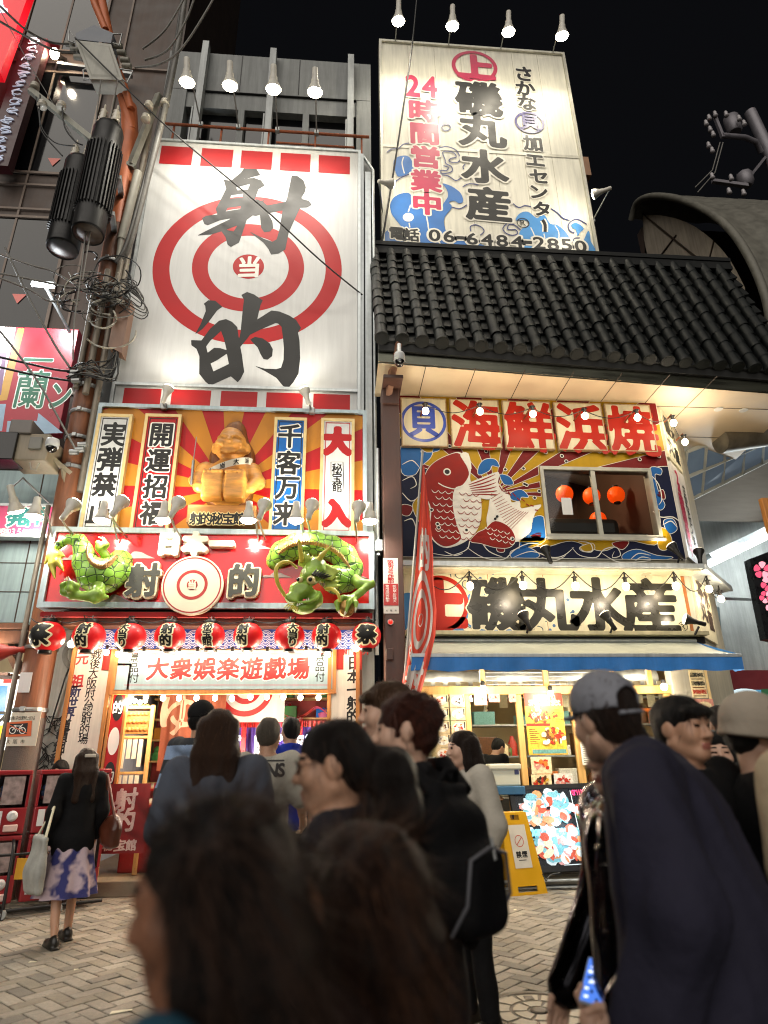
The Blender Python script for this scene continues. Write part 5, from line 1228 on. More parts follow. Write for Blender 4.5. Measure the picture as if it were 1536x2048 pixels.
def pillar():
 t=thing('brown_pillar','brown square steel pillar between the two shops with a camera warning sticker','pillar',(0.8,8.6,0))
 br=M('brown pillar paint','#4c3128',0.5,noise=(3,0.12),streak=0.2,bump=(20,0.08));MB().bbox((0.69,8.5,0.0),(0.96,8.8,6.85),0.012).build('post',br,t)
 a=PY(766,1116,8.49);b=PY(798,1227,8.49);s=MB().bbox((a.x,8.494,b.z),(b.x,8.4995,a.z),0.001).build('sticker',M('white sticker','#cfc9c0',0.4),t)
 m=MB();c=(a.z*0.53+b.z*0.47);zz=b.z+(a.z-b.z)*0.53;z2=b.z+(a.z-b.z)*0.14
 m.add([(a.x+0.004,8.49,z2),(b.x-0.004,8.49,z2),(b.x-0.004,8.49,zz),(a.x+0.004,8.49,zz)],[(0,1,2,3)],0)
 xc=(a.x+b.x)/2;W=b.x-a.x
 for k,ch in enumerate('防犯カメラ作動中'):glyph(m,ch,Vector((xc,8.49,a.z-0.045-0.043*k)),W*0.42,0.045,0,0.03,24)
 for col in(-1,1):
  for k,ch in enumerate('警戒巡回作動中大阪'[:7]if col<0 else '防犯禁止区域大阪'[:7]):glyph(m,ch,Vector((xc+col*W*0.24,8.487,zz-0.035-0.035*k)),W*0.24,0.032,1,0.01,16)
 for k,ch in enumerate('大阪市'):glyph(m,ch,Vector((xc+(k-1)*0.06,8.49,b.z+0.04)),0.03,0.03,2,0.01,16)
 m.build('lettering',[M('sticker red','#b02420',0.4),white_ink,black_ink],t)
 p=PY(781,1244,8.47);MB().lathe([(0.045,0.0),(0.045,0.02),(0.036,0.03)],(p.x,8.5,p.z),18,ax='y').build('lamp_housing',steel,t);MB().ball((p.x,8.475,p.z),0.03,12).build('red_lamp',M('glowing red lamp','#ff2010',0.3,emit=2.2,ecol='#ff1810',noise=None),t)
 q=PY(780,1308,8.48);MB().bbox((q.x-0.05,8.45,q.z-0.08),(q.x+0.04,8.5,q.z+0.07),0.008).build('switch_box',br,t)
 st=MB();st.beam(PY(800,665,8.05),PY(775,792,8.5),0.09,0.12);st.build('strut',M('brown strut paint','#8a6450',0.5,noise=(4,0.12)),t)
 pl=MB();pl.bbox((0.69,8.16,6.87),(0.99,8.9,6.93),0.008);pl.bbox((0.70,8.45,6.6),(0.95,8.5,6.87),0.006);pl.build('head_plate',br,t)
 cd=MB();cd.tube([(0.62,8.62,4.2),(0.62,8.62,5.9)],0.028);cd.bbox((0.57,8.55,4.25),(0.68,8.68,4.42),0.01);cd.build('conduit',alu,t)
 p=PY(799,722,7.95);t2=thing('dome_camera','white dome security camera hanging from the canopy eave by the pillar','security camera',p)
 MB().lathe([(0.02,0.30),(0.03,0.30),(0.03,0.14),(0.075,0.13),(0.085,0.10),(0.088,0.0),(0.08,-0.01)],p,20).build('housing',M('white camera shell','#c4c6c6',0.35),t2)
 MB().ball(p+Vector((0,0,-0.02)),0.077,16).build('dome',M('smoked dome','#0d0d0e',0.08,noise=None,coat=1.0),t2)
 MB().ball(p+Vector((0,-0.066,-0.04)),0.025,10).build('lens',M('lens glass','#7c8288',0.1,0.5,noise=None),t2)
 MB().beam(p+Vector((0,0,0.3)),p+Vector((0,0.25,0.34)),0.04).build('bracket',alu,t2)
pillar()
# ---------------------------------------------------------------- billboard on the roof
def billboard():
 Y=9.9;x0,x1,z0,z1=0.90,5.27,11.15,17.3;t=thing('roof_billboard','tall white roof billboard with black and crimson brush lettering, blue waves and a phone number','billboard',(3.1,Y,z0))
 MB().bbox((x0,Y,z0),(x1,Y+0.25,z1),0.01).build('board',M('weathered white billboard','#dcd9ca',0.5,spec=0.35,noise=(1.2,0.05),streak=0.22),t)
 fr=MB();frame(fr,x0-0.06,x1+0.06,z0-0.06,z1+0.06,Y-0.05,0.32,0.06);zs=PY(960,303,Y).z;fr.box((x0,Y-0.012,zs-0.04),(x1,Y-0.001,zs+0.04));sm=MB()
 for k in range(1,7):x=x0+k*(x1-x0)/7;sm.box((x-0.005,Y-0.0015,z0+0.05),(x+0.005,Y+0.01,z1-0.05))
 sm.build('seam',M('grimy seam','#a09a86',0.7,noise=(9,0.3)),t,each=True);fr.build('frame',M('dull billboard frame','#c6c3b4',0.4,0.2,noise=(6,0.08),streak=0.2),t)
 f=Face(Y-0.012);S=lambda p:[(740+x/6.4,280+y/6.4)for x,y in p];S2=lambda p:[(980+x/6.4,280+y/6.4)for x,y in p]
 B=[(258,830),(300,740),(390,688),(500,680),(560,760),(700,890),(880,880),(955,790),(1000,710),(975,620),(925,555),(1040,590),(1140,660),(1180,720),(1190,790),(1140,812),(1080,780),(1010,800),(1050,860),(960,980),(950,1080),(1000,1200),(1180,1262),(1560,1398),(900,1378),(195,1342),(215,1160),(400,1130),(330,1020),(275,940)]
 A=[(300,300),(330,230),(420,200),(500,215),(560,300),(700,420),(520,420),(470,440),(370,470),(330,420)]
 C_=[(330,1030),(360,960),(430,918),(510,930),(600,1000),(690,955),(770,1070),(860,1088),(960,1170),(1010,1260),(900,1290),(420,1262),(395,1150),(500,1080),(440,1020)]
 D_=[(1040,1085),(1110,1060),(1200,1130),(1155,1180),(1120,1230),(1100,1150),(1060,1130)];E_=[(395,1418),(430,1350),(800,1400),(1090,1440),(1180,1320),(1260,1160),(1290,1300),(1305,1478)]
 for p in(S(B),S(A)):union_art(f,[smooth_loop(p,3)],[],0,1,1.0)
 for p in(S2(C_),S2(D_),S2(E_)):union_art(f,[smooth_loop(p,3)],[],5,1,1.0)
 for p,w in((S([(430,220),(410,300),(440,430)]),2.2),(S([(520,830),(490,920)]),2.5),(S([(500,1060),(510,1120)]),2.5),(S([(720,960),(740,1060),(770,1180),(940,1370)]),2.6),(S([(1040,1320),(1160,1385)]),2.6),(S([(380,1300),(440,1345)]),2.4)):f.stroke(p,w,3,2)
 for p,w in((S2([(520,1120),(560,1200),(575,1270)]),2),(S2([(690,1200),(710,1300)]),2),(S2([(830,1095),(880,1180),(880,1280)]),2),(S2([(620,1450),(700,1410)]),2),(S2([(800,1450),(870,1425)]),2)):f.stroke(p,w,3,2)
 f.mb.add([f.P((740+(490+70*math.cos(u))/6.4,280+(990+55*math.sin(u))/6.4),3)for u in np.linspace(0,6.28,24,False)],[tuple(range(24))],3)
 for p in(S([(215,160),(280,115),(360,108),(430,55),(520,38)]),S([(880,105),(980,85),(1100,130),(1150,220),(1130,280),(1060,290),(1010,265),(1040,235),(1100,220),(1080,170),(1000,145),(930,160),(960,250),(970,300),(1040,340),(1050,400),(960,430),(900,420),(910,390),(980,390),(1000,350),(940,330)]),S([(310,545),(400,480),(500,440)]),S([(900,445),(1000,460),(1100,520),(1180,470)]),S([(1185,600),(1270,560),(1390,575)]),S([(1050,860),(1150,880),(1240,830)]),S([(1290,1170),(1285,1110),(1350,1085),(1430,1120),(1460,1170),(1410,1220)]),S([(1220,310),(1190,340),(1200,375)]),S2([(295,815),(370,865),(450,840),(525,855)]),S2([(780,880),(860,930),(930,1000),(1020,1030)]),S2([(1040,1040),(1120,1015),(1240,1080)]),S2([(1040,1040),(1000,1090),(1020,1160),(1080,1190)]),S2([(390,1150),(300,1080),(240,1090),(225,1140),(270,1150),(330,1150),(350,1200),(280,1220),(200,1190),(165,1130),(215,1070)]),S2([(1060,1320),(1080,1260),(1150,1255)])):f.stroke(p,2.1,4,2,sm=4)
 for cx_,cy_,rx in((892,255,8.5),(868,231,9)):f.stroke([(cx_+rx*math.cos(u),cy_+rx*0.75*math.sin(u))for u in np.linspace(0,6.28,14,False)],2.0,4,2,sm=2,closed=True)
 K=dict(N=36,rise=-0.04)
 f.text('2',825,172,40,40,1,4,bold=0.045,out=0.05,omi=3,**K);f.text('4',859,174,40,40,1,4,bold=0.045,out=0.05,omi=3,**K)
 for ch,x,y in(('時',848,222),('間',849,268),('営',851,314),('業',852,362),('中',854,408)):f.text(ch,x,y,58,41,1,4,bold=0.045,out=0.06,omi=3,aniso=1.1,**K)
 for ch,x,y in(('磯',957,197),('丸',964,260),('水',969,333),('産',976,408)):f.text(ch,x,y,86,64,2,4,bold=0.046,out=0.05,omi=3,aniso=1.3,shear=0.02,N=46,rise=-0.05)
 for ch,x,y in(('さ',1048,148),('か',1051,177),('な',1054,206),('加',1065,287),('エ',1070,321),('セ',1077,353),('ン',1078,385),('タ',1083,418)):f.text(ch,x,y,37,29,2,4,bold=0.04,out=0.05,omi=3,N=30,rise=-0.06)
 f.stroke([(1085,440),(1090,450),(1090,464)],12,3,4,sm=3);f.stroke([(1085,440),(1090,450),(1090,464)],6.5,2,5,sm=3)
 c=(949,133);f.disc(c,0.545,1,3,56,0.455);f.text('上',951,133,70,46,1,4,bold=0.06,N=40,rise=-0.05)
 c=(1059,245);f.disc(c,0.345,6,3,48,0.29);f.text('貝',1060,245,40,29,6,4,bold=0.03,N=30,rise=-0.06)
 for ch,x,y in(('電',794,467),('話',823,470)):f.text(ch,x,y,30,25,2,4,bold=0.03,out=0.09,omi=3,N=28,rise=-0.04)
 for ch,x,y in(('0',869,471),('6',898,473),('-',921,476),('6',944,478),('4',974,480),('8',1004,482),('4',1034,484),('-',1055,485),('2',1078,486),('8',1106,489),('5',1133,490),('0',1161,493)):f.text(ch,x,y,34 if ch!='-' else 26,22,2,4,bold=0.035,out=0.13,omi=3,N=28)
 f.disc((1046,446),0.135,2,4,32,0.115);f.text('R',1046,446,14,11,2,4,bold=0.0,N=22)
 f.mb.build('lettering',[sea_blue,crimson,black_ink,bone,M('navy line ink','#27306a',0.4),M('light wave blue','#3f86c4',0.4,noise=(3,0.1)),M('violet ink','#3a3474',0.4)],t)
 grp='lamps over the roof billboard'
 for i,(h,fx,fy)in enumerate((((797,28),790,84),((905,38),896,91),((1017,50),1000,101),((1124,58),1104,110))):
  ft=PY(fx,fy,9.95);hx=PY(h[0],h[1],8.9).x
  flood(('arm lamp over the crimson column end','arm lamp over the red ringed character','arm lamp over the small character column','arm lamp over the outer top corner')[i]+' of the roof billboard',h,8.9,(ft.x,9.95,17.36),(hx,9.9,13.8),92,grp,s=1.6,cone=120,col=(1.0,0.91,0.74))
 for lab,h,f2,aim in(('side lamp low on the billboard edge by the hanging wire',(774,366),(766,430),(2.2,9.9,12.6)),('side lamp on an arm past the outer low edge of the billboard',(1200,384),(1185,442),(4.2,9.9,12.2))):
  ft=PY(f2[0],f2[1],9.95);flood(lab,h,9.1,ft,aim,38,grp,s=1.15,cone=130,col=(1.0,0.91,0.76))
billboard()
# ---------------------------------------------------------------- fish mural with kanji panels and window
def mural():
 Y=9.09;t=thing('fish_mural','painted wall panel of a leaping red sea bream among waves and sunrays','mural',(3.2,Y,4.3));x0,x1,z0,z1=1.0,5.44,4.33,7.22
 wx0,wx1,wz0,wz1=WIN
 b=MB();b.box((x0,Y-0.02,z0),(x1,Y+0.005,wz0));b.box((x0,Y-0.02,wz1),(x1,Y+0.005,z1));b.box((x0,Y-0.02,wz0),(wx0,Y+0.005,wz1));b.box((wx1,Y-0.02,wz0),(x1,Y+0.005,wz1))
 yel=M('mural yellow','#b08a0c',0.5,spec=0.2,noise=(3,0.10),streak=0.1);red=M('mural red','#6c0e0e',0.5,spec=0.2,noise=(3,0.10),streak=0.1);fish=M('mural fish red','#861a10',0.5,spec=0.2,noise=(4,0.12));b.build('board',yel,t)
 f=Face(Y-0.022);S=lambda p:[(780+x/2.477,760+y/2.477)for x,y in p]
 win=[(1073,928),(1297,935),(1322,1084),(1084,1084)]
 def px_of(x,z):
  d=Vector((x,f.Y,z))-EYE;zc=d.dot(FWD);return(768+FPX*d.dot(RGT)/zc,1024-FPX*d.dot(UPV)/zc)
 win=[px_of(wx0-0.02,wz1+0.02),px_of(wx1+0.02,wz1+0.02),px_of(wx1+0.02,wz0-0.02),px_of(wx0-0.02,wz0-0.02)]
 bd=[px_of(x0,z1),px_of(x1,z1),px_of(x1,z0),px_of(x0,z0)]
 def clip_poly(p):
  for i in range(4):
   a,c=bd[i],bd[(i+1)%4];out=[]
   ins=lambda q:(c[0]-a[0])*(q[1]-a[1])-(c[1]-a[1])*(q[0]-a[0])>=0
   for j in range(len(p)):
    q,r=p[j],p[(j+1)%len(p)]
    if ins(q):out.append(q)
    if ins(q)!=ins(r):
     n1=(c[0]-a[0])*(q[1]-a[1])-(c[1]-a[1])*(q[0]-a[0]);n2=(c[0]-a[0])*(r[1]-a[1])-(c[1]-a[1])*(r[0]-a[0]);u=n1/(n1-n2);out.append((q[0]+(r[0]-q[0])*u,q[1]+(r[1]-q[1])*u))
   p=out
   if not p:return p
  return p
 def art(p,mi,lay,sm=4,rim=1.2):
  p=smooth_loop(S(p),sm)if sm else S(p);p=clip_poly(p)
  if len(p)<3:return
  union_art(f,[p],[win],mi,lay,1.25,rim=rim,rimmi=5)
 cx_,cy_=520,560;R=1500
 for a0,a1 in((-168,-158),(-140,-128),(-112,-98),(-82,-70),(-56,-44),(-32,-23),(-14,-7),(-1,4)):
  art([(cx_,cy_),(cx_+R*math.cos(math.radians(a0)),cy_+R*math.sin(math.radians(a0))),(cx_+R*math.cos(math.radians(a1)),cy_+R*math.sin(math.radians(a1)))],0,1,0,0.9)
 art([(40,330),(110,330),(140,420),(200,460),(150,560),(110,620),(140,700),(200,760),(330,800),(460,780),(520,820),(620,800),(760,830),(900,800),(1050,850),(1180,800),(1330,810),(1330,620),(1290,480),(1350,430),(1500,500),(1500,1000),(0,1000)],2,4,5)
 blue=1
 for p in([(55,330),(130,330),(180,360),(240,350),(245,330),(220,330),(200,385),(150,430),(120,470),(60,460)],[(440,430),(470,395),(520,395),(540,430),(505,425),(490,450),(440,470)],[(545,470),(590,480),(610,515),(580,520),(560,510)],[(600,560),(650,545),(685,580),(650,580),(640,600),(600,590)],[(690,700),(760,680),(770,780),(700,820),(640,830)],[(1285,440),(1340,440),(1340,470),(1310,470),(1330,560),(1360,620),(1330,640),(1290,540)],[(1150,870),(1220,840),(1320,870),(1400,880),(1300,900),(1180,905)],[(600,850),(680,830),(740,870),(680,890),(610,885)],[(1355,700),(1400,690),(1420,740),(1380,760)]):art(p,blue,6,4)
 for p in([(640,800),(700,770),(770,790),(700,830)],[(1330,740),(1370,745),(1395,800),(1370,840),(1330,830)],[(940,830),(1000,810),(1010,840),(960,850)]):art(p,6,6,4)
 for p in([(530,830),(560,820),(565,850),(535,850)],[(1100,810),(1180,800),(1150,840)],[(1320,570),(1350,545),(1360,590)],[(60,620),(110,630),(95,670),(60,665)],[(700,770),(745,755),(740,790),(710,795)]):art(p,0,6,4)
 art([(540,520),(560,560),(590,575),(600,610),(640,605),(650,640),(745,620),(715,660),(700,720),(690,760),(625,800),(560,780),(500,760),(480,700),(490,640),(500,580)],5,7,3)
 art([(470,740),(520,700),(590,730),(620,790),(590,830),(520,830),(450,810),(400,800),(430,760)],3,9,4)
 art([(200,640),(170,560),(175,470),(220,410),(300,370),(350,365),(395,430),(395,500),(440,560),(450,660),(430,740),(370,800),(280,830),(220,800),(195,740)],5,9,4)
 art([(203,640),(172,560),(175,470),(220,410),(300,370),(345,368),(375,420),(390,470),(360,520),(320,540),(310,620),(330,720),(350,790),(280,826),(222,798),(198,740)],3,11,4,0)
 art([(350,370),(385,368),(400,440),(385,430),(365,400)],5,13,3);art([(385,520),(450,490),(535,460),(530,510),(540,540),(500,560),(490,590),(440,580),(400,550)],5,11,3)
 for k in range(6):f.stroke(S([(388+k*4,522+k*9),(450+k*10,500+k*14),(520+k*2,470+k*20)]),2.6,3,14,sm=3,taper=True)
 for k in range(13):u=k/12;f.stroke(S([(500+90*u,590+160*u),(545+140*u,560+90*u+30*math.sin(3*u))]),3.0,3,11,sm=0,taper=True)
 for k in range(9):f.stroke(S([(540+22*k,525+15*k-9*(k%2)),(556+22*k,552+12*k-9*(k%2))]),2.2,3,12,sm=0)
 for r in range(8):
  for k in range(7):
   x=205+k*34+(17 if r%2 else 0)+r*3;y=545+r*32+k*3
   if x<430 and(x-200)>(r-4)*4:f.stroke(S([(x,y),(x+10,y+13),(x+22,y+14),(x+34,y+3)]),1.5,5 if x<330 else 3,15,sm=3,taper=True)
 for r in range(3):
  for k in range(4):x=470+k*32+12*r;y=730+r*26+k*8;f.stroke(S([(x,y),(x+12,y+12),(x+26,y+4)]),1.4,5,15,sm=3)
 f.stroke(S([(238,512),(270,530),(320,542),(350,530)]),2.0,5,15,sm=4)
 e=S([(282,457)])[0];f.disc(e,0.062,5,15,24);f.disc(e,0.04,4,16,24)
 for p in([(210,860),(300,870),(380,840),(400,790),(460,770),(500,800),(470,820),(455,800)],[(380,830),(460,880),(560,890),(620,840),(690,810),(760,820)],[(450,800),(490,850),(560,880)],[(610,880),(700,850),(800,880),(860,870),(910,830)],[(750,880),(820,895),(870,870)],[(930,800),(990,810),(1000,850),(960,850),(940,830)],[(900,830),(940,870),(1020,880),(1060,840),(1120,830),(1140,870),(1100,880),(1110,850)],[(1050,860),(1120,900),(1200,905),(1290,895)],[(1190,890),(1230,860),(1290,870)],[(1210,900),(1245,878),(1290,885)],[(1290,470),(1330,520),(1345,590),(1330,620)],[(1300,650),(1340,680),(1400,680),(1440,710)],[(1350,720),(1390,700),(1420,730)],[(60,500),(110,480),(130,520),(100,540)],[(60,560),(100,600),(130,590)],[(70,700),(110,690),(130,740)],[(60,420),(110,400),(150,440)],[(270,850),(320,870),(360,860)]):
  q=clip_poly(S(p))if False else S(p);f.stroke(q,2.0,5,9,sm=4,taper=True)
 for x,y in((295,330),(475,355),(455,340),(570,445),(660,440),(770,360),(850,378),(872,405),(1035,356),(1235,395),(1330,380),(715,585),(675,522),(665,517),(520,690),(530,678),(235,715),(240,732),(378,745),(605,788),(205,645),(738,552)):
  p=S([(x,y)])[0];f.disc(p,0.034,5,13,16);f.disc(p,0.022,4,14,14)
 f.mb.build('artwork',[red,M('mural blue','#1c5a98',0.5,spec=0.2,noise=(3,0.12)),M('mural navy','#0e1430',0.5,spec=0.2,noise=(3,0.15)),fish,black_ink,bone,yel],t)
 pn=M('cream panel','#c8c0a4',0.5,spec=0.25,noise=(3,0.06),streak=0.15)
 xs=[PY(p,848,9.0).x for p in(799,898,1004,1108,1211,1309)];zt,zb=PY(1050,803,9.0).z,PY(1050,897,9.0).z
 for i,(ch,px,py)in enumerate((('貝',847,843),('海',953,849),('鮮',1059,853),('浜',1163,857),('焼',1265,861))):
  s=thing('character_panel',('cream panel with a blue ringed character','cream panel with a red brush character beside the ringed panel','middle cream panel of the five with a red brush character','cream panel with a red brush character over the upper window','cream panel with a red brush character at the chamfered corner')[i]+' above the fish mural','sign',((xs[i]+xs[i+1])/2,9.0,zb),'five cream character panels above the fish mural')
  MB().bbox((xs[i]+0.035,9.0,zb),(xs[i+1]-0.035,9.065,zt),0.006).build('board',pn,s);g=Face(9.0)
  fr=MB();frame(fr,xs[i]+0.03,xs[i+1]-0.03,zb-0.006,zt+0.006,8.995,0.07,0.018);fr.build('edge',M('rusty panel edge','#a48a68',0.6,0.2,noise=(20,0.3)),s)
  if i==0:g.disc((px,py),0.375,0,1,56,0.325);g.text(ch,px,py,58,60,0,1,bold=0.04,N=40,aniso=1.3)
  else:g.text(ch,px,py,94,94,1,1,bold=0.036,N=52,aniso=1.15,rise=-0.03)
  g.mb.build('lettering',[blue_ring,orange_red],s)
 w=thing('upper_window','aluminium sliding window in the mural showing orange lanterns inside','window',((wx0+wx1)/2,9.05,wz0))
 fr=MB();frame(fr,wx0,wx1,wz0,wz1,9.03,0.14,0.055);xm=wx0+(wx1-wx0)*0.47;fr.box((xm-0.035,9.04,wz0+0.055),(xm+0.035,9.10,wz1-0.055));fr.bbox((wx0-0.03,8.99,wz0-0.05),(wx1+0.03,9.03,wz0-0.002),0.006);fr.build('frame',M('silver window frame','#a9a79a',0.4,0.5,noise=(8,0.1)),w)
 gl=bpy.data.materials.new('clear window glass');gl.use_nodes=True;nt=gl.node_tree;nt.nodes.remove(nt.nodes['Principled BSDF']);tr=nt.nodes.new('ShaderNodeBsdfTransparent');gg=nt.nodes.new('ShaderNodeBsdfGlossy');gg.inputs['Roughness'].default_value=0.03;mx=nt.nodes.new('ShaderNodeMixShader');fz=nt.nodes.new('ShaderNodeFresnel');fz.inputs[0].default_value=1.5
 tr.inputs[0].default_value=(0.9,0.93,0.92,1);nt.links.new(fz.outputs[0],mx.inputs[0]);nt.links.new(tr.outputs[0],mx.inputs[1]);nt.links.new(gg.outputs[0],mx.inputs[2]);nt.links.new(mx.outputs[0],nt.nodes['Material Output'].inputs[0]);_M['glass']=gl
 MB().add([(wx0+0.05,9.07,wz0+0.05),(wx1-0.05,9.07,wz0+0.05),(wx1-0.05,9.07,wz1-0.05),(wx0+0.05,9.07,wz1-0.05)],[(0,1,2,3)]).build('pane',gl,w)
 rm=thing('upper_room','dim brown upstairs dining room seen through the mural window','room',(3.8,11,4.15));r=MB();r.box((2.0,12.6,4.16),(5.4,12.7,7.2));r.box((2.0,9.32,7.0),(5.4,12.6,7.1));r.box((2.0,9.32,4.16),(2.1,12.6,7.0));r.box((5.3,9.32,4.16),(5.4,12.6,7.0));r.build('room_wall',M('brown room wall','#5a4234',0.6,noise=(2,0.15)),rm)
 dt=MB();dt.tube([(3.0,10.4,6.7),(5.2,11.6,6.8)],0.12,12);dt.tube([(3.6,11.4,6.9),(3.6,11.4,5.6)],0.06,10);dt.tube([(4.4,12,6.9),(3.2,11.2,6.0)],0.05,8);dt.build('duct',steel,rm);st=MB();st.bbox((2.6,9.6,4.16),(5.2,10.4,4.95),0.02);st.bbox((3.6,9.9,4.95),(4.9,10.3,5.35),0.12);st.build('furniture',M('dark furniture','#17130f',0.5),rm)
 lamp('upper_room_fill','POINT',(3.4,10.2,6.6),75,(1,0.75,0.5),0.15,None,rm)  # added lamp without a fixture, standing in for the upstairs room light
 org=M('glowing orange lantern','#ff6a18',0.5,emit=0.55,ecol='#ff4a08',noise=(5,0.25));root=None
 for(px,py,Yl,lb)in((1129,988,10.2,'behind the white notice'),(1183,992,10.2,'behind the middle window post'),(1232,990,10.2,'nearest the chamfered corner'),(1196,1040,10.6,'low over the dark furniture')):
  p=PY(px,py,Yl);lab='orange lit lantern inside the upper window '+lb
  if root is None:
   root=thing('orange_lantern',lab,'lantern',(0,0,0),'orange lanterns inside the upper window');pr=[(0.155*math.sin(math.pi*(0.1+0.8*i/22))**0.8-0.009*(i%2),-0.15*math.cos(math.pi*(0.1+0.8*i/22)))for i in range(23)]
   MB().lathe(pr,n=22).build('body',org,root,True);MB().lathe([(0.06,0.14),(0.06,0.17)],n=14).lathe([(0.06,-0.17),(0.06,-0.14)],n=14).build('cap',dark_metal,root,True);root.location=p
  else:dup(root,p,label=lab)
 a=PY(1122,995,9.05);b=PY(1147,1029,9.05);tag(MB().bbox((a.x,9.055,b.z),(b.x,9.062,a.z),0.001).build('window_notice',white_sign),'small white notice stuck inside the upper mural window','notice')
mural()
def hanging_bulb(lab,px,py,Y,power,group,arm=None,drop=0.16):
 p=PY(px,py,Y);t=thing('hanging_bulb',lab,'lamp',p,group)
 MB().ball(p,0.052,12,sz=1.15).build('bulb',bulb_on,t);MB().lathe([(0.018,0.05),(0.026,0.06),(0.028,0.12),(0.05,0.13),(0.012,0.15),(0.012,drop+0.02)],p,12).build('socket',dark_metal,t)
 if arm:MB().tube([p+Vector((0,0,drop)),p+Vector((0,0.02,drop+0.05)),Vector((p.x-0.02,arm,p.z+drop+0.02))],0.014,6).build('arm',rust,t)
 lamp('hanging_bulb_light','POINT',p+Vector((0,-0.35,-0.05)),power,WARM,0.05,None,t);return p
def bulbs_right():
 g='bulbs in front of the character panels';P=[hanging_bulb('bulb on a bracket before the '+n,x,y,8.6,6,g,9.0,0.12)for n,x,y in(('blue ringed panel',851,822),('panel beside the ringed one',960,823),('middle character panel',1066,828),('fourth character panel',1170,832),('last character panel by the corner',1275,835))]
 P+=[hanging_bulb('outer bulb on the chamfered corner, upper one',1347,846,9.0,16,g,9.3,0.12),hanging_bulb('outer bulb on the chamfered corner, lower one',1370,884,9.5,16,g,9.8,0.12)]
 t=thing('bulb_cable','thin black cable looping between the panel bulbs','cable',P[2]);c=MB()
 for a,b in zip(P,P[1:]):c.tube([a+(b-a)*q/8+Vector((0,0.05,0.14-0.14*math.sin(math.pi*q/8)))for q in range(9)],0.007,5,cap=False)
 c.build('cord',cable_black,t)
 g='bulbs hanging over the restaurant name band';P=[hanging_bulb('bulb hanging '+n,x,y,8.75,10,g,None,0.2)for n,x,y in(('before the stone-radical character of the name band',940,1172),('between the first two black characters',1046,1171),('between the second and third black characters',1151,1172),('between the third and fourth black characters',1252,1173),('past the last black character',1352,1172))]
 P+=[hanging_bulb('bulb hanging at the chamfer of the name band',1418,1178,9.1,14,g,None,0.2),hanging_bulb('outermost bulb of the name band by the concrete wall',1442,1198,9.6,14,g,None,0.2)]
 t=thing('bulb_cable','thin black cable swagged along the restaurant name band','cable',P[2]);c=MB()
 for a,b in zip([P[0]+Vector((-0.75,0,0))]+P,P):
  if(b-a).length>1e-3:c.tube([a+(b-a)*q/10+Vector((0,0.0,0.22-0.28*math.sin(math.pi*q/10)))for q in range(11)],0.008,5,cap=False)
 c.build('cord',cable_black,t)
bulbs_right()
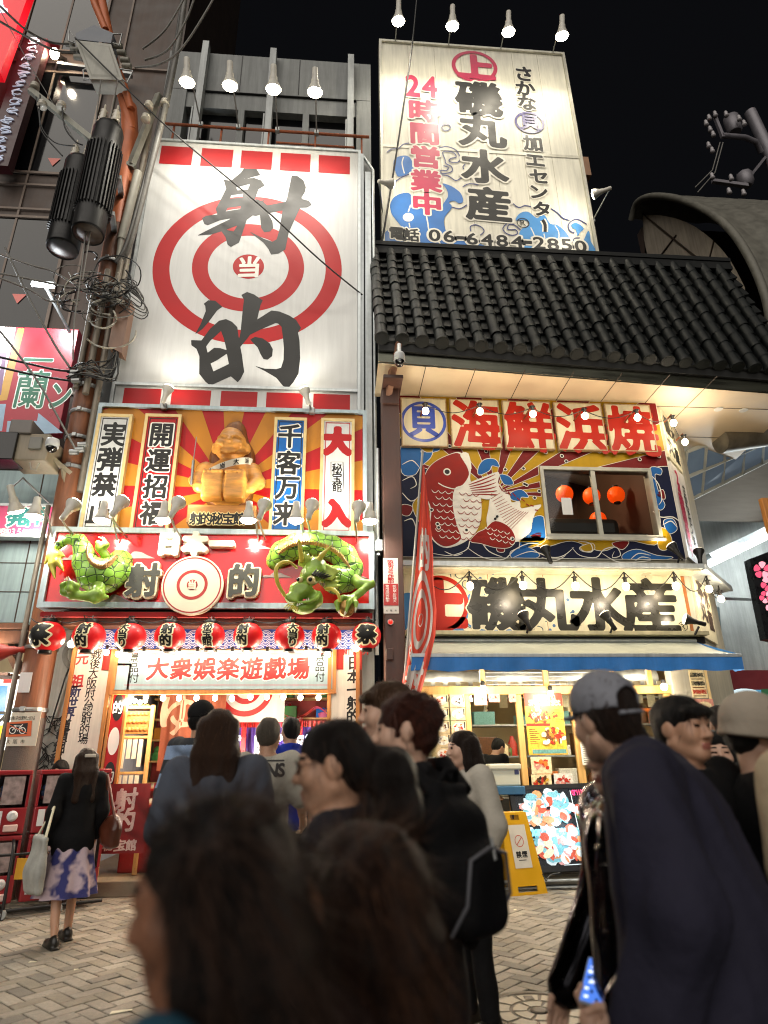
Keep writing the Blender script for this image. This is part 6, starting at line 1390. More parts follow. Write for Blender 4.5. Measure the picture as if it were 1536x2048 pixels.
# ---------------------------------------------------------------- name band, ledges, awning
def name_band():
 Y=9.06;t=thing('name_band','cream name band with four huge black brush characters and a red ringed one','sign',(3.2,Y,3.2));zt=PY(1100,1142,Y).z;zb=PY(1100,1266,Y).z;x1=PY(1376,1200,Y).x
 MB().bbox((0.98,Y,zb),(x1,Y+0.035,zt),0.004).build('board',cream_sign,t);f=Face(Y)
 Sx=lambda p:[(860+x/5.12,1100+y/5.12)for x,y in p]
 for p in([(385,480),(420,450),(450,460),(440,560),(410,600),(385,740),(480,790),(600,820),(900,810),(940,850),(600,850),(360,740)],[(180,850),(260,790),(330,800),(350,850)],[(-290,500),(-250,440),(-180,470),(-190,700),(-250,820),(-300,800)],[(430,850),(470,835),(500,850)]):union_art(f,[smooth_loop(Sx(p),4)],[],2,1,1.2)
 for p in([(20,215),(60,215),(110,240),(150,215),(200,230),(215,280)],[(265,215),(260,260),(300,290),(390,270)],[(390,310),(340,320),(335,370),(390,405),(440,410)],[(330,745),(420,800),(560,850)],[(910,500),(980,510),(1020,560)],[(1010,560),(930,560),(925,600),(990,620)],[(1120,700),(1200,680),(1215,720),(1180,735)],[(1060,820),(1090,780),(1150,800),(1150,850),(1110,840)],[(1450,780),(1500,800),(1530,850)],[(1390,850),(1410,820)],[(1610,790),(1640,830),(1700,860)],[(1720,850),(1750,830),(1790,850)]):f.stroke(Sx(p),1.8,3,2,sm=4)
 for x,y in((645,240),(500,305),(515,290),(570,460),(925,430),(1410,510),(1450,645),(1465,630),(1270,775),(1215,835),(1230,820),(1850,510),(1895,640),(1910,630),(2060,800),(2440,670),(400,520)):f.disc(Sx([(x,y)])[0],0.024,4,2,14)
 f.disc((880,1207),0.425,1,3,64,0.36);f.text('上',881,1205,92,92,1,3,bold=0.085,N=44,rise=-0.02)
 for ch,x,y in(('磯',992,1208),('丸',1096,1210),('水',1197,1209),('産',1298,1211)):f.text(ch,x,y,108,104,0,4,bold=0.042,N=60,aniso=1.25,shear=0.02,rise=0.0,out=0.022,omi=5)
 f.disc((1366,1253),0.072,0,3,28,0.062);f.text('R',1366,1253,11,11,0,3,N=20)
 f.mb.build('lettering',[M('worn black ink','#26251f',0.3,noise=(4,0.15)),orange_red,M('band wave blue','#2f74ae',0.45),M('band line navy','#3a4858',0.5),M('band dot blue','#3c5f8a',0.5),cream_sign],t)
 e=MB()
 for px in(975,1085,1192,1290):x=PY(px,1150,Y).x;e.box((x-0.004,Y-0.0025,zb),(x+0.004,Y+0.001,zt))
 e.box((x1-0.05,Y-0.004,zb),(x1,Y+0.001,zt));e.build('rust_streak',M('rust streak','#9a5a22',0.7,noise=(12,0.3)),t,each=True)
 led=thing('sheet_metal_ledge','grey sheet metal ledge between the fish mural and the name band','ledge',(3.2,8.9,4.25));z=PY(1100,1132,8.75).z
 m=MB();m.bbox((0.98,8.72,z-0.02),(5.50,9.06,z+0.055),0.006);m.build('lip',alu,led);MB().bbox((0.98,8.76,z-0.05),(5.46,9.05,z-0.022),0.004).build('underside',cream_sign,led)
 m=MB();A=Vector((5.50,8.72,z));Bv=Vector((6.7,10.0,z));m.beam(A,Bv,0.05,0.075);m.add([A+Vector((0,0,-0.03)),Bv+Vector((0,0,-0.03)),Bv+Vector((-0.2,0.35,-0.03)),Vector((5.45,9.06,z-0.03))],[(0,1,2,3)],0);m.build('corner_lip',alu,led)
 l2=thing('sill_ledge','pale metal sill under the restaurant name band','ledge',(3.2,8.95,zb));m=MB().bbox((0.98,8.86,zb-0.06),(5.46,9.06,zb-0.002),0.006);m.build('sill',M('cream metal sill','#b0a888',0.45,0.2,noise=(5,0.1),streak=0.2),l2)
 MB().box((0.98,9.0,zb-0.16),(5.46,9.09,zb-0.062)).build('shadow_gap',dark_metal,l2)  # dark strip standing for the shade in the gap
 A=Vector((5.45,9.1,0));d=Vector((1.15,1.25,0)).normalized();nrm=Vector((d.y,-d.x,0))
 def corner_sign(name,lab,u0,u1,za,zb2,mat,cols,inks):
  s=thing(name,lab,'sign',A+d*u0+Vector((0,0,za)),'signs on the chamfered corner');P=[A+d*u+nrm*o for u in(u0,u1)for o in(0.0,0.04)]
  v=[(P[i].x,P[i].y,zz)for zz in(za,zb2)for i in(0,2,3,1)];MB().add(v,[(0,1,2,3),(4,7,6,5),(3,2,6,7),(0,3,7,4),(1,5,6,2),(0,4,5,1)]).build('board',mat,s);m=MB()
  for text,u,z_a,z_b,w,h,mi,b in cols:
   for i,ch in enumerate(text):
    z_=z_a+(z_b-z_a)*i/max(1,len(text)-1);p=A+d*u+nrm*0.045;glyph(m,ch,Vector((p.x,p.y,z_)),w,h,mi,b,26,ux=d)
  m.build('lettering',inks,s)
 corner_sign('corner_sign','narrow cream corner board with black cursive characters beside the last panel',0.08,0.95,6.15,7.1,cream_sign,[('磯丸',0.38,6.85,6.45,0.32,0.34,0,0.04),('水産',0.72,6.8,6.4,0.28,0.3,0,0.04)],[black_ink])
 corner_sign('corner_sign','tall cream corner board with red and black columns beside the fish mural',0.10,0.95,4.4,6.08,M('white corner board','#d8d4cc',0.4,noise=(3,0.05),streak=0.15),[('24時間営業中',0.36,5.85,4.6,0.28,0.26,0,0.04),('さかなセンター',0.72,5.75,4.65,0.2,0.2,1,0.03)],[crimson,black_ink])
 corner_sign('corner_sign','cream corner board with brown characters beside the name band',0.06,1.0,3.15,4.15,cream_sign,[('本丸',0.40,3.95,3.6,0.34,0.34,0,0.05),('水産',0.76,3.85,3.5,0.3,0.32,0,0.05)],[M('brown black ink','#3a2a22',0.5)])
 for i,(px,py,Yl,d2,lab,pw)in enumerate(((1052,1247,8.82,(-0.2,0.35,0.9),'small black spotlight on the sill below the second black character',9),(1218,1247,8.82,(-0.3,0.35,0.9),'small black spotlight on the sill below the third black character',9),(1386,1250,8.85,(-0.9,0.3,0.35),'small black spotlight at the sill corner facing back along the band',12),(1095,1115,8.78,(-0.1,0.4,0.9),'black spotlight on the ledge under the mural window',12),(1352,1108,8.8,(-0.3,0.4,0.9),'black spotlight on the ledge under the mural corner',12),(1400,1118,9.2,(0.3,0.4,0.9),'black spotlight on the ledge beyond the chamfer',8))):
  p=PY(px,py,Yl);s=thing('ledge_spotlight',lab,'lamp',p,'black spotlights on the ledges');e=par_head(s,p+Vector((0,0,0.06)),Vector(d2),0.95,dark_metal,on=M('frosted lamp face','#e8e0cc',0.3,emit=2.0,ecol=(1,0.85,0.62),noise=None));MB().tube([p-Vector((0,0,0.14)),p-Vector(d2).normalized()*0.08],0.016,6).build('stem',dark_metal,s)
  lamp('ledge_spot_light','SPOT',e,pw,WARM,0.05,e+Vector(d2),s,cone=110)
name_band()
def awning():
 Yb,Yf=9.0,8.2;zb=PY(1100,1284,Yb).z;zf=PY(1100,1309,Yf).z;zv=PY(1100,1341,Yf).z;x0=0.99;x1=PY(1484,1320,Yf).x;xb1=PY(1392,1284,Yb).x
 t=thing('blue_awning','shop awning with grey white top sheet and bright blue valance','awning',((x0+x1)/2,Yf,zf));top=M('grey awning sheet','#a9ada0',0.6,noise=(3,0.08),bump=(8,0.1),streak=0.1);n=40;V=[]
 for i in range(n+1):
  u=i/n
  for j in range(5):
   q=j/4;x=x0+(xb1+(x1-xb1)*q-x0)*u;V.append((x,Yb+(Yf-Yb)*q,zb+(zf-zb)*q-0.035*math.sin(math.pi*q)*(0.6+0.4*math.cos(u*25))))
 MB().add(V,[(i*5+j,i*5+j+1,i*5+j+6,i*5+j+5)for i in range(n)for j in range(4)],0,True).build('top_sheet',top,t)
 V=[];n=120
 for i in range(n+1):
  x=x0+(x1-x0)*i/n;y=Yf-0.01+0.012*math.sin(i*0.55)+0.008*math.sin(i*0.21+1);zz=zv+0.012*math.sin(i*0.33)
  for q in range(4):V.append((x,Yf-0.012+(y-Yf+0.012)*q/3,zf-0.03+(zz-zf+0.03)*q/3))
 MB().add(V,[(i*4+j,i*4+j+1,i*4+j+5,i*4+j+4)for i in range(n)for j in range(3)],0,True).build('valance',M('blue awning cloth','#2a78c4',0.6,noise=(3,0.14),bump=(14,0.25),streak=0.12,sheen=0.2),t)
 e=MB();e.add([(xb1,Yb,zb),(x1,Yf,zf),(x1,Yf,zv),(xb1+(x1-xb1)*0.8,Yf+0.16,zv)],[(0,1,2,3)]);e.build('end_sheet',M('blue awning cloth',''),t)
 b=MB();b.bbox((x0,Yf-0.02,zf-0.035),(x1,Yf+0.02,zf+0.012),0.005);b.tube([(x0,Yb,zb+0.02),(xb1,Yb,zb+0.02)],0.03);
 for x in(x0+0.2,2.6,4.4,x1-0.3):b.beam((x,Yb,zb-0.15),(x,Yf+0.02,zf-0.03),0.03)
 b.build('front_bar',alu,t)
awning()
# ---------------------------------------------------------------- restaurant shop front at street level
FOOD=[M('food '+n,c,0.4,noise=(40,0.25))for n,c in(('red','#b02a18'),('orange','#d0702a'),('cream','#d9c8a0'),('green','#4c6a2c'),('brown','#5c3618'),('pink','#c98a7c'),('yellow','#d2a63a'),('dark','#22201c'),('white','#d6d2c8'),('teal','#5c8a86'))]
FOODL=[M('screen '+n,c,0.3,noise=(60,0.3),emit=e)for n,c,e in(('red','#b8503c',0.36),('orange','#c88a60',0.38),('cream','#d8ccb0',0.38),('green','#4a7a4c',0.35),('brown','#6a4434',0.4),('pink','#cc9898',0.36),('yellow','#c0a860',0.36),('dark','#101820',0.1),('white','#c8d8e0',0.4),('teal','#6ca8b8',0.4))]
def blobs(mb,o,ux,uz,nrm,cx,cy,rx,ry,n,pal,seed,lay=0,long=0.5,big=1.0):
 """heap of small flat food shapes around (cx, cy) on the plane o + ux*u + uz*v"""
 rnd=random.Random(seed)
 for k in range(n):
  a=rnd.uniform(0,6.28);q=math.sqrt(rnd.random());x,y=cx+rx*q*math.cos(a),cy+ry*q*math.sin(a)
  w=rx*rnd.uniform(0.16,0.36)*big;h=w*rnd.uniform(long*0.5,1);t=rnd.uniform(0,3.14);m=9;P=[]
  for i in range(m):
   u=6.283*i/m;r=rnd.uniform(0.82,1.1);px,py=w*r*math.cos(u),h*r*math.sin(u)
   P.append(o+ux*(x+px*math.cos(t)-py*math.sin(t))+uz*(y+px*math.sin(t)+py*math.cos(t))+nrm*(0.0012*(lay+1+k*0.25)))
  mb.add(P,[tuple(range(m))],rnd.choice(pal))
def oval(mb,o,ux,uz,nrm,cx,cy,rx,ry,mi,lay=0,n=24):
 mb.add([o+ux*(cx+rx*math.cos(6.2832*i/n))+uz*(cy+ry*math.sin(6.2832*i/n))+nrm*0.0012*lay for i in range(n)],[tuple(range(n))],mi)
def quad(mb,o,ux,uz,nrm,x0,y0,x1,y1,mi,lay=0):
 mb.add([o+ux*x+uz*y+nrm*0.0012*lay for x,y in((x0,y0),(x1,y0),(x1,y1),(x0,y1))],[(0,1,2,3)],mi)
UX,UZ,NF=Vector((1,0,0)),Vector((0,0,1)),Vector((0,-1,0))
def shopfront():
 Y=9.22;t=thing('timber_shopfront','timber framed glass front of the restaurant with transom grilles under the blue awning','shop front',(3.2,Y,0.1));m=MB()
 X=lambda px,py=1450:PY(px,py,Y).x;Z=lambda py,px=1100:PY(px,py,Y).z
 zt,zb=Z(1372),Z(1389);m.bbox((0.98,Y-0.04,zb),(X(1345,1380),Y+0.08,zt),0.008);ztop=2.96
 for px,w in((938,0.075),(1042,0.085),(1154,0.10),(1345,0.09)):x=X(px,1460);m.bbox((x-w/2,Y-0.02,0.72),(x+w/2,Y+0.06,zb),0.006)
 for px in(965,1092,1225,1300):x=X(px,1358);m.bbox((x-0.035,Y-0.01,zt),(x+0.035,Y+0.05,ztop),0.005)
 m.bbox((0.98,Y-0.03,0.66),(X(1345),Y+0.08,0.74),0.006);m.bbox((0.98,Y-0.04,ztop),(5.4,Y+0.06,ztop+0.1),0.006);m.build('timber_frame',wood_pale,t)
 g=MB()
 for(p0,p1)in((968,1090),(1094,1223)):
  for k in range(9):z=zt+0.02+k*(ztop-zt-0.02)/9;g.bbox((X(p0,1358)+0.035,Y,z),(X(p1,1358)-0.035,Y+0.02,z+0.012),0.002)
 g.build('grille',alu,t)
 gl=MB()
 for(p0,p1)in((870,936),(944,1038),(1046,1150),(1158,1343)):gl.add([(X(p0,1460),Y+0.02,0.74),(X(p1,1460),Y+0.02,0.74),(X(p1,1460),Y+0.02,zb),(X(p0,1460),Y+0.02,zb)],[(0,1,2,3)])
 gl.build('glass_pane',_M['glass'],t)
 b=MB();b.bbox((0.98,Y,0.1),(X(1345),Y+0.1,0.66),0.005);b.build('base_panel',M('blue grey base panel','#3a5668',0.5,noise=(4,0.15),streak=0.2),t)
 p=MB();p.bbox((X(1345)+0.05,9.12,0.1),(5.42,9.3,2.95),0.006);p.build('side_panel',M('grey side panel','#a09c90',0.6,noise=(3,0.08),streak=0.2),t)
 st=MB();st.bbox((1.0,8.85,0.0),(5.45,9.2,0.09),0.008);st.build('doorstep',M('steel edged step','#7c7668',0.45,0.3,noise=(8,0.15)),t)
 for k in range(2):MB().bbox((1.9,8.60-k*0.001,0.02+k*0.07),(5.2,8.66,0.04+k*0.07),0.004).build('step_rail',alu,t)
 r=thing('restaurant_room','lit kitchen interior with shelves and duct behind the restaurant glass','room',(3,11,0.1));rb=MB();rb.box((1.14,12.6,0.1),(6.5,12.7,3.95));rb.box((6.4,10.6,0.1),(6.5,12.6,3.95));rb.build('back_wall',M('kitchen wall','#b9a47c',0.6,noise=(2,0.1)),r)
 s=MB();rnd=random.Random(8)
 for z in(1.0,1.5,2.0,2.45):s.bbox((1.3,11.2,z),(5.8,11.6,z+0.03),0.004)
 s.bbox((1.2,10.2,0.1),(5.6,10.7,0.95),0.02);s.tube([(1.5,10.8,2.7),(5.5,10.8,2.75)],0.16,14);s.build('shelf',steel,r)
 for c in range(5):
  q=MB()
  for k in range(13):
   x=rnd.uniform(1.4,5.7);z=rnd.choice((1.03,1.53,2.03,2.48));h=rnd.uniform(0.12,0.34);w=rnd.uniform(0.05,0.12);q.lathe([(w,z),(w*1.05,z+h*0.6),(w*0.5,z+h*0.85),(w*0.4,z+h)],(x,11.35+rnd.uniform(-.1,.1),0),10)
  q.build('jar',FOOD[(0,2,4,8,3)[c]],r)
 for c in range(6):
  q=MB()
  for k in range(11):x=rnd.uniform(1.3,5.7);z=rnd.choice((0.98,1.03,1.53,2.03,2.48));w,h=rnd.uniform(0.08,0.2),rnd.uniform(0.1,0.36);y=10.3 if z<1 else 11.25;q.bbox((x-w,y,z),(x+w,y+0.2,z+h),0.01)
  q.build('carton',FOOD[(4,9,2,7,1,8)[c]],r)
 q=MB()
 for k in range(22):x=1.4+k*0.2;z=rnd.uniform(2.2,2.4);q.box((x,10.15,z),(x+0.13,10.154,2.62))
 q.build('order_slip',paper,r)
 for x in(1.9,3.1,4.3,5.2):lamp('kitchen_fill','POINT',(x,10.3,2.75),34,(1.0,0.86,0.64),0.12,None,r)  # added lamps without fixtures, standing in for light spilling from the kitchen
 pgrp='dish cards on the restaurant glass';k=0;Yp=9.17
 names=('crab leg','dark shellfish','sea snail','clam','prawn','green leaf','oyster','red crab','mixed seafood','orange prawn')
 for r_ in range(5):
  for c in range(2):
   px0=866+c*33+r_*1.5;py0=1389+r_*26.5;a=PY(px0,py0,Yp);e=PY(px0+31,py0+25,Yp);d=thing('dish_card','square dish photo card, %s column, %s row of the grid behind the auburn-haired man'%(('inner','outer')[c],('top','second','third','fourth','bottom')[r_]),'poster',((a.x+e.x)/2,Yp,e.z),pgrp)
   MB().bbox((a.x,Yp,e.z),(e.x,Yp+0.006,a.z),0.001).build('card',M('dish card stock','#c9b48c',0.5,noise=(20,0.1)),d);m2=MB();w,h=e.x-a.x,a.z-e.z;o=Vector(((a.x+e.x)/2,Yp-0.002,(a.z+e.z)/2))
   oval(m2,o,UX,UZ,NF,0,0,w*0.42,h*0.36,8,0);blobs(m2,o,UX,UZ,NF,0,0,w*0.30,h*0.26,10,[(0,1,2),(7,3,4),(7,4,2),(4,2,8),(1,0,5)][(r_+c*2)%5],k+10,1);quad(m2,o,UX,UZ,NF,w*0.36,-h*0.1,w*0.44,h*0.42,7,1);m2.build('print',FOOD,d);k+=1
 Yp=9.165
 def poster(lab,x0,y0,x1,y1,bgc,fn,name='menu_poster'):
  a=PY(x0,y0,Yp);e=PY(x1,y1,Yp);d=thing(name,lab,'poster',((a.x+e.x)/2,Yp,e.z));MB().bbox((a.x,Yp,e.z),(e.x,Yp+0.006,a.z),0.001).build('sheet',bgc,d);m2=MB();w,h=e.x-a.x,a.z-e.z;o=Vector((a.x,Yp-0.002,e.z));fn(m2,o,w,h);m2.build('print',FOOD,d)
 def words(m2,o,text,x0,y,w,h,mi,lay,bold=0.03,N=24):
  n=len(text)
  for i,ch in enumerate(text):
   if ch!=' ':glyph(m2,ch,o+UX*(x0+(i+0.5)*w)+UZ*y+NF*0.0012*lay,h*0.95,h,mi,bold,N)
 def special(m2,o,w,h):
  quad(m2,o,UX,UZ,NF,0,h*0.78,w,h,0,0);words(m2,o,'Isomaru',w*0.22,h*0.925,w*0.085,h*0.075,2,2);words(m2,o,'Specialset',w*0.10,h*0.835,w*0.085,h*0.09,2,2)
  blobs(m2,o,UX,UZ,NF,w*0.30,h*0.64,w*0.27,h*0.11,42,(0,1,2,4,6,8),3,0);blobs(m2,o,UX,UZ,NF,w*0.62,h*0.60,w*0.2,h*0.09,26,(0,1,4,6),4,0)
  quad(m2,o,UX,UZ,NF,0,h*0.455,w*0.62,h*0.50,0,0);blobs(m2,o,UX,UZ,NF,w*0.66,h*0.28,w*0.28,h*0.15,50,(0,1,2,4,6,8),5,0);quad(m2,o,UX,UZ,NF,w*0.1,h*0.02,w*0.97,h*0.085,9,0)
  for k in range(9):quad(m2,o,UX,UZ,NF,w*0.76,h*(0.72-0.024*k),w*(0.9+0.05*(k%2)),h*(0.729-0.024*k),4,0)
  for k in range(8):quad(m2,o,UX,UZ,NF,w*0.06,h*(0.40-0.033*k),w*(0.22+0.05*(k%3)),h*(0.411-0.033*k),4,0)
 poster('tall red and yellow special set poster on the restaurant glass',1047,1386,1136,1509,FOOD[6],special)
 poster('square crab photo card below the special set poster',1061,1514,1105,1547,FOOD[2],lambda m2,o,w,h:blobs(m2,o,UX,UZ,NF,w*.5,h*.5,w*.38,h*.34,14,(0,0,1,5),21,0,0.3))
 poster('dark shell skewers photo card low on the glass',1062,1549,1105,1576,FOOD[2],lambda m2,o,w,h:blobs(m2,o,UX,UZ,NF,w*.5,h*.45,w*.4,h*.34,18,(7,4,0,6),22,0,0.3))
 poster('red crab leg photo card beside the skewers card',1107,1547,1148,1576,FOOD[8],lambda m2,o,w,h:blobs(m2,o,UX,UZ,NF,w*.5,h*.5,w*.36,h*.36,14,(0,0,0,5),23,0,0.25))
 def notice(m2,o,w,h):
  for k in range(11):quad(m2,o,UX,UZ,NF,w*.12,h*(0.9-.08*k),w*(0.75+0.12*(k%2)),h*(0.925-.08*k),7,0)
 poster('white printed notice sheet on the restaurant glass beyond the posters',1160,1484,1191,1530,FOOD[8],notice,'notice')
 def nosmoke(m2,o,w,h):
  for k in range(4):
   c=(w*0.3,h*(0.87-0.25*k));n=24;R=lambda r:[o+UX*(c[0]+r*math.cos(6.283*i/n))+UZ*(c[1]+r*math.sin(6.283*i/n))for i in range(n)];m2.add(R(w*0.25)+R(w*0.2),[(i,(i+1)%n,n+(i+1)%n,n+i)for i in range(n)],7)
   quad(m2,o,(UX+UZ).normalized(),(UZ-UX).normalized(),NF,(c[0]+c[1])*.7071-w*.2,(c[1]-c[0])*.7071-w*.02,(c[0]+c[1])*.7071+w*.2,(c[1]-c[0])*.7071+w*.02,7,1);quad(m2,o,UX,UZ,NF,w*.6,c[1]-h*.02,w*.95,c[1]+h*.02,7,0)
 poster('pale strip of four ringed prohibition symbols on the restaurant glass',1157,1400,1187,1480,FOOD[8],nosmoke,'symbol_notice')
 for lab,x0,y0,x1,y1 in(('small pink photo card high on the glass before the kitchen',948,1388,975,1410),('small pale pink photo card high on the glass beside the first',977,1388,1000,1404),('narrow pink photo card at the window post',1017,1388,1033,1404)):poster(lab,x0,y0,x1,y1,FOOD[5],lambda m2,o,w,h:blobs(m2,o,UX,UZ,NF,w*.5,h*.5,w*.36,h*.32,8,(0,2,5,1),31,0))
 Yp=9.10
 def menu(m2,o,w,h):
  for k,tx in enumerate(('品質本味','浜焼鮮魚','刺身貝殻')):words(m2,o,tx,w*0.08,h*(0.82-0.3*k),w*0.21,h*0.16,7 if k<2 else 0,0,0.02)
  for k in range(3):quad(m2,o,UX,UZ,NF,w*.1,h*(0.66-.3*k),w*.85,h*(0.69-.3*k),4,0)
 poster('upright cream menu board with handwriting at the restaurant corner',1376,1340,1417,1396,FOOD[2],menu,'menu_board')
 poster('pink and cream menu board under the upright one at the restaurant corner',1388,1398,1432,1432,FOOD[5],lambda m2,o,w,h:(oval(m2,o,UX,UZ,NF,w*.5,h*.55,w*.4,h*.3,2,0),blobs(m2,o,UX,UZ,NF,w*.5,h*.5,w*.3,h*.25,9,(0,6,4),41,1)),'menu_board')
shopfront()
for lab,p,pw in(('bright lamp on the timber beam over the dish cards',(966,1376),50),('bright lamp on the timber beam over the special set poster',(1101,1386),46),('bright lamp under the awning at the far window',(1222,1380),46)):
 q=PY(*p,9.1);t=thing('beam_lamp',lab,'lamp',q,'lamps on the timber beam under the awning');MB().ball(q,0.042,12).build('bulb',bulb_on,t);MB().lathe([(0.03,0.03),(0.035,0.08),(0.02,0.1)],q,12).build('socket',dark_metal,t);lamp('beam_lamp_light','POINT',q+Vector((0,-0.45,-0.05)),pw,WARM,0.08,None,t)
def street_furniture():
 a=PY(984,1528,8.7);b=PY(1054,1573,8.7);t=thing('cooler_box','white insulated cooler box before the restaurant window','cooler',((a.x+b.x)/2,8.7,b.z));w=M('white cooler plastic','#b9b9a8',0.45,noise=(5,0.06))
 MB().bbox((a.x+0.02,8.90,b.z),(b.x-0.02,9.13,a.z-0.07),0.02).build('body',w,t);MB().bbox((a.x,8.88,a.z-0.075),(b.x,9.14,a.z),0.02).build('lid',w,t);MB().bbox((a.x+0.34,8.896,b.z+0.14),(a.x+0.40,8.90,b.z+0.2),0.002).build('badge',M('navy badge','#30345a',0.5),t)
 t=thing('crate_stand','low timber crate stand with blue top under the cooler box','stand',((a.x+b.x)/2,8.7,0.0));MB().bbox((a.x-0.05,8.86,b.z-0.10),(b.x+0.02,9.15,b.z-0.001),0.01).build('top',M('blue stand top','#2c5a7c',0.5),t);m=MB()
 m.bbox((a.x-0.02,8.9,0.09),(b.x-0.1,8.94,0.62),0.006);m.bbox((a.x-0.02,8.95,0.09),(a.x+0.02,9.12,b.z-0.1),0.006);m.bbox((b.x-0.14,8.95,0.09),(b.x-0.1,9.12,b.z-0.1),0.006);m.build('panel',wood_pale,t)
 P=[PY(1026,1581,8.93),PY(1226,1573,9.0),PY(1234,1728,8.74),PY(1062,1736,8.70)]
 t=thing('menu_screen','large black framed screen showing seafood menu photos, leaning on a low stand','screen',(P[3]+P[2])/2*1.0);t.location.z=0
 ux=(P[1]-P[0]);w=ux.length;ux.normalize();uz=(P[0]-P[3]);nrm=ux.cross(uz).normalized();nrm=nrm if nrm.y<0 else-nrm;uz=nrm.cross(ux).normalized()*(1 if nrm.cross(ux).z>0 else-1);h=(P[0]-P[3]).length;o=P[0]-uz*h;ux=ux
 def pbox(m,x0,y0,x1,y1,d0,d1,mi=0):
  v=[o+ux*x+uz*y+nrm*d for d in(d0,d1)for x,y in((x0,y0),(x1,y0),(x1,y1),(x0,y1))];m.add(v,[(0,3,2,1),(4,5,6,7),(0,1,5,4),(1,2,6,5),(2,3,7,6),(3,0,4,7)],mi)
 fr=MB();e=0.055;pbox(fr,-e,-e,w+e,0,-0.05,0.012);pbox(fr,-e,h,w+e,h+e,-0.05,0.012);pbox(fr,-e,0,0,h,-0.05,0.012);pbox(fr,w,0,w+e,h,-0.05,0.012);fr.build('bezel',M('black screen bezel','#101113',0.35,noise=(9,0.1)),t)
 bk=MB();pbox(bk,0,0,w,h,-0.05,0.0);sc=bk.build('panel',M('screen dark','#0a1420',0.2,noise=(5,0.3),emit=0.12),t);m=MB()
 Q=lambda x0,y0,x1,y1,mi,lay=1:quad(m,o,ux,uz,nrm,x0*w,y0*h,x1*w,y1*h,mi,lay+1)
 Bl=lambda cx,cy,rx,ry,n,pal,sd:blobs(m,o,ux,uz,nrm,cx*w,cy*h,rx*w,ry*h,int(n*1.7),pal,sd,3,0.5,0.75)
 for(cx,cy)in((0.30,0.74),(0.36,0.27)):
  for k in range(5):oval(m,o,ux,uz,nrm,(cx+0.13*math.cos(k*1.26))*w,(cy+0.13*math.sin(k*1.26))*h,0.085*w,0.085*h,9 if k%2 else 8,2+k*0.3)
  Bl(cx,cy,0.235,0.21,60,(8,8,2,9,1,5,9,8,0),int(cx*100))
 oval(m,o,ux,uz,nrm,0.76*w,0.66*h,0.2*w,0.2*h,3,2);oval(m,o,ux,uz,nrm,0.86*w,0.62*h,0.09*w,0.12*h,9,2.5);Bl(0.77,0.69,0.2,0.19,60,(1,1,0,2,8,1),7);Q(0.60,0.05,0.99,0.40,3,1);Bl(0.79,0.22,0.19,0.17,50,(5,2,8,5,9),9)
 for k in range(3):Q(0.03,0.80-0.05*k,0.14,0.82-0.05*k,(8,0,5)[k],1);Q(0.03,0.34-0.05*k,0.14,0.36-0.05*k,(9,0,5)[k],1)
 for k in range(3):
  for j in range(2):oval(m,o,ux,uz,nrm,(0.06+0.04*k)*w,(0.62-0.05*j)*h,0.015*w,0.018*h,(0,5)[j],2)
 for yy in(0.55,0.49,0.13,0.07):oval(m,o,ux,uz,nrm,0.10*w,yy*h,0.03*w,0.018*h,8,2)
 Q(0.555,0.03,0.562,0.97,8,1);Q(0.0,0.0,1.0,0.03,7,4);Q(0.35,0.008,0.95,0.02,8,5)
 def tx(s,x,y,cw,ch,mi):
  for i,c in enumerate(s):
   if c!=' ':glyph(m,c,o+ux*((x+(i+.5)*cw)*w)+uz*(y*h)+nrm*0.016,cw*w*1.5,ch*h,mi,0.04,20,ux=ux,uz=uz)
 tx('Grilled Red King Crab',0.57,0.935,0.0205,0.07,10);tx('Isomaru Special set',0.04,0.43,0.0265,0.085,11)
 m.build('picture',FOODL+[M('screen hot pink','#ff3c78',0.4,emit=1.0,noise=None),M('screen cyan','#7ce0f8',0.4,emit=1.0,noise=None)],t)
 s=MB();pm=(P[2]+P[3])/2
 for q in(0.12,0.88):f=P[3]+(P[2]-P[3])*q;s.beam(Vector((f.x,f.y-0.05,0.02)),Vector((f.x,f.y+0.75,0.02)),0.05,0.04);s.beam(Vector((f.x,f.y+0.02,0.04)),Vector((f.x,f.y+0.1,f.z-0.03)),0.05);s.beam(Vector((f.x,f.y+0.70,0.04)),Vector((f.x,f.y+0.4,0.75)),0.04)
 s.beam(P[3]+Vector((0,0.0,0.02-P[3].z)),P[2]+Vector((0,0.0,0.02-P[2].z)),0.05,0.04);s.build('stand',dark_metal,t)
 lc=(P[0]+P[2])/2+nrm*0.12;lamp('screen_glow','POINT',lc,9,(0.8,0.92,1.0),0.3,None,t)  # added lamp in front of the screen, standing in for its glow
 c=MB();c.tube([PY(1085,1748,8.45),PY(1092,1762,8.4),PY(1100,1750,8.45),PY(1120,1746,8.5)],0.008,6);c.build('cable',cable_black,t)
 c=PG(1036,1782);t=thing('floor_sign','yellow folding A-frame floor sign with a pasted white notice','floor sign',c);ye=M('yellow sign plastic','#c9960c',0.4,noise=(4,0.08),coat=0.2);R=Matrix.Translation(c)@Matrix.Rotation(math.radians(14),4,'Z');H=0.86
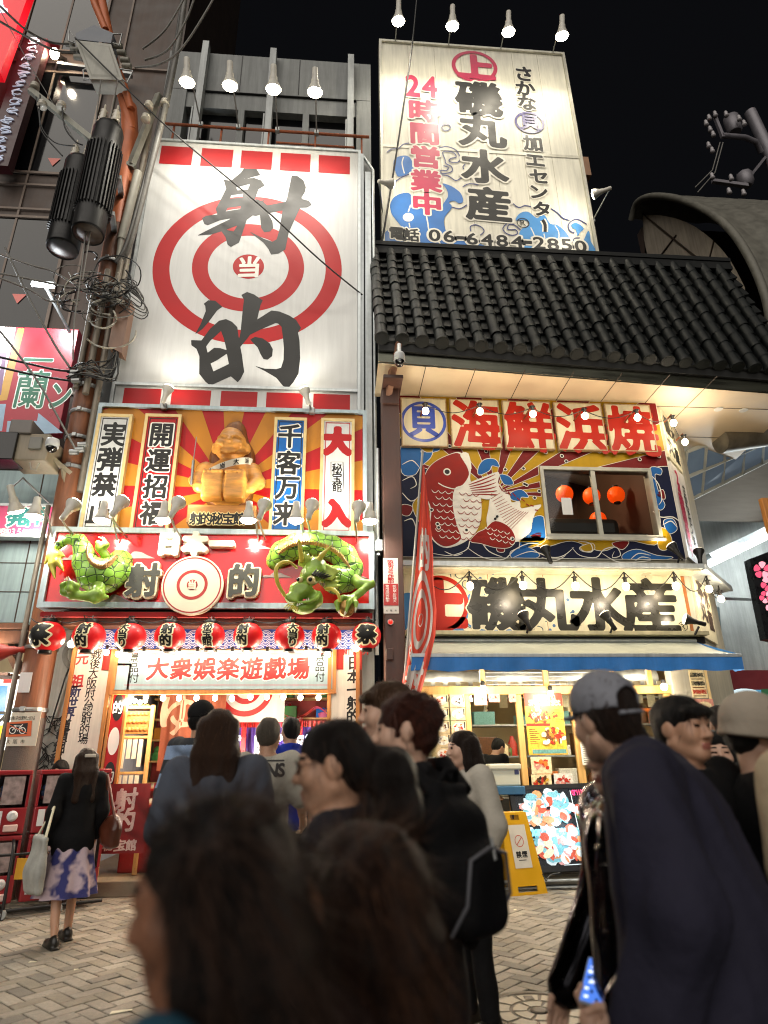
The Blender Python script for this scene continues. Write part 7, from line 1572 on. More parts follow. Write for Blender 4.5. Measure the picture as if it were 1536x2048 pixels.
 def leaf(sy):
  m=MB();th=0.022;W0,W1=0.25,0.17;top=Vector((0,0.02*sy,H));bot=Vector((0,0.24*sy,0));d=(bot-top).normalized();n=Vector((0,d.z*-1*sy,d.y*sy));n=Vector((0,sy,0));cells=[]
  def strip(u0,u1,w0a,w0b,w1a,w1b):
   pa,pb=top+(bot-top)*u0,top+(bot-top)*u1;v=[pa+Vector((w0a,0,0)),pa+Vector((w0b,0,0)),pb+Vector((w1b,0,0)),pb+Vector((w1a,0,0))];v+=[q+n*th for q in v];m.add([R@q for q in v],[(0,1,2,3),(7,6,5,4),(0,4,5,1),(1,5,6,2),(2,6,7,3),(3,7,4,0)])
  wd=lambda u:W1+(W0-W1)*u
  strip(0,0.03,-wd(0),wd(0),-wd(.03),wd(.03));strip(0.03,0.10,-wd(.03),-0.06,-wd(.1),-0.06);strip(0.03,0.10,0.06,wd(.03),0.06,wd(.1));strip(0.10,0.90,-wd(.1),wd(.1),-wd(.9),wd(.9));strip(0.90,1.0,-wd(.9),-0.13,-wd(1),-0.13);strip(0.90,1.0,0.13,wd(.9),0.13,wd(1));strip(0.97,1.0,-0.13,0.13,-0.13,0.13)
  return m,top,bot,n,th
 m,top,bot,n,th=leaf(-1);fl=m.build('front_leaf',ye,t);leaf(1)[0].build('rear_leaf',ye,t);MB().tube([R@Vector((-0.15,0,H-0.01)),R@Vector((0.15,0,H-0.01))],0.02,8).build('hinge',ye,t)
 m=MB();dv=(top-bot).normalized();nn=Vector((0,-dv.z,dv.y));o2=(top+(bot-top)*0.43)+n*(th+0.001);xx=(R.to_3x3()@Vector((1,0,0)));zz=R.to_3x3()@dv;no=R.to_3x3()@nn;o3=R@o2+no*0.003
 quad(m,o3,xx,zz,no,-0.115,-0.23,0.115,0.24,0,0);n_=24;ring=lambda r:[o3+xx*(r*math.cos(6.283*i/n_))+zz*(0.06+r*1.1*math.sin(6.283*i/n_))+no*0.0015 for i in range(n_)];m.add(ring(0.06)+ring(0.052),[(i,(i+1)%n_,n_+(i+1)%n_,n_+i)for i in range(n_)],1)
 d2=(xx+zz).normalized();m.add([o3+zz*0.06+no*0.002+d2*s+d2.cross(no)*q for s,q in((-0.055,-0.005),(0.055,-0.005),(0.055,0.005),(-0.055,0.005))],[(0,1,2,3)],1)
 for i,ch in enumerate('禁煙'):glyph(m,ch,o3+xx*(-0.04+0.08*i)-zz*0.085+no*0.0015,0.07,0.07,2,0.03,22,ux=xx,uz=zz)
 quad(m,o3,xx,zz,no,-0.05,-0.15,0.05,-0.142,2,1);m.build('notice',[M('notice paper','#c4bdb0',0.5),M('notice red','#b05040',0.5),black_ink],fl)
 a=PY(1022,1640,8.55)
 t=thing('nobori_banner','tall orange red banner with white bullseye rings on a slanted pole by the pillar','banner',PG(806,1700));Yb=8.25;top,botp=PY(845,903,Yb),PY(806,1400,Yb);MB().tube([botp+(botp-top)*0.6,top],0.017,8).ball(top,0.028,8).build('pole',M('grey banner pole','#a3a09a',0.4),t)
 Lc=[(845,928),(842,980),(838,1040),(834,1100),(829,1160),(823,1220),(817,1280),(810,1330),(803,1372)];Rc=[(849,935),(854,985),(861,1045),(866,1100),(867,1160),(873,1220),(871,1270),(857,1330),(838,1400)];n=48;k=20;V=[]
 def at(Cc,u):i=min(int(u*8),7);f=u*8-i;return(Cc[i][0]+(Cc[i+1][0]-Cc[i][0])*f,Cc[i][1]+(Cc[i+1][1]-Cc[i][1])*f)
 fold=lambda u,v:0.05*math.sin(v*9+u*3)*(0.3+0.7*u)+0.03*math.sin(v*19-u*5)*u-0.10*v*u
 def bp(u,v,off=0.0):l,r=at(Lc,u),at(Rc,u);return PY(l[0]+(r[0]-l[0])*v,l[1]+(r[1]-l[1])*v,Yb+fold(u,v)-off)
 V=[bp(i/n,j/k)for i in range(n+1)for j in range(k+1)];MB().add(V,[(i*(k+1)+j,i*(k+1)+j+1,(i+1)*(k+1)+j+1,(i+1)*(k+1)+j)for i in range(n)for j in range(k)],0,True).build('cloth',M('orange red banner cloth','#d4452e',0.8,noise=(3,0.15),bump=(30,0.2),sheen=0.2),t)
 m=MB()
 def ell_ring(uc,vc,ru,rv,wd):
  n2=44;P=[]
  for i in range(n2+1):
   a=6.2832*i/n2
   for q in(1-wd,1+wd):P.append(bp(min(0.999,uc+ru*q*math.sin(a)),min(0.99,max(0.01,vc+rv*q*math.cos(a))),0.006))
  m.add(P,[(2*i,2*i+2,2*i+3,2*i+1)for i in range(n2)])
 ell_ring(0.67,0.42,0.19,0.40,0.11);ell_ring(0.67,0.40,0.115,0.23,0.16);m.add([bp(0.67+0.03*math.sin(6.28*i/16),0.40+0.10*math.cos(6.28*i/16),0.006)for i in range(16)],[tuple(range(16))])
 for(ch,uc,su,sv)in(('的',0.37,0.17,0.62),('射',0.93,0.13,0.7)):
  d,g=sdf_of(ch,34,1.2);Vv,F=contour(d,g,0.055,None,2);m.add([bp(min(0.999,uc-y*su),min(0.99,max(0.01,0.48+x*sv)),0.006)for x,y in Vv],F)
 m.build('lettering',M('white banner print','#c9c0b8',0.8),t)
street_furniture()
# ================================================================ utility pole and its gear
def utility_pole():
 t=thing('utility_pole','rust brown utility pole wrapped in pipes and cables between the two street corners','utility pole',(-3.92,9.0,0));X,Y=-3.93,9.0
 bw=M('brown pole coat','#7a4a2e',0.55,noise=(5,0.18),stretch=(3,3,0.6),bump=(14,0.2),streak=0.35);MB().tube([(X,Y,0),(X,Y,3.0),(X-0.03,Y,10.4)],[0.20,0.195,0.165],24).build('shaft',bw,t)
 MB().tube([(X,Y,0.0),(X,Y,2.05)],0.206,24).build('rubber_sleeve',M('grey pole sleeve','#5a4f48',0.7,noise=(20,0.12),bump=(70,0.3)),t)
 ob=M('orange brown steel cap','#b8653c',0.5,0.1,noise=(4,0.12));a=PY(265,250,Y);o=MB();o.tube([(X-0.03,Y,10.35),(X-0.08,Y,11.6),(a.x,Y,12.6),PY(258,215,Y)],[0.17,0.16,0.155,0.15],18)
 o.tube([PY(263,262,Y-0.05),PY(246,195,8.9),PY(232,150,8.9),PY(215,60,8.9),PY(196,-30,8.9)],[0.10,0.10,0.10,0.10,0.10],14);o.tube([PY(262,218,8.85),PY(248,172,8.8),PY(236,140,8.8)],0.075,12);o.tube([PY(211,60,8.8),PY(190,10,8.8),PY(175,-40,8.8)],0.07,12);o.build('steel_extension',ob,t)
 b=MB()
 for z in(2.15,2.95,5.6,6.1,6.55,7.0,9.5):b.lathe([(0.21,z-0.025),(0.214,z),(0.21,z+0.025)],(X,Y,0),24,smooth=False);b.bbox((X-0.03,Y-0.24,z-0.03),(X+0.03,Y-0.2,z+0.03),0.005)
 b.build('strap',steel,t,each=True)
 c=MB()
 for(dx,dy,z0,z1,r)in((-0.235,-0.08,0,5.0,0.034),(0.2,-0.14,5.2,9.6,0.05),(0.06,-0.23,6.8,9.2,0.05),(-0.1,-0.22,6.9,9.0,0.045),(0.24,-0.02,8.8,13.3,0.06)):c.tube([(X+dx,Y+dy,z0),(X+dx,Y+dy,z1)],r,12)
 c.build('conduit',M('pipe conduit','#7c7468',0.5,0.3,noise=(6,0.2),streak=0.2),t)
 g=MB();g.tube([PY(243,480,8.85),PY(276,345,8.85)],0.075,14);g.tube([PY(243,480,8.85),PY(236,520,8.85)],[0.06,0.04],12);g.build('pale_riser',M('pale riser pipe','#b9b6a8',0.5,noise=(5,0.1),streak=0.2),t)
 a,b_=PY(222,695,8.75),PY(252,590,8.75);gt=MB();P=[(PY(*q,8.75))for q in((216,692),(243,706),(262,600),(236,590))];gt.add(P+[p+Vector((0,0.22,0))for p in P],[(0,1,2,3),(0,4,5,1),(1,5,6,2),(3,2,6,7),(0,3,7,4)]);gt.build('cable_cover',M('brown cable cover','#8a6a58',0.5,noise=(4,0.1),streak=0.2),t)
 ca=MB();e0,e1=PY(60,180,8.6),PY(190,285,8.9);ca.beam(e0,e1,0.09,0.11);ca.beam(PY(262,330,8.9),PY(318,190,8.7),0.10,0.12);ca.beam(PY(190,300,8.9),PY(270,335,8.9),0.08);ca.build('crossarm',M('grey crossarm','#8e8e84',0.5,0.3,noise=(6,0.15),streak=0.2),t)
 porc=M('white porcelain','#c4beb0',0.2,noise=(8,0.1),coat=0.4)
 for px,py in((70,172),(123,210),(85,208),(298,210),(330,205),(292,235)):
  p=PY(px,py,8.6);MB().lathe([(0.03,-0.08),(0.085,-0.07),(0.085,-0.03),(0.05,-0.02),(0.08,0.0),(0.075,0.04),(0.03,0.05),(0.001,0.06)],p,14).build('insulator',porc,t)
 f=Face(8.775);a,b2=PY(24,1425,8.78),PY(71,1492,8.78);pl=MB();pl.bbox((a.x,8.78,b2.z),(b2.x,8.79,a.z),0.003);po=pl.build('bicycle_plate',M('off white plate','#c9c4b0',0.4,noise=(6,0.06)),t)
 for i,ch in enumerate('自転車放置禁止区域'):f.text(ch,23+i*5.5,1436,6,8,0,1,N=16)
 f.poly([(14,1445),(64,1441),(62,1472),(11,1474)],1,1);f.poly([(20,1448),(56,1446),(54,1468),(18,1469)],0,2)
 for cx_ in(25,45):f.stroke([(cx_+6*math.cos(u),1461+6*math.sin(u))for u in np.linspace(0,6.28,16,False)],1.6,2,3,sm=0,closed=True)
 for p in([(25,1461),(31,1452),(42,1452),(45,1461)],[(31,1452),(35,1462),(42,1452)],[(42,1452),(46,1449)],[(28,1451),(33,1451)]):f.stroke(p,1.5,2,3,sm=0)
 f.stroke([(17,1449),(56,1467)],1.6,1,4,sm=0)
 for i,ch in enumerate('大阪市'):f.text(ch,16+i*14.5,1483,9,9,0,1,N=18)
 f.mb.build('lettering',[black_ink,M('plate orange','#c85a1c',0.4),white_ink],po)
 a,b2=PY(41,1345,8.78),PY(58,1385,8.78);MB().bbox((a.x,8.78,b2.z),(b2.x,8.786,a.z),0.002).build('number_plate',white_sign,t)
utility_pole()
def pole_transformer(lab,px,py0,py1,Yt,rad):
 a,b=PY(px[0],py0,Yt),PY(px[1],py1,Yt);c=Vector(((a.x+b.x)/2,Yt,b.z));H=a.z-b.z;t=thing('pole_transformer',lab,'transformer',c,'black finned transformers on the utility pole');blk=M('dull black steel','#101011',0.45,0.0,noise=(5,0.3),spec=0.35,streak=0.3)
 MB().lathe([(0.001,0.02),(rad*0.86,0.02),(rad*0.9,0.0),(rad*0.93,0.05),(rad*0.93,H*0.98),(rad*0.85,H*1.02),(rad*0.2,H*1.1),(0.001,H*1.1)],c,32).build('tank',blk,t)
 MB().lathe([(0.001,0.012),(rad*0.84,0.012),(rad*0.84,0.018)],c,32).build('base_plate',M('dusty base plate','#3a3028',0.6,noise=(3,0.2)),t)
 f=MB();n=30
 for k in range(n):
  u=6.2832*k/n;d=Vector((math.cos(u),math.sin(u),0));s=Vector((-d.y,d.x,0))*0.012;p0,p1=c+d*rad*0.92,c+d*rad*1.08
  v=[q+s*sg+Vector((0,0,z))for z in(H*0.2,H*0.80)for q,sg in((p0,-1),(p1,-1),(p1,1),(p0,1))];f.add(v,[(0,1,5,4),(1,2,6,5),(2,3,7,6),(0,3,2,1),(4,5,6,7)])
 f.build('cooling_fin',blk,t);pb=M('white porcelain','')
 for k in range(2):MB().lathe([(0.06,0),(0.075,0.05),(0.05,0.1),(0.07,0.14),(0.045,0.2),(0.06,0.24),(0.02,0.28),(0.015,0.4)],c+Vector((-0.1+0.22*k,-0.1,H*1.05)),14).build('bushing',pb,t)
 MB().beam(c+Vector((rad,0.1,H*0.6)),Vector((-3.95,9.0,c.z+H*0.6)),0.08).beam(c+Vector((rad,0.1,H*0.25)),Vector((-3.95,9.0,c.z+H*0.25)),0.08).build('bracket',steel,t,each=True)
pole_transformer('front black finned transformer drum on the utility pole',(208,186),262,470,8.35,0.27)
pole_transformer('rear black transformer drum beside the dark tower wall',(150,137),330,500,8.9,0.28)
def junction_box():
 t=thing('cable_closure_box','big grey white cable closure box hung high beside the utility pole','junction box',PY(205,150,8.6));bx=M('pale box enamel','#a9a89e',0.5,noise=(4,0.1),streak=0.15);P=[PY(*q,8.5)for q in((150,80),(222,88),(246,160),(180,158))];Yb=Vector((0,0.35,0.08))
 m=MB();m.add(P+[p+Yb for p in P],[(0,1,2,3),(0,4,5,1),(1,5,6,2),(3,2,6,7),(0,3,7,4),(4,7,6,5)]);m.build('cover',bx,t);T=[PY(*q,8.5)for q in((152,66),(188,50),(226,66),(222,86),(150,78))];m=MB();m.add(T+[p+Yb for p in T],[(0,1,2,3,4),(0,5,6,1),(1,6,7,2),(2,7,8,3),(4,9,5,0)]);m.build('hood',M('blue grey hood','#70757e',0.5),t)
 g=MB();c=sum(P,Vector())/4+Vector((0,-0.008,0));q=[c+(p-c)*0.78 for p in P];g.add([x+Vector((0,-0.012,0))for x in q]+[c+(p-c)*0.86 for p in P],[(0,1,2,3)]+[(i,(i+1)%4,4+(i+1)%4,4+i)for i in range(4)]);g.build('raised_lid',bx,t)
 r=MB()
 for q in([(150,76),(138,60),(137,82),(150,86)],[(226,68),(244,68),(238,92),(226,86)],[(172,138),(166,140),(168,160),(178,158)],[(240,138),(266,142),(254,166),(244,158)]):r.tube([PY(*p,8.45)for p in q],0.014,6)
 r.build('wire_handle',steel,t,each=True);k=MB()
 for px,py in((140,88),(150,100),(157,115),(236,92),(243,105),(250,120),(254,132)):p=PY(px,py,8.6);k.tube([p+Vector((-0.08,0,0)),p+Vector((0.08,0,-0.01))],[0.05,0.06],10)
 k.build('cable_gland',M('grey cable gland','#8a877c',0.5,noise=(30,0.2)),t,each=True)
junction_box()
def wires():
 rnd=random.Random(11)
 def w(lab,pts,Ys,r,mat,sm=6):
  q=smooth_loop([(x,y,Ys if not isinstance(Ys,(list,tuple))else Ys[min(i,len(Ys)-1)])for i,(x,y)in enumerate(pts)],sm,False);t=MB().tube([PY(a,b,c)for a,b,c in q],r,6).build('overhead_wire',mat);tag(t,lab,'cable','overhead wires')
 K,G=cable_black,cable_grey
 w('long black wire crossing the bullseye sign down to the roof corner',[(150,75),(330,250),(520,410),(640,520),(725,590)],[8.4,8.5,8.6,8.8,9.1],0.014,K)
 w('dark wire hanging down over the roof billboard edge from above',[(836,-30),(823,100),(800,260),(778,400),(758,520)],[9.2,9.3,9.4,9.5,9.6],0.02,K)
 for lab,p in(('pale wire sweeping up from the closure box, upper one',[(285,98),(330,60),(372,-10)]),('pale wire sweeping up from the closure box, middle one',[(290,120),(335,100),(372,40),(394,-20)]),('grey wire sweeping up from the closure box, lowest one',[(270,135),(320,128),(365,95),(420,10),(432,-20)])):w(lab,p,[8.6,8.4,8.2,8.0][:len(p)],0.02,G)
 for lab,p in(('pale wire from the closure box to the neon tower, upper one',[(0,12),(50,58),(100,84),(140,88)]),('pale wire from the closure box to the neon tower, lower one',[(-5,40),(40,66),(105,99),(150,104)])):w(lab,p,[7.6,8.0,8.3,8.6],0.02,G)
 w('thick bundled cable running down along the bullseye sign edge',[(372,-20),(358,80),(330,220),(300,340),(262,480),(240,530)],[8.4,8.5,8.6,8.7,8.8,8.9],0.055,G)
 w('second bundled cable beside the thick one',[(366,-20),(350,90),(322,225),(292,345),(255,480),(232,525)],8.7,0.03,M('cable dark grey','#3e3d3a',0.5,noise=(20,0.2)))
 for lab,p in(('thin wire dropping from the closure box to the pole, outer one',[(202,160),(188,280),(175,430),(160,560),(148,650),(146,720)]),('thin wire dropping from the closure box to the pole, inner one',[(236,160),(222,230),(205,330),(180,470),(165,560)])):w(lab,p,8.3,0.012,G)
 for lab,p in(('grey service wire reaching the pole knot from the dark street end',[(-10,505),(60,530),(110,545),(180,590)]),('upper cable of the pair reaching the pole over the ramen sign',[(-10,712),(60,728),(115,740),(150,742)]),('lower cable of the pair reaching the pole over the ramen sign',[(-10,732),(60,748),(110,757),(146,762)]),('cable slanting over the ramen sign top to the pole',[(10,495),(60,600),(110,690),(140,735)]),('thin wire crossing the ramen sign to the pole strap',[(-10,650),(30,700),(80,770),(130,860),(152,900)]),('bundle of dark cable reaching the pole knot from the dark window',[(-10,545),(70,560),(140,575),(195,580)]),('thick cable into the pole knot below the bundle',[(-10,552),(60,580),(100,602),(160,600)])):w(lab,p,8.7,0.018,K if 'pair' in lab else G)
 w('wire loop from the crossarm down to the rear transformer',[(80,190),(82,250),(110,285),(150,292)],8.6,0.012,K);w('wire drop from the crossarm end insulator',[(70,180),(78,230),(85,265),(125,312)],8.6,0.012,K)
 w('drooping wire between crossarm and front transformer',[(124,215),(130,255),(150,282),(165,290)],8.6,0.014,K);w('thin wire looping under the black transformers',[(0,20),(60,130),(120,230),(160,300)],8.7,0.008,G)
 m=MB()
 for k in range(34):
  cx_,cy_=rnd.gauss(205,34),rnd.gauss(595,34);R=rnd.uniform(14,48);a0=rnd.uniform(0,6.28);e=rnd.uniform(0.35,0.9);n=rnd.randint(5,8);sp=rnd.uniform(2.0,5.4)
  q=[(cx_+R*math.cos(a0+sp*i/n)*(1+0.1*rnd.random()),cy_+R*e*math.sin(a0+sp*i/n),8.62+rnd.uniform(-0.1,0.15))for i in range(n+1)]
  m.tube([PY(*p)for p in smooth_loop(q,4,False)],rnd.choice((0.008,0.011,0.016)),5,mi=rnd.choice((0,0,1,1,2)))
 for k in range(14):
  q=[(150+rnd.uniform(-20,10),745+rnd.uniform(-10,20),8.72),(170+rnd.uniform(-10,20),735+rnd.uniform(-20,20),8.66),(215+rnd.uniform(-10,20),740+rnd.uniform(-20,30),8.7),(235,705+rnd.uniform(-20,10),8.8)];m.tube([PY(*p)for p in smooth_loop(q,4,False)],rnd.choice((0.008,0.012)),5,mi=rnd.choice((0,1)))
 for k in range(9):
  q=[(240,560,8.7),(262+4*k,560+7*k,8.66),(284+rnd.uniform(-6,6),590+6*k,8.7),(262-3*k,570+5*k,8.72)];m.tube([PY(*p)for p in smooth_loop(q,4,False)],0.009,5,mi=k%2)
 o=m.build('cable_tangle',[cable_black,cable_grey,M('pale cable','#a09c90',0.5)]);tag(o,'messy knot of spare cable loops tied round the utility pole','cable tangle',kind='stuff')
 k=MB()
 for px,py in((150,745),(152,762),(148,752),(214,590),(165,470+420),(148,905),(160,900)):p=PY(px,py,8.72);k.tube([p+Vector((-0.06,0,0)),p+Vector((0.06,0,0.01))],0.045,8)
 tag(k.build('cable_clamp_set',steel),'cluster of metal cable clamps on the utility pole','clamps')
wires()
def camera_cabinet():
 Y=8.5;t=thing('camera_cabinet','cream equipment cabinet with a black screen and dome camera on an arm from the pole','camera cabinet',PY(60,900,Y));cm=M('cream cabinet enamel','#8f8470',0.5,noise=(4,0.08),streak=0.15)
 m=MB();PB(m,26,866,92,921,Y,0.5,0,0.02);m.build('case',cm,t)
 m=MB();PB(m,22,838,60,866,Y-0.04,0.42,0,0.015);m.build('hood',M('grey hood','#6f6a66',0.5),t);m=MB();PB(m,60,873,80,897,Y-0.04,0.05,0,0.008);m.build('side_box',M('grey side box','#76756e',0.5),t)
 m=MB();a,b=PY(-40,862,Y-0.05),PY(24,918,Y-0.05);m.bbox((a.x,Y-0.05,b.z),(b.x,Y+0.3,a.z),0.01);m.build('screen',M('off screen','#0c0c0d',0.25,noise=None),t)
 p=PY(104,892,Y-0.05);MB().lathe([(0.02,0.12),(0.085,0.10),(0.095,0.04),(0.09,-0.02)],p,20).build('camera_body',M('white camera shell',''),t);MB().ball(p+Vector((0,0,-0.03)),0.075,14).build('dome',M('smoked dome',''),t)
 m=MB();m.beam(PY(90,905,8.7),PY(142,948,8.85),0.06,0.06);m.beam(PY(126,935,8.8),PY(130,966,8.85),0.05,0.05);m.build('arm',cm,t);c=MB();c.tube([PY(*q,Y-0.05)for q in((60,925),(62,938),(72,940),(78,926))],0.012,6);c.build('cable',M('pale cable',''),t)
camera_cabinet()
# ================================================================ buildings to the left
def left_buildings():
 dk=M('dark brown tower cladding','#4a3c34',0.6,noise=(2,0.15),streak=0.2);t=thing('dark_tower','tall dark brown tower block with black windows behind the utility pole','building',(-8,12.5,0));Y=12.5;x1=-4.6
 w=MB();w.box((-30,Y,0),(x1,Y+6,34));w.build('wall',dk,t);tr=MB()
 for z in(9.0,9.9,14.2,15.0,19.5,23.6):tr.box((-30,Y-0.06,z),(x1,Y,z+0.06))
 for x in(-11.5,-10.0,-7.9,-6.2):tr.box((x,Y-0.05,0),(x+0.05,Y,34))
 tr.build('band',M('tower trim','#6a5c52',0.5,0.2),t)
 for x0,z0,x1_,z1 in((-8.9,15.4,-6.5,19.2),(-12,10.2,-6.6,14.0),(-9.0,20.0,-6.8,23.2)):o=MB().box((x0,Y-0.03,z0),(x1_,Y+0.02,z1)).build('window',dark_glass,t);fr=MB();frame(fr,x0,x1_,z0,z1,Y-0.07,0.05,0.07);fr.build('frame',M('tower trim',''),o)
 for px,py,Yt in((107,322,Y-0.05),(37,595,Y-0.05)):
  p=PY(px,py,Yt);MB().add([p+Vector((-0.16,0,0.1)),p+Vector((0.16,0,0.1)),p+Vector((0,0,-0.17))],[(0,2,1)]).build('rescue_mark',M('pale red triangle','#c06a60',0.5,emit=0.08),t)
 p=PY(117,112,12.2);l=thing('tower_lamp','small floodlight high on the dark tower beside the closure box','lamp',p);par_head(l,p,Vector((-0.2,-0.6,-0.5)),1.6,steel,on=bulb_on);MB().beam(p+Vector((0.05,0,-0.35)),p+Vector((2.0,0.05,-0.5)),0.14,0.08).build('arm',steel,l);lamp('tower_lamp_light','POINT',p+Vector((0,-0.45,-0.1)),70,WARM,0.1,None,l)
 def neon(lab,c0,c1,wd,Yn,mat,glyphs,em):
  n=thing('neon_sign',lab,'neon sign',PY(*c0,Yn),'tall red neon signs on the dark tower');a,b=PY(*c0,Yn),PY(*c1,Yn);ax=(b-a).normalized();sx=Vector((ax.z,0,-ax.x));sx=sx if sx.x>0 else-sx;H=(b-a).length
  P=[a-sx*wd,a+sx*wd,b+sx*wd,b-sx*wd];m=MB();m.add(P+[p+Vector((0,0.25,0))for p in P],[(0,1,2,3),(0,4,5,1),(1,5,6,2),(2,6,7,3),(3,7,4,0)]);m.build('panel',mat,n);s=MB();rnd=random.Random(int(c0[0])+5);k=int(H/(wd*1.1))
  for i in range(k):
   p=a+(b-a)*((i+0.5)/k)+Vector((0,-0.03,0));r=wd*0.55;q=[p+sx*rnd.uniform(-r,r)+ax*(wd*0.9*(j/5-0.5))for j in range(6)];q3=smooth_loop([tuple(v)for v in q],4,False);s.tube(q3,wd*0.05,5)
   q=[p+sx*r*math.cos(u)*0.7+ax*r*0.5*math.sin(u)for u in np.linspace(0.5,5.6,8)];s.tube(q,wd*0.045,5)
  s.build('tube_script',M('neon tube '+str(em),'#dfe8ff',0.3,emit=em,ecol=(0.75,0.85,1.0),noise=None),n)
 neon('bright red neon sign at the top edge of the dark tower',(-62,140),(12,-50),0.75,11.5,M('lit red neon panel','#c80f22',0.35,emit=0.55,ecol='#d8101f',noise=None),0,1.2)
 neon('dim red neon script sign running up the dark tower',(-10,330),(72,75),0.30,11.9,M('dim red neon panel','#3a1218',0.4),0,0.10)
 Y=10.6;x0,x1=-9.0,PY(138,760,Y).x;z1=PY(60,655,Y).z;z0=PY(60,866,Y).z;t=thing('ramen_billboard','red billboard with green white-rimmed characters and a pale arrow behind the utility pole','billboard',(x1-1,Y,z0));MB().bbox((x0,Y,z0),(x1,Y+0.2,z1),0.01).build('board',M('ramen red','#98182a',0.35,noise=(2,0.08)),t);f=Face(Y)
 f.poly([(-60,650),(32,655),(0,790),(-60,790)],1,1);f.poly([(36,657),(49,657),(14,800),(-4,802)],2,1);f.poly([(-60,808),(12,808),(4,862),(-60,862)],3,1);f.poly([(-60,700),(14,706),(2,790),(-60,790)],5,2);f.poly([(-60,715),(4,720),(-6,778),(-60,778)],1,3);f.stroke([(10,680),(21,680),(19,689),(8,689)],1.4,4,2,sm=0,closed=True)
 f.poly([(15,842),(74,842),(77,826),(126,866),(66,868),(12,868)],3,1);K=dict(N=40,aniso=1.1,rise=0.0)
 f.text('一',77,720,56,40,0,3,bold=0.03,out=0.035,omi=1,**K);f.text('蘭',63,778,66,76,0,3,bold=0.008,out=0.03,omi=1,**K);f.text('ン',122,792,44,56,0,3,bold=0.03,out=0.04,omi=1,**K)
 f.mb.build('lettering',[M('ramen green','#176044',0.4),white_ink,M('ramen gold','#b88a3c',0.4),M('pale arrow blue','#8fa6b8',0.4),M('ramen grey','#6d7480',0.4),M('mauve print','#7a5a78',0.4)],t)
 l=thing('tube_lamp','slim white tube lamp lighting the ramen billboard from above','lamp',PY(85,570,10.0));a,b=PY(64,569,9.9),PY(108,573,9.9);MB().tube([a,b],0.035,10).build('tube',M('lit cool tube','#ffffff',0.4,emit=14,ecol=(0.85,0.95,1.0),noise=None),l);MB().beam(a+Vector((0,0,0.05)),b+Vector((0,0,0.05)),0.08,0.04).beam((a+b)/2+Vector((0,0,0.06)),(a+b)/2+Vector((0.3,0.7,-0.5)),0.04).build('bracket',steel,l,each=True);lamp('billboard_light','POINT',(a+b)/2+Vector((0,-0.1,-0.1)),130,(0.9,0.96,1.0),0.2,None,l);lamp('billboard_light','POINT',a+Vector((-1.2,0.0,-0.2)),130,(0.9,0.96,1.0),0.2,None,l)
 t=thing('blue_grey_house','low blue grey clad shop house with timber eave beside the utility pole','building',(-5.5,9.7,0));cl=M('blue grey cladding','#8fa3a6',0.6,noise=(3,0.08),streak=0.25);m=MB();m.box((-14,9.7,3.45),(-3.75,12,5.9));m.box((-4.45,9.72,0),(-3.6,12,3.45));m.build('wall',cl,t);j=MB()
 for z in(3.9,4.35):j.box((-14,9.692,z),(-3.75,9.7,z+0.012))
 for x in(-4.7,-5.9):j.box((x,9.69,3.45),(x+0.015,9.7,5.9))
 j.build('joint',M('dark joint',''),t,each=True);e=MB();e.bbox((-14,9.0,3.22),(-4.2,9.7,3.30),0.01);e.beam((-14,9.1,3.12),(-4.2,9.1,3.12),0.1,0.16)
 for k in range(6):x=-4.5-k*0.55;e.beam((x,9.15,3.1),(x,9.75,2.75),0.09,0.12)
 for k in range(5):e.bbox((-14,9.2+0.1*k,2.62-0.0*k),(-4.4,9.26+0.1*k,2.66),0.004)
 e.build('eave',wood_dark,t);bk=MB();bk.box((-14,10.9,0),(-4.4,11,3.2));bk.build('shop_wall',M('bright shop wall','#c9b08a',0.6),t)
 a,b=PY(-60,1010,9.45),PY(100,1072,9.45);p=thing('founder_sign','pink shop sign with green brush characters and a founding year','sign',(b.x,9.45,b.z));MB().bbox((a.x,9.45,b.z),(b.x,9.6,a.z),0.01).build('board',M('pink sign sheet','#b03a62',0.4,noise=(3,0.06),emit=0.12),p);f=Face(9.44)
 f.text('発',36,1034,40,34,0,2,bold=0.05,out=0.06,omi=1,N=34,rise=0.1);f.text('祥',70,1033,36,34,0,2,bold=0.05,out=0.06,omi=1,N=34,rise=0.1);f.line('昭和35年創業',(4,1063),(72,1064),12,12,1,1,bold=0.02,N=20);f.mb.build('lettering',[M('teal brush ink','#1f6a68',0.4),white_ink],p);fr=MB();frame(fr,a.x,b.x+0.02,b.z-0.03,a.z+0.03,9.42,0.18,0.04);fr.build('frame',alu,p)
 for lab,q,d,pw in(('white floodlight with red socket under the timber eave',(20,1302),(-0.7,-0.1,-0.1),26),('arm lamp reaching down over the pink founder sign',(28,1004),(0.2,0.5,-0.9),20)):
  h=PY(*q,8.9);l=thing('eave_lamp',lab,'lamp',h);d=Vector(d).normalized();en=par_head(l,h,d,1.3,M('red socket','#a83a30',0.4)if 'red' in lab else shade_white);MB().tube([h-d*0.2,h-d*0.35+Vector((0.1,0.2,0.1)),h+Vector((0.25,0.55,0.2))],0.014,6).build('arm',steel,l);lamp('eave_lamp_light','POINT',en+d*0.08,pw,NEUT,0.08,None,l)
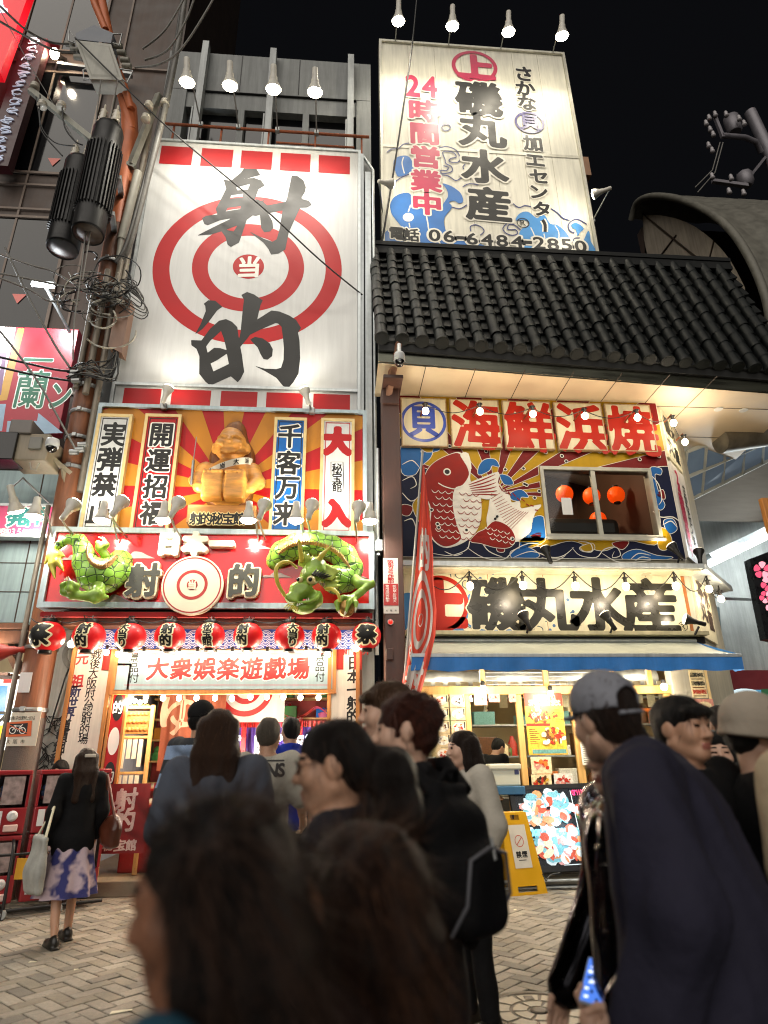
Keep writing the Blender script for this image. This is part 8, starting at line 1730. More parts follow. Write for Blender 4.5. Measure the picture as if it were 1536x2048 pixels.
 g=thing('shop_screen','bright blue and white shop poster glimpsed below the timber eave','poster',PY(10,1420,10.2));a,b=PY(-60,1345,10.2),PY(28,1500,10.2);MB().bbox((a.x,10.2,b.z),(b.x,10.25,a.z),0.01).build('sheet',M('lit poster white','#d8e0e4',0.4,emit=0.55,noise=(3,0.1)),g);f=Face(10.195);f.poly([(-60,1365),(16,1372),(8,1430),(-60,1430)],0,1);f.poly([(-60,1455),(10,1450),(2,1500),(-60,1500)],1,1);f.poly([(8,1352),(24,1352),(22,1366),(6,1366)],2,2);f.text('ス',4,1436,26,30,3,2,bold=0.05,N=26);f.mb.build('print',[M('poster blue','#2c68a8',0.4,emit=0.3),M('poster yellow','#e0b020',0.4,emit=0.4),M('poster red','#c02020',0.4,emit=0.3),black_ink],g);lamp('shop_fill','POINT',(-5.0,9.6,2.4),40,(1,0.85,0.62),0.15,None,t)  # last lamp is added, standing in for light from the shop interior
 Yg=9.5;a,b=PY(70,1280,Yg),PY(150,1560,Yg);t=thing('graffiti_wall','narrow grey wall strip scribbled with black lines beside the pole','wall',(-3.7,Yg,0));MB().box((-4.0,Yg,0.0),(-3.5,Yg+0.15,3.3)).build('wall',concrete_w,t);m=MB();rnd=random.Random(4)
 for k in range(38):
  x,z=rnd.uniform(-3.9,-3.52),rnd.uniform(0.7,2.1);q=[(x,Yg-0.004,z)]
  for i in range(6):q.append((min(-3.5,max(-3.98,q[-1][0]+rnd.uniform(-.12,.12))),Yg-0.004-0.0002*k,q[-1][2]+rnd.uniform(-.14,.14)))
  V=[];pts=smooth_loop(q,4,False)
  for i,p in enumerate(pts):d=Vector(pts[min(i+1,len(pts)-1)])-Vector(pts[max(i-1,0)]);s=Vector((d.z,0,-d.x)).normalized()*0.005;V+=[Vector(p)-s,Vector(p)+s]
  m.add(V,[(2*i,2*i+1,2*i+3,2*i+2)for i in range(len(pts)-1)])
 m.build('scribble',black_ink,t);MB().tube([(-3.62,Yg-0.03,3.2),(-3.75,Yg-0.03,2.6),(-3.85,Yg-0.03,1.9)],0.012,6).build('cable',cable_black,t);c=MB()
 for k in range(7):c.tube([(-3.62+0.2*math.cos(u)*(1-.06*k),Yg-0.06-0.008*k,2.95+0.22*math.sin(u)*(1-.05*k))for u in np.linspace(0,6.28,20)],0.01,5,cap=False)
 c.build('cable_coil',cable_grey,t)
left_buildings()
def capsule_machines():
 red=M('red capsule machine plastic','#861e24',0.35,noise=(4,0.08),coat=0.2);clear=_M['glass'];rnd=random.Random(6);root=None;caps=[M('capsule '+str(i),c,0.3,noise=None)for i,c in enumerate(('#c8c0b8','#b04a58','#4a5a8a','#c89a4a','#2a2a30'))]
 spots=[(-0.75*0-4.35+0.37*k,7.75+0.20*k)for k in range(5)];ang=math.atan2(0.20,0.37)
 names=('at the frame edge, nearest the street','second from the frame edge','third from the frame edge, middle of the bank','fourth from the frame edge','innermost, under the bowing man')
 for lvl in(1,0):
  for k,(x,y)in enumerate(spots):
   p=(x,y,0.12+0.66*lvl);lab='red capsule toy machine '+('upper tier, ' if lvl else 'lower tier, ')+names[k]
   if root is None:
    root=thing('capsule_machine',lab,'capsule machine',(0,0,0),'red capsule machines stacked by the utility pole')
    b=MB();b.bbox((-0.175,-0.2,0),(0.175,0.2,0.27),0.015);b.bbox((-0.175,-0.2,0.60),(0.175,0.2,0.65),0.012);b.bbox((-0.175,0.15,0.27),(0.175,0.2,0.6),0.006)
    for s in(-0.16,0.16):b.bbox((s-0.015,-0.2,0.27),(s+0.015,0.15,0.6),0.004)
    b.build('body',red,root,True);MB().bbox((-0.145,-0.198,0.27),(0.145,-0.192,0.6),0.002).build('window',clear,root,True)
    c=MB();
    for i in range(46):c.ball((rnd.uniform(-0.11,0.11),rnd.uniform(-0.15,0.1),0.30+rnd.uniform(0,0.18)),0.033,7,mi=rnd.randrange(5))
    c.build('capsule',caps,root,True);d=MB();d.bbox((-0.10,-0.207,0.30),(0.11,-0.199,0.585),0.002);d.build('card',M('toy card','#8a7a78',0.4,noise=(14,0.5)),root,True)
    q=MB();q.lathe([(0.05,0.0),(0.055,0.012),(0.03,0.02)],(0.04,-0.2,0.185),18,ax='y');q.bbox((0.03,-0.235,0.15),(0.05,-0.21,0.22),0.004);q.build('dial',white_sign,root,True);MB().bbox((-0.03,-0.235,0.03),(0.11,-0.2,0.10),0.012).build('tray',M('pale tray','#c4a8a0',0.4),root,True);MB().bbox((-0.13,-0.206,0.07),(-0.06,-0.199,0.24),0.002).build('sticker',white_sign,root,True)
    root.location=p;root.rotation_euler=(0,0,ang)
   else:dup(root,p,(0,0,ang),lab)
 t=thing('machine_rack','black tube cart frame with castors under the capsule machines','rack',(-3.6,7.9,0));m=MB();d=Vector((math.cos(ang),math.sin(ang),0));n=Vector((d.y,-d.x,0));o=Vector((spots[0][0],spots[0][1],0))
 for k in(0.55,1.25,1.95):
  b=o+d*(k*0.75)+n*0.36;m.tube([b+n*0.0,b+Vector((0,0,0.62)),b-n*0.05+Vector((0,0,0.70)),b-n*0.16+Vector((0,0,0.72))],0.018,8);m.tube([b+Vector((0,0,0.06)),b-n*0.5+Vector((0,0,0.06))],0.018,8)
 m.tube([o+n*0.36+Vector((0,0,0.6)),o+d*1.7+n*0.36+Vector((0,0,0.6))],0.014,8);m.tube([o+n*0.36+Vector((0,0,0.08)),o+d*1.9+n*0.36+Vector((0,0,0.08))],0.018,8);m.build('tube_frame',dark_metal,t);c=MB()
 for k in(0.55,1.25,1.95):b=o+d*(k*0.75)+n*0.36;c.lathe([(0.045,-0.015),(0.05,0),(0.045,0.015)],b+Vector((0,0,0.05)),14,ax='y')
 c.build('castor',steel,t,each=True);MB().bbox((-3.35,8.0,0.35),(-3.22,8.01,0.55),0.002).build('tag',M('yellow tag','#d8a020',0.5),t)
capsule_machines()
# ================================================================ arcade and roofs to the right
def arcade():
 t=thing('shopping_arcade','vaulted shopping arcade with skylights and concrete side wall beyond the restaurant corner','arcade',(9,16,0))
 wl=M('grey arcade concrete','#9a9c98',0.8,noise=(1.6,0.14),bump=(25,0.2),streak=0.25);Y=14.5;x0=PY(1425,1250,Y).x;zt=PY(1500,1110,Y).z;zb=PY(1500,1342,Y).z
 m=MB();m.box((x0-3,Y,zb),(30,Y+0.4,zt+1.0));m.build('wall',wl,t);s=MB();s.box((x0-3,Y-0.15,zb-0.7),(30,Y+0.3,zb));s.build('shop_fascia',M('dark red fascia','#6a1a20',0.5),t);bk=MB();bk.box((x0-4,Y+2,0),(30,Y+2.1,zb));bk.build('shop_back',M('self-glowing shop back','#b9a88c',0.6,emit=0.10),t)  # shop back wall given a faint glow of its own
 V=[];n=14;A=PY(1385,1100,14.2)
 for i in range(n+1):
  a=math.radians(4+66*i/n)
  for x in(x0-1.8,30):V.append((x,Y-0.6-3.6*(1-math.cos(a))+0.0,zt+0.35+4.4*math.sin(a)))
 MB().add(V,[(2*i,2*i+1,2*i+3,2*i+2)for i in range(n)],0,True).build('vault',M('brown grey vault sheet','#6c655c',0.6,noise=(2,0.1),stretch=(1,8,8),bump=(12,0.2)),t)
 tb=MB();a,b=PY(1418,1128,13.6),PY(1600,1040,13.6);tb.beam(a,b,0.12,0.16);tb.build('tube_light',M('lit arcade tube','#ffffff',0.4,emit=5,ecol=(0.86,0.97,1.0),noise=None),t);sh=MB();sh.beam(a+Vector((0,0.05,0.16)),b+Vector((0,0.05,0.16)),0.35,0.12);sh.build('tube_housing',alu,t)
 for q in(0.2,0.7):lamp('arcade_tube_light','POINT',a+(b-a)*q+Vector((0,-0.3,-0.1)),90,(0.88,0.97,1.0),0.25,None,t)
 P00,P10,P11,P01=PY(1360,1010,11.6),PY(1372,905,10.6),PY(1600,820,10.6),PY(1600,890,11.6);g=MB();N=6
 L=lambda u,v:(P00+(P01-P00)*u)+((P10+(P11-P10)*u)-(P00+(P01-P00)*u))*v
 g.add([L(0,0),L(1,0),L(1,1),L(0,1)],[(0,1,2,3)]);g.build('skylight',M('frosted skylight','#6d7f92',0.35,noise=(1.5,0.2),emit=0.16),t);b=MB()
 for k in range(N+1):b.beam(L(k/N,0)+Vector((0,-0.03,0)),L(k/N,1)+Vector((0,-0.03,0)),0.05,0.06)
 for v in(0,0.5,1):b.beam(L(0,v)+Vector((0,-0.03,0)),L(1,v)+Vector((0,-0.03,0)),0.06,0.07)
 b.build('glazing_bar',M('white glazing bar','#b9bcb6',0.5,noise=(5,0.1)),t);p=MB();p.tube([PY(1440,882,10.2),PY(1620,855,10.2)],0.24,18);p.build('duct',M('rusty duct','#7a7468',0.5,0.5,noise=(4,0.35)),t)
 MB().beam(PY(1440,1197,12.0),PY(1525,1200,14.0),0.05).build('stay',steel,t);dn=MB();dn.tube([PY(1432,1215,11.8),PY(1448,1390,11.8)],0.06,10);dn.build('downpipe',M('blue grey pipe','#8299a4',0.5),t)
 Ys=12.5;s=thing('flower_sign','black upright sign with glowing pink petals at the picture edge under the arcade','sign',PY(1530,1250,Ys));P=[PY(*q,Ys)for q in((1499,1118),(1600,1080),(1600,1290),(1532,1278))];m=MB();m.add(P+[p+Vector((0,0.2,0))for p in P],[(0,1,2,3),(0,4,5,1),(3,2,6,7),(0,3,7,4)]);m.build('board',M('black sign sheet','#16161a',0.3),s);f=Face(Ys);
 for cx_,cy_,r in((1524,1140,15),(1536,1168,13),(1531,1194,11),(1545,1215,12)):
  for k in range(5):a=k*1.2566+cx_;f.poly(smooth_loop([(cx_+r*0.2*math.cos(a),cy_+r*0.2*math.sin(a)),(cx_+r*math.cos(a-0.5),cy_+r*math.sin(a-0.5)),(cx_+r*1.15*math.cos(a),cy_+r*1.15*math.sin(a)),(cx_+r*math.cos(a+0.5),cy_+r*math.sin(a+0.5))],3),k%2,1+k*0.3)
 f.mb.build('petal',[M('glowing pink','#e05070',0.4,emit=0.8),M('glowing pale pink','#f0a0b0',0.4,emit=0.8)],s)
 Ys=11.6;s=thing('ice_cream_sign','blue ice cream sign with white lettering above the far crowd','sign',PY(1500,1420,Ys));a,b2=PY(1453,1380,Ys),PY(1600,1424,Ys);MB().bbox((a.x,Ys,b2.z),(b2.x,Ys+0.1,a.z),0.005).build('board',M('lit sky blue','#4a9ac4',0.4,emit=0.4,noise=(4,0.2)),s);f=Face(Ys-0.004)
 f.poly(smooth_loop([(1466,1382),(1510,1380),(1520,1400),(1510,1422),(1470,1424)],5),0,1);f.line('トルコアイス',(1474,1400),(1514,1400),11,15,1,2,bold=0.03,N=20);f.poly([(1522,1378),(1600,1376),(1600,1426),(1524,1426)],2,1);f.poly([(1456,1390),(1463,1388),(1464,1424),(1456,1425)],0,2);f.mb.build('lettering',[M('lit pale blue','#cfe6f0',0.4,emit=0.5),M('lit deep blue','#14508c',0.4,emit=0.2),M('lit dark green','#2c5a3c',0.4,emit=0.2)],s)
 s=thing('wall_lamp','small round lamp beside the restaurant corner menu boards','lamp',PY(1328,1375,9.1));p=PY(1328,1374,9.0);MB().ball(p,0.05,12).build('bulb',bulb_on,s);MB().lathe([(0.03,0.05),(0.03,0.1)],p,12).build('socket',dark_metal,s);lamp('wall_lamp_light','POINT',p+Vector((0,-0.1,0)),10,WARM,0.05,None,s)
 q=PY(1527,1030,9.5);s=thing('wood_signpost','upright timber sign edge at the picture border under the arcade roof','sign',q);a,b2=PY(1523,995,9.5),PY(1560,1065,9.5);MB().bbox((a.x,9.5,b2.z),(b2.x,9.6,a.z),0.01).build('board',wood,s)
arcade()
def far_roofs():
 Xg=PY(1480,530,11.0).x;t=thing('barrel_roof_building','building with a dark ribbed barrel roof and pale gable end behind the tiled canopy','building',(Xg,13,8))
 def PXp(px,py,X=Xg):d=ray(px,py);return EYE+d*((X-EYE.x)/d.x)
 P=smooth_loop([(1285,430),(1330,432),(1380,448),(1425,480),(1460,520),(1490,575)],5,False);pts=[PXp(x,y)for x,y in P]+[PXp(1490,660),PXp(1300,660)]
 g=MB();g.poly3([p for p in pts]);g.build('gable',M('pale gable render','#b5aa9a',0.8,noise=(2,0.12),streak=0.3),t);j=MB()
 for c,e in(((1286,428),(1425,540)),((1318,515),(1352,470)),((1418,520),(1428,480))):j.beam(PXp(*c,Xg-0.02),PXp(*e,Xg-0.02),0.03,0.03)
 j.build('joint',M('dark joint',''),t,each=True);R=smooth_loop([(1262,440),(1275,404),(1310,392),(1370,402),(1440,440),(1490,500),(1530,590),(1545,680)],6,False);V=[];n=len(R);K=64;cen=sum((PXp(x,y)for x,y in R),Vector())/n+Vector((0,1.5,-2.5))
 for i,(x,y)in enumerate(R):
  p=PXp(x,y,Xg-0.35);o=(p-cen);o.x=0;o.normalize()
  for k in range(K+1):V.append(p+Vector((0.2*k,0,0))+o*(0.06*(k%4 in(0,1))))
 MB().add(V,[(i*(K+1)+k,i*(K+1)+k+1,(i+1)*(K+1)+k+1,(i+1)*(K+1)+k)for i in range(n-1)for k in range(K)],0,True).build('roof',M('dark corrugated roof','#5e5c54',0.6,0.0,noise=(5,0.25)),t)
 e=MB();e.tube([PXp(x,y,Xg-0.37)for x,y in R],0.09,8);e.build('verge',M('dark corrugated roof',''),t)
 m=MB();a2=PXp(1280,440,Xg);m.box((Xg,a2.y,a2.z-4.5),(Xg+12,a2.y+0.3,a2.z-0.3));m.build('rear_wall',M('dark side wall','#4a3c36',0.7),t)
 Y=12.8;t=thing('rusty_rooftop_hut','rusty brown rooftop hut behind the roof billboard edge','rooftop hut',PY(1210,450,Y));a,b=PY(1140,318,Y),PY(1212,620,Y);rs=M('rusty corrugated panel','#6a4434',0.7,0.2,noise=(3,0.3),stretch=(6,6,0.6),streak=0.35);MB().box((a.x,Y,b.z),(b.x+0.1,Y+2.5,a.z)).build('panel',rs,t);c=MB();c.box((a.x,Y-0.1,a.z-0.7),(b.x+0.2,Y+2.6,a.z));c.build('roof',M('tan roof edge','#9a7458',0.6,noise=(4,0.15)),t);f=MB()
 for k in range(5):x=a.x+(b.x-a.x)*k/4;f.box((x,Y-0.06,b.z),(x+0.07,Y,a.z-0.7))
 f.build('rib',M('dark joint',''),t)
 Y=15;t=thing('far_utility_pole','dim leaning steel utility pole with insulators against the night sky','utility pole',PY(1560,420,Y));gm=M('dim grey steel','#77747a',0.5,0.3,noise=(4,0.1));MB().tube([PY(1500,225,Y),PY(1536,300,Y),PY(1580,420,Y),PY(1640,640,Y)],0.2,14).build('shaft',gm,t);m=MB();m.tube([PY(1444,271,Y-0.5),PY(1490,275,Y-0.4),PY(1512,284,Y-0.2),PY(1522,305,Y)],0.09,10);m.beam(PY(1430,235,Y-0.5),PY(1446,275,Y-0.5),0.1);m.beam(PY(1424,362,Y-0.3),PY(1495,372,Y-0.3),0.12);m.beam(PY(1488,368,Y-0.3),PY(1530,315,Y),0.08);m.build('crossarm',gm,t);pi=M('grey porcelain','#a7a3a6',0.3)
 for px,py in((1418,235),(1412,246),(1420,258),(1426,268),(1417,290),(1424,300),(1430,228),(1452,228),(1478,236),(1488,246),(1424,352),(1462,355),(1458,382),(1487,385)):p=PY(px,py,Y-0.6);MB().lathe([(0.03,-0.12),(0.08,-0.1),(0.07,-0.03),(0.045,0.0),(0.065,0.04),(0.04,0.12),(0.001,0.14)],p,10).build('insulator',pi,t)
 b=MB();b.lathe([(0.2,0),(0.25,0.08),(0.25,0.7),(0.15,0.8)],PY(1470,265,Y-0.2),16);b.lathe([(0.15,0),(0.25,0.12),(0.25,0.5),(0.15,0.6)],PY(1494,372,Y-0.2),8);b.build('canister',gm,t,each=True);w=MB();w.tube([PY(1440,285,Y-0.6),PY(1425,340,Y-0.6),PY(1390,375,Y-0.6)],0.02,5);w.tube([PY(1446,285,Y-0.6),PY(1430,345,Y-0.6),PY(1395,385,Y-0.6)],0.02,5);w.build('wire',cable_grey,t)
far_roofs()
# ================================================================ people
from mathutils.bvhtree import BVHTree
SKIN={'pale':M('pale skin','#c09a84',0.5,noise=(14,0.08),sub=0.08,bump=(180,0.08)),'light':M('light skin','#b48a70',0.5,noise=(14,0.08),sub=0.08,bump=(180,0.08)),'tan':M('tan skin','#8f624a',0.5,noise=(14,0.08),sub=0.08,bump=(180,0.08))}
LIP=M('lip skin','#945a4e',0.4,noise=(30,0.1));EYEM=M('dark eye','#17110e',0.12,noise=None);SHOE=M('dark shoe leather','#17140f',0.4,noise=(20,0.2));BROWN_SHOE=M('brown shoe leather','#5a3020',0.35,noise=(20,0.2))
def hairmat(n,c):return M('hair '+n,c,0.5,noise=(40,0.4),stretch=(8,8,0.5),bump=(60,0.6),spec=0.22)
def cloth(n,c,r=0.85,**k):return M('cloth '+n,c,r,noise=(7,0.12),bump=(26,0.3),spec=0.2,**k)
JEAN=cloth('navy denim','#1e2530');BLACKP=cloth('black trousers','#101012')
SL={'#0d0b0a':'#1c1714','#0e0a09':'#3a2a22','#21130d':'#4a3224','#30140c':'#4a2416','#2e1d12':'#4a3220','#3a281a':'#5a4330','#4a443c':'#6a645a'}  # strand colours paler than the hair, imitating its lit edges
def person(label,head_px,zc,face,skin='light',hair=('short','black','#0d0b0a'),top=('tee',cloth('black tee','#0e0e10')),bottom=('trousers',BLACKP),lean=0.0,turn=0.0,nod=0.0,arms=None,group=None,strands=0,fine=0.006,loose=0.022,stride=0.0,shoe=SHOE,at=None,H=None,legs=True,fold=.0055,frizz=.03,crane=0.0):
 lean,turn,nod=math.radians(lean),math.radians(turn),math.radians(nod)
 if at is None:
  hp=PZ(*head_px,zc);s=hp.z/(0.95+0.65*math.cos(lean));fw=(0.65*math.sin(lean)+crane)*s;a=math.radians(face);root=Vector((hp.x+math.sin(a)*fw,hp.y-math.cos(a)*fw,0))
 else:root=Vector((*at,0));s=H/1.72
 t=thing('person',label,'person',root,group,(0,0,math.radians(face)))
 RL=Matrix.Rotation(-lean,3,'X');PV=Vector((0,0,0.95))
 def U(p):p=Vector(p);return(PV+RL@(p-PV)if p.z>0.95 else p)*s
 HC=U((0,0.005+crane,1.60));RH=RL@Matrix.Rotation(turn,3,'Z')@Matrix.Rotation(-nod,3,'X');hk=0.5*s+0.5
 P=lambda x,y,z:HC+RH@Vector((x,y,z))*hk
 ar=arms or{};A={}
 for sd in(-1,1):
  el,wr=ar.get(sd,((sd*0.235,-0.03,1.13),(sd*0.225,0.06,0.89)));A[sd]=(U((sd*0.175,-0.01,1.425)),U(el),U(wr))
 L={sd:(Vector((sd*0.09,0,0.93))*s,Vector((sd*0.10,0.03+sd*stride*0.5,0.50))*s,Vector((sd*0.10,-0.02+sd*stride,0.085))*s)for sd in(-1,1)}
 pts=[HC]+[q for sd in(-1,1)for q in A[sd]]+[q for sd in(-1,1)for q in L[sd]];lo=[min(p[i]for p in pts)-0.17 for i in range(3)];hi=[max(p[i]for p in pts)+0.17 for i in range(3)]
 ax=[axis(lo[i],hi[i],0.026,[(HC[i]-(0.10,0.125,0.125)[i],HC[i]+(0.10,0.13,0.13)[i])],fine)for i in range(3)];ax[2]=axis(0.0 if legs else 0.8*s,hi[2],0.026,[(HC.z-0.125,HC.z+0.13)],fine)
 B=Solid(*ax);r=Matrix.Identity(3)
 B.ell(P(0,-.012,.03),(.074*hk,.093*hk,.083*hk),.02,rot=RH).ell(P(0,.02,-.025),(.061*hk,.069*hk,.084*hk),.03,rot=RH).ell(P(0,.058,-.088),(.028,.026,.022),.03)
 for q in(-1,1):
  B.cap(P(q*.055,-.005,-.055),P(q*.016,.06,-.092),.02,.018,.03).ell(P(q*.04,.06,-.026),(.026,.024,.028),.03).ell(P(q*.076,-.01,-.005),(.011,.024,.033),.008,rot=RH)
  B.ell(P(q*.031,.098,.007),(.019,.018,.0125),.014,'sub',rot=RH).ell(P(q*.031,.0765,.005),(.0145,.0145,.0125),.003);B.ell(P(q*.012,.097,-.033),(.009,.011,.008),.008)
 B.cap(P(-.036,.078,.027),P(.036,.078,.027),.012,k=.02).cap(P(0,.086,.014),P(0,.109,-.028),.008,.0115,.013).cap(P(-.017,.088,-.0605),P(.017,.088,-.0605),.0075,k=.008).cap(P(-.012,.087,-.0715),P(.012,.087,-.0715),.008,k=.008).cap(P(-.022,.099,-.066),P(.022,.099,-.066),.0028,k=.003,op='sub')
 B.cap(P(0,-.02,-.06),U((0,-.012,1.40)),.052*s,.058*s,.03)
 RB=RL if lean else None
 for c,e in(((0,0,.97),(.145,.10,.12)),((0,0,1.12),(.125,.092,.16)),((0,-.005,1.30),(.155,.10,.14))):B.ell(U(c),[x*s for x in e],.05,rot=RB)
 B.cap(U((-.14,-.01,1.415)),U((.14,-.01,1.415)),.05*s,k=.04)
 for sd in(-1,1):
  a,b,c=A[sd];B.cap(a,b,.046*s,.038*s,.03).cap(b,c,.038*s,.027*s,.02)
  if legs:a,b,c=L[sd];B.cap(a,b,.078*s,.052*s,.04).cap(b,c,.05*s,.036*s,.03)
 RI=RH.transposed()
 def pick(c):
  l=(c-np.array(HC))@np.array(RI).T/hk;x,y,z=np.abs(l[:,0]),l[:,1],l[:,2];m=np.zeros(len(c),int)
  m[(x<.024)&(y>.075)&(z>-.081)&(z<-.055)]=1;m[(np.abs(x-.031)<.0135)&(np.abs(z-.005)<.0062)&(y>.06)]=2;m[(np.abs(x-.032)<.02)&(z>.0235)&(z<.034)&(y>.06)]=3;return m
 hm=hairmat(hair[1],hair[2]);extra=[]
 for sd in(-1,1):
  a,b,c=A[sd];d=(c-b).normalized();zx=-d;xx=Vector((0,1,0)).cross(zx);xx=xx.normalized()*1 if xx.length>0.1 else Vector((1,0,0));yy=zx.cross(xx);HM=Matrix((xx,yy,zx)).transposed();g=np.arange(-0.075,0.08,0.0055);hs=Solid(g,g,np.arange(-0.21,0.05,0.0055))
  hs.ell((0,0,-.045),(.016,.038,.05),.01).cap((0,0,0.03),(0,0,-.03),.026,.026,.015)
  for i in range(4):
   ln=(.072,.08,.076,.058)[i];y0=.029-.0195*i;q=-sd;hs.path([(0,y0,-.08),(q*.008,y0*1.08,-.08-ln*.45),(q*.026,y0*1.1,-.08-ln*.78),(q*.042,y0*1.08,-.08-ln*.9)],[.0092,.0085,.0078,.007],.004)
  hs.path([(0,.03,-.025),(-sd*.016,.054,-.055),(-sd*.03,.056,-.085)],[.013,.0105,.0085],.008);v,f=hs.mesh();extra.append(([c+HM@Vector(p)*s for p in v],f.tolist(),[0]*len(f),[True]*len(f)))
 solid_obj('body',B,[SKIN[skin],LIP,EYEM,hm],t,pick,True,extra=extra)
 st=hair[0];hg=0.0075 if fine<0.008 else 0.011;h=Solid(np.arange(-.20,.2,hg),np.arange(-.27,.17,hg),np.arange(-.46 if st=='long' else-.22,.20,hg));cut=[((0,.095,-.045),(.074,.062,.088))]
 if st!='cap':h.ell((0,-.014,.036),(.083,.103,.089),.02)
 h.ell((0,-.05,-.01),(.078,.058,.075),.03)
 if st=='cap':h.ell((0,-.02,.0),(.082,.10,.05),.02)
 if st in('long','mid'):
  e=-.36 if st=='long' else-.17
  for x in(-.06,-.02,.02,.06):h.path([(x,-.06,.03),(x*1.15,-.085,-.1),(x*1.35,-.085,e)],[.045,.043,.03],.03)
  for q in(-1,1):h.path([(q*.068,.0,.03),(q*.083,-.005,-.09),(q*.092,.0,e*.9)],[.03,.028,.016],.02)
 if st=='bun':h.ell((0,-.135,-.05),(.062,.055,.062),.02)
 if st=='pony':h.path([(0,-.1,.0),(0,-.16,-.04),(0,-.17,-.14),(0,-.13,-.22)],[.04,.065,.06,.02],.03)
 if st=='fringe':h.path([(-.06,.075,.055),(0,.092,.05),(.06,.075,.055)],.02,.02)
 if st=='curly':h.ell((0,-.03,.045),(.090,.106,.086),.02)
 for c,e in cut:h.ell(c,e,.012,'sub')
 if st not in('long','mid','pony','bun'):h.rbox((0,.0,-.19),(.2,.3,.10),.02,.02,'sub')
 h.ripple(.0075 if st=='curly' else(.006 if frizz>.05 else .003),95 if st=='curly' else(60 if frizz>.05 else 120),3,(1,1,1 if st=='curly' else .22));XH=Matrix.Translation(HC)@RH.to_4x4()@Matrix.Scale(hk,4);ex=[]
 if strands:
  v,f=h.mesh();rs=random.Random(9);V=[];F=[]
  for k in range(strands):
   p=Vector(v[rs.randrange(len(v))]);n=(p-Vector((0,-.02,.0))).normalized();ln=rs.uniform(.03,.10);d=(Vector((rs.uniform(-.4,.4),-.35+rs.uniform(-.3,.3),-1))if p.z<.07 else Vector((rs.uniform(-1,1),rs.uniform(-1,.3),-.2)));d=(d-n*d.dot(n)).normalized();sdv=d.cross(n)*rs.uniform(.0008,.0018);cu=rs.uniform(.0,frizz);o=len(V)
   for i in range(6):u=i/5;q=p+d*ln*u+n*(.003+cu*u*u*rs.uniform(.5,1));w=1-.9*u;V+=[XH@(q-sdv*w),XH@(q+sdv*w)]
   F+=[(o+2*i,o+2*i+1,o+2*i+3,o+2*i+2)for i in range(5)]
  ex=[(V,F,[1]*len(F),[True]*len(F))]
 solid_obj('hair',h,[hm,hairmat(hair[1]+' strand',SL.get(hair[2],'#2e2018'))],t,None,True,XH,ex)
 kind,tm=top[0],top[1];hem=.74 if kind=='coat' else .80;cg=0.014 if fine<0.008 else 0.02;c0=[min(p[i]for sd in(-1,1)for p in A[sd])for i in range(3)];c1=[max(p[i]for sd in(-1,1)for p in A[sd])for i in range(3)]
 T=Solid(np.arange(min(c0[0],-.2*s)-.14,max(c1[0],.2*s)+.14,cg),np.arange(min(c0[1],-.18)-.16,max(c1[1],.16)+.2,cg),np.arange(hem*s-.04,A[1][0].z+.22,cg))
 for c,e in(((0,0,.93),(.155,.112,.16)),((0,0,1.10),(.145,.105,.17)),((0,-.005,1.30),(.165,.108,.14))):T.ell(U(c),[x*s+loose for x in e],.06,rot=RB)
 if kind in('coat','dress'):T.ell(Vector((0,0,.80))*s,(.17*s+loose,.13*s+loose,.22*s),.06)
 T.cap(U((-.145,-.012,1.405)),U((.145,-.012,1.405)),.055*s+loose*.35,k=.05)
 if kind=='sweater':T.ell(Vector((0,-.02,.98))*s,(.25,.19,.34),.10)
 for sd in(-1,1):
  a,b,c=A[sd];w=loose*.8
  if kind in('tee','polo'):e=a+(b-a)*.82;T.cap(a,e,.058*s+w,.062*s+w,.03)
  else:T.cap(a,b,.056*s+w,.05*s+w,.03).cap(b,c if kind!='roll' else b+(c-b)*.35,.05*s+w,.04*s+w*.8,.03)
 if kind=='hood':T.path([U((-.11,-.07,1.44)),U((0,-.125,1.42)),U((.11,-.07,1.44))],.05,.03)
 if kind in('coat','polo','roll'):T.path([U((.07*math.cos(u),.062*math.sin(u)-.01,1.478))for u in np.linspace(0,6.28,9)],.017,.012)
 T.cap(U((0,.025,1.56)),U((0,.0,1.465)),.085,.062,.006,'sub')
 if kind in('coat','roll'):T.cap(U((0,.16,1.50)),U((0,.155,1.25)),.06,.012,.01,'sub')
 T.rbox((0,0,hem*s-.12),(1,1,.12),.005,.004,'sub');T.ripple(fold,17,5,(1.2,1,.45),3)if kind!='sweater' else T.ripple(.013,30,5,(1.3,1,.10),2).ripple(.006,16,6)
 pk=None
 if len(top)>2 and top[2]:zz=top[2];pk=lambda c:((np.floor((c[:,2]/s-.02)/zz).astype(int)%2)).astype(int)
 to=solid_obj('jacket' if kind in('coat','hood')else 'shirt',T,[tm,top[3]]if pk else tm,t,pk,True)
 if bottom[0]=='skirt':
  V=[];n=72
  for j in range(9):
   u=j/8;z=(.98-.58*u)*s
   for i in range(n):a=6.2832*i/n;w=1+.10*u*math.sin(a*9)+.05*u*math.sin(a*5+1);V.append(((.15+.13*u)*s*w*math.cos(a),(.115+.14*u)*s*w*math.sin(a),z))
  MB().add(V,[(j*n+i,j*n+(i+1)%n,(j+1)*n+(i+1)%n,(j+1)*n+i)for j in range(8)for i in range(n)],0,True).build('skirt',bottom[1],t,True)
 elif legs:
  G=Solid(np.arange(-.26,.27,.02)*s,np.arange(-.28-abs(stride),.3+abs(stride),.02)*s,np.arange(.03,1.06,.02)*s);G.ell((0,0,.95*s),(.158*s,.115*s,.11*s),.04)
  for sd in(-1,1):a,b,c=L[sd];G.cap(a,b,.09*s,.072*s,.03).cap(b,c,.07*s,.062*s,.03)
  G.ripple(.004,22,3);solid_obj('trousers',G,bottom[1],t,None,True)
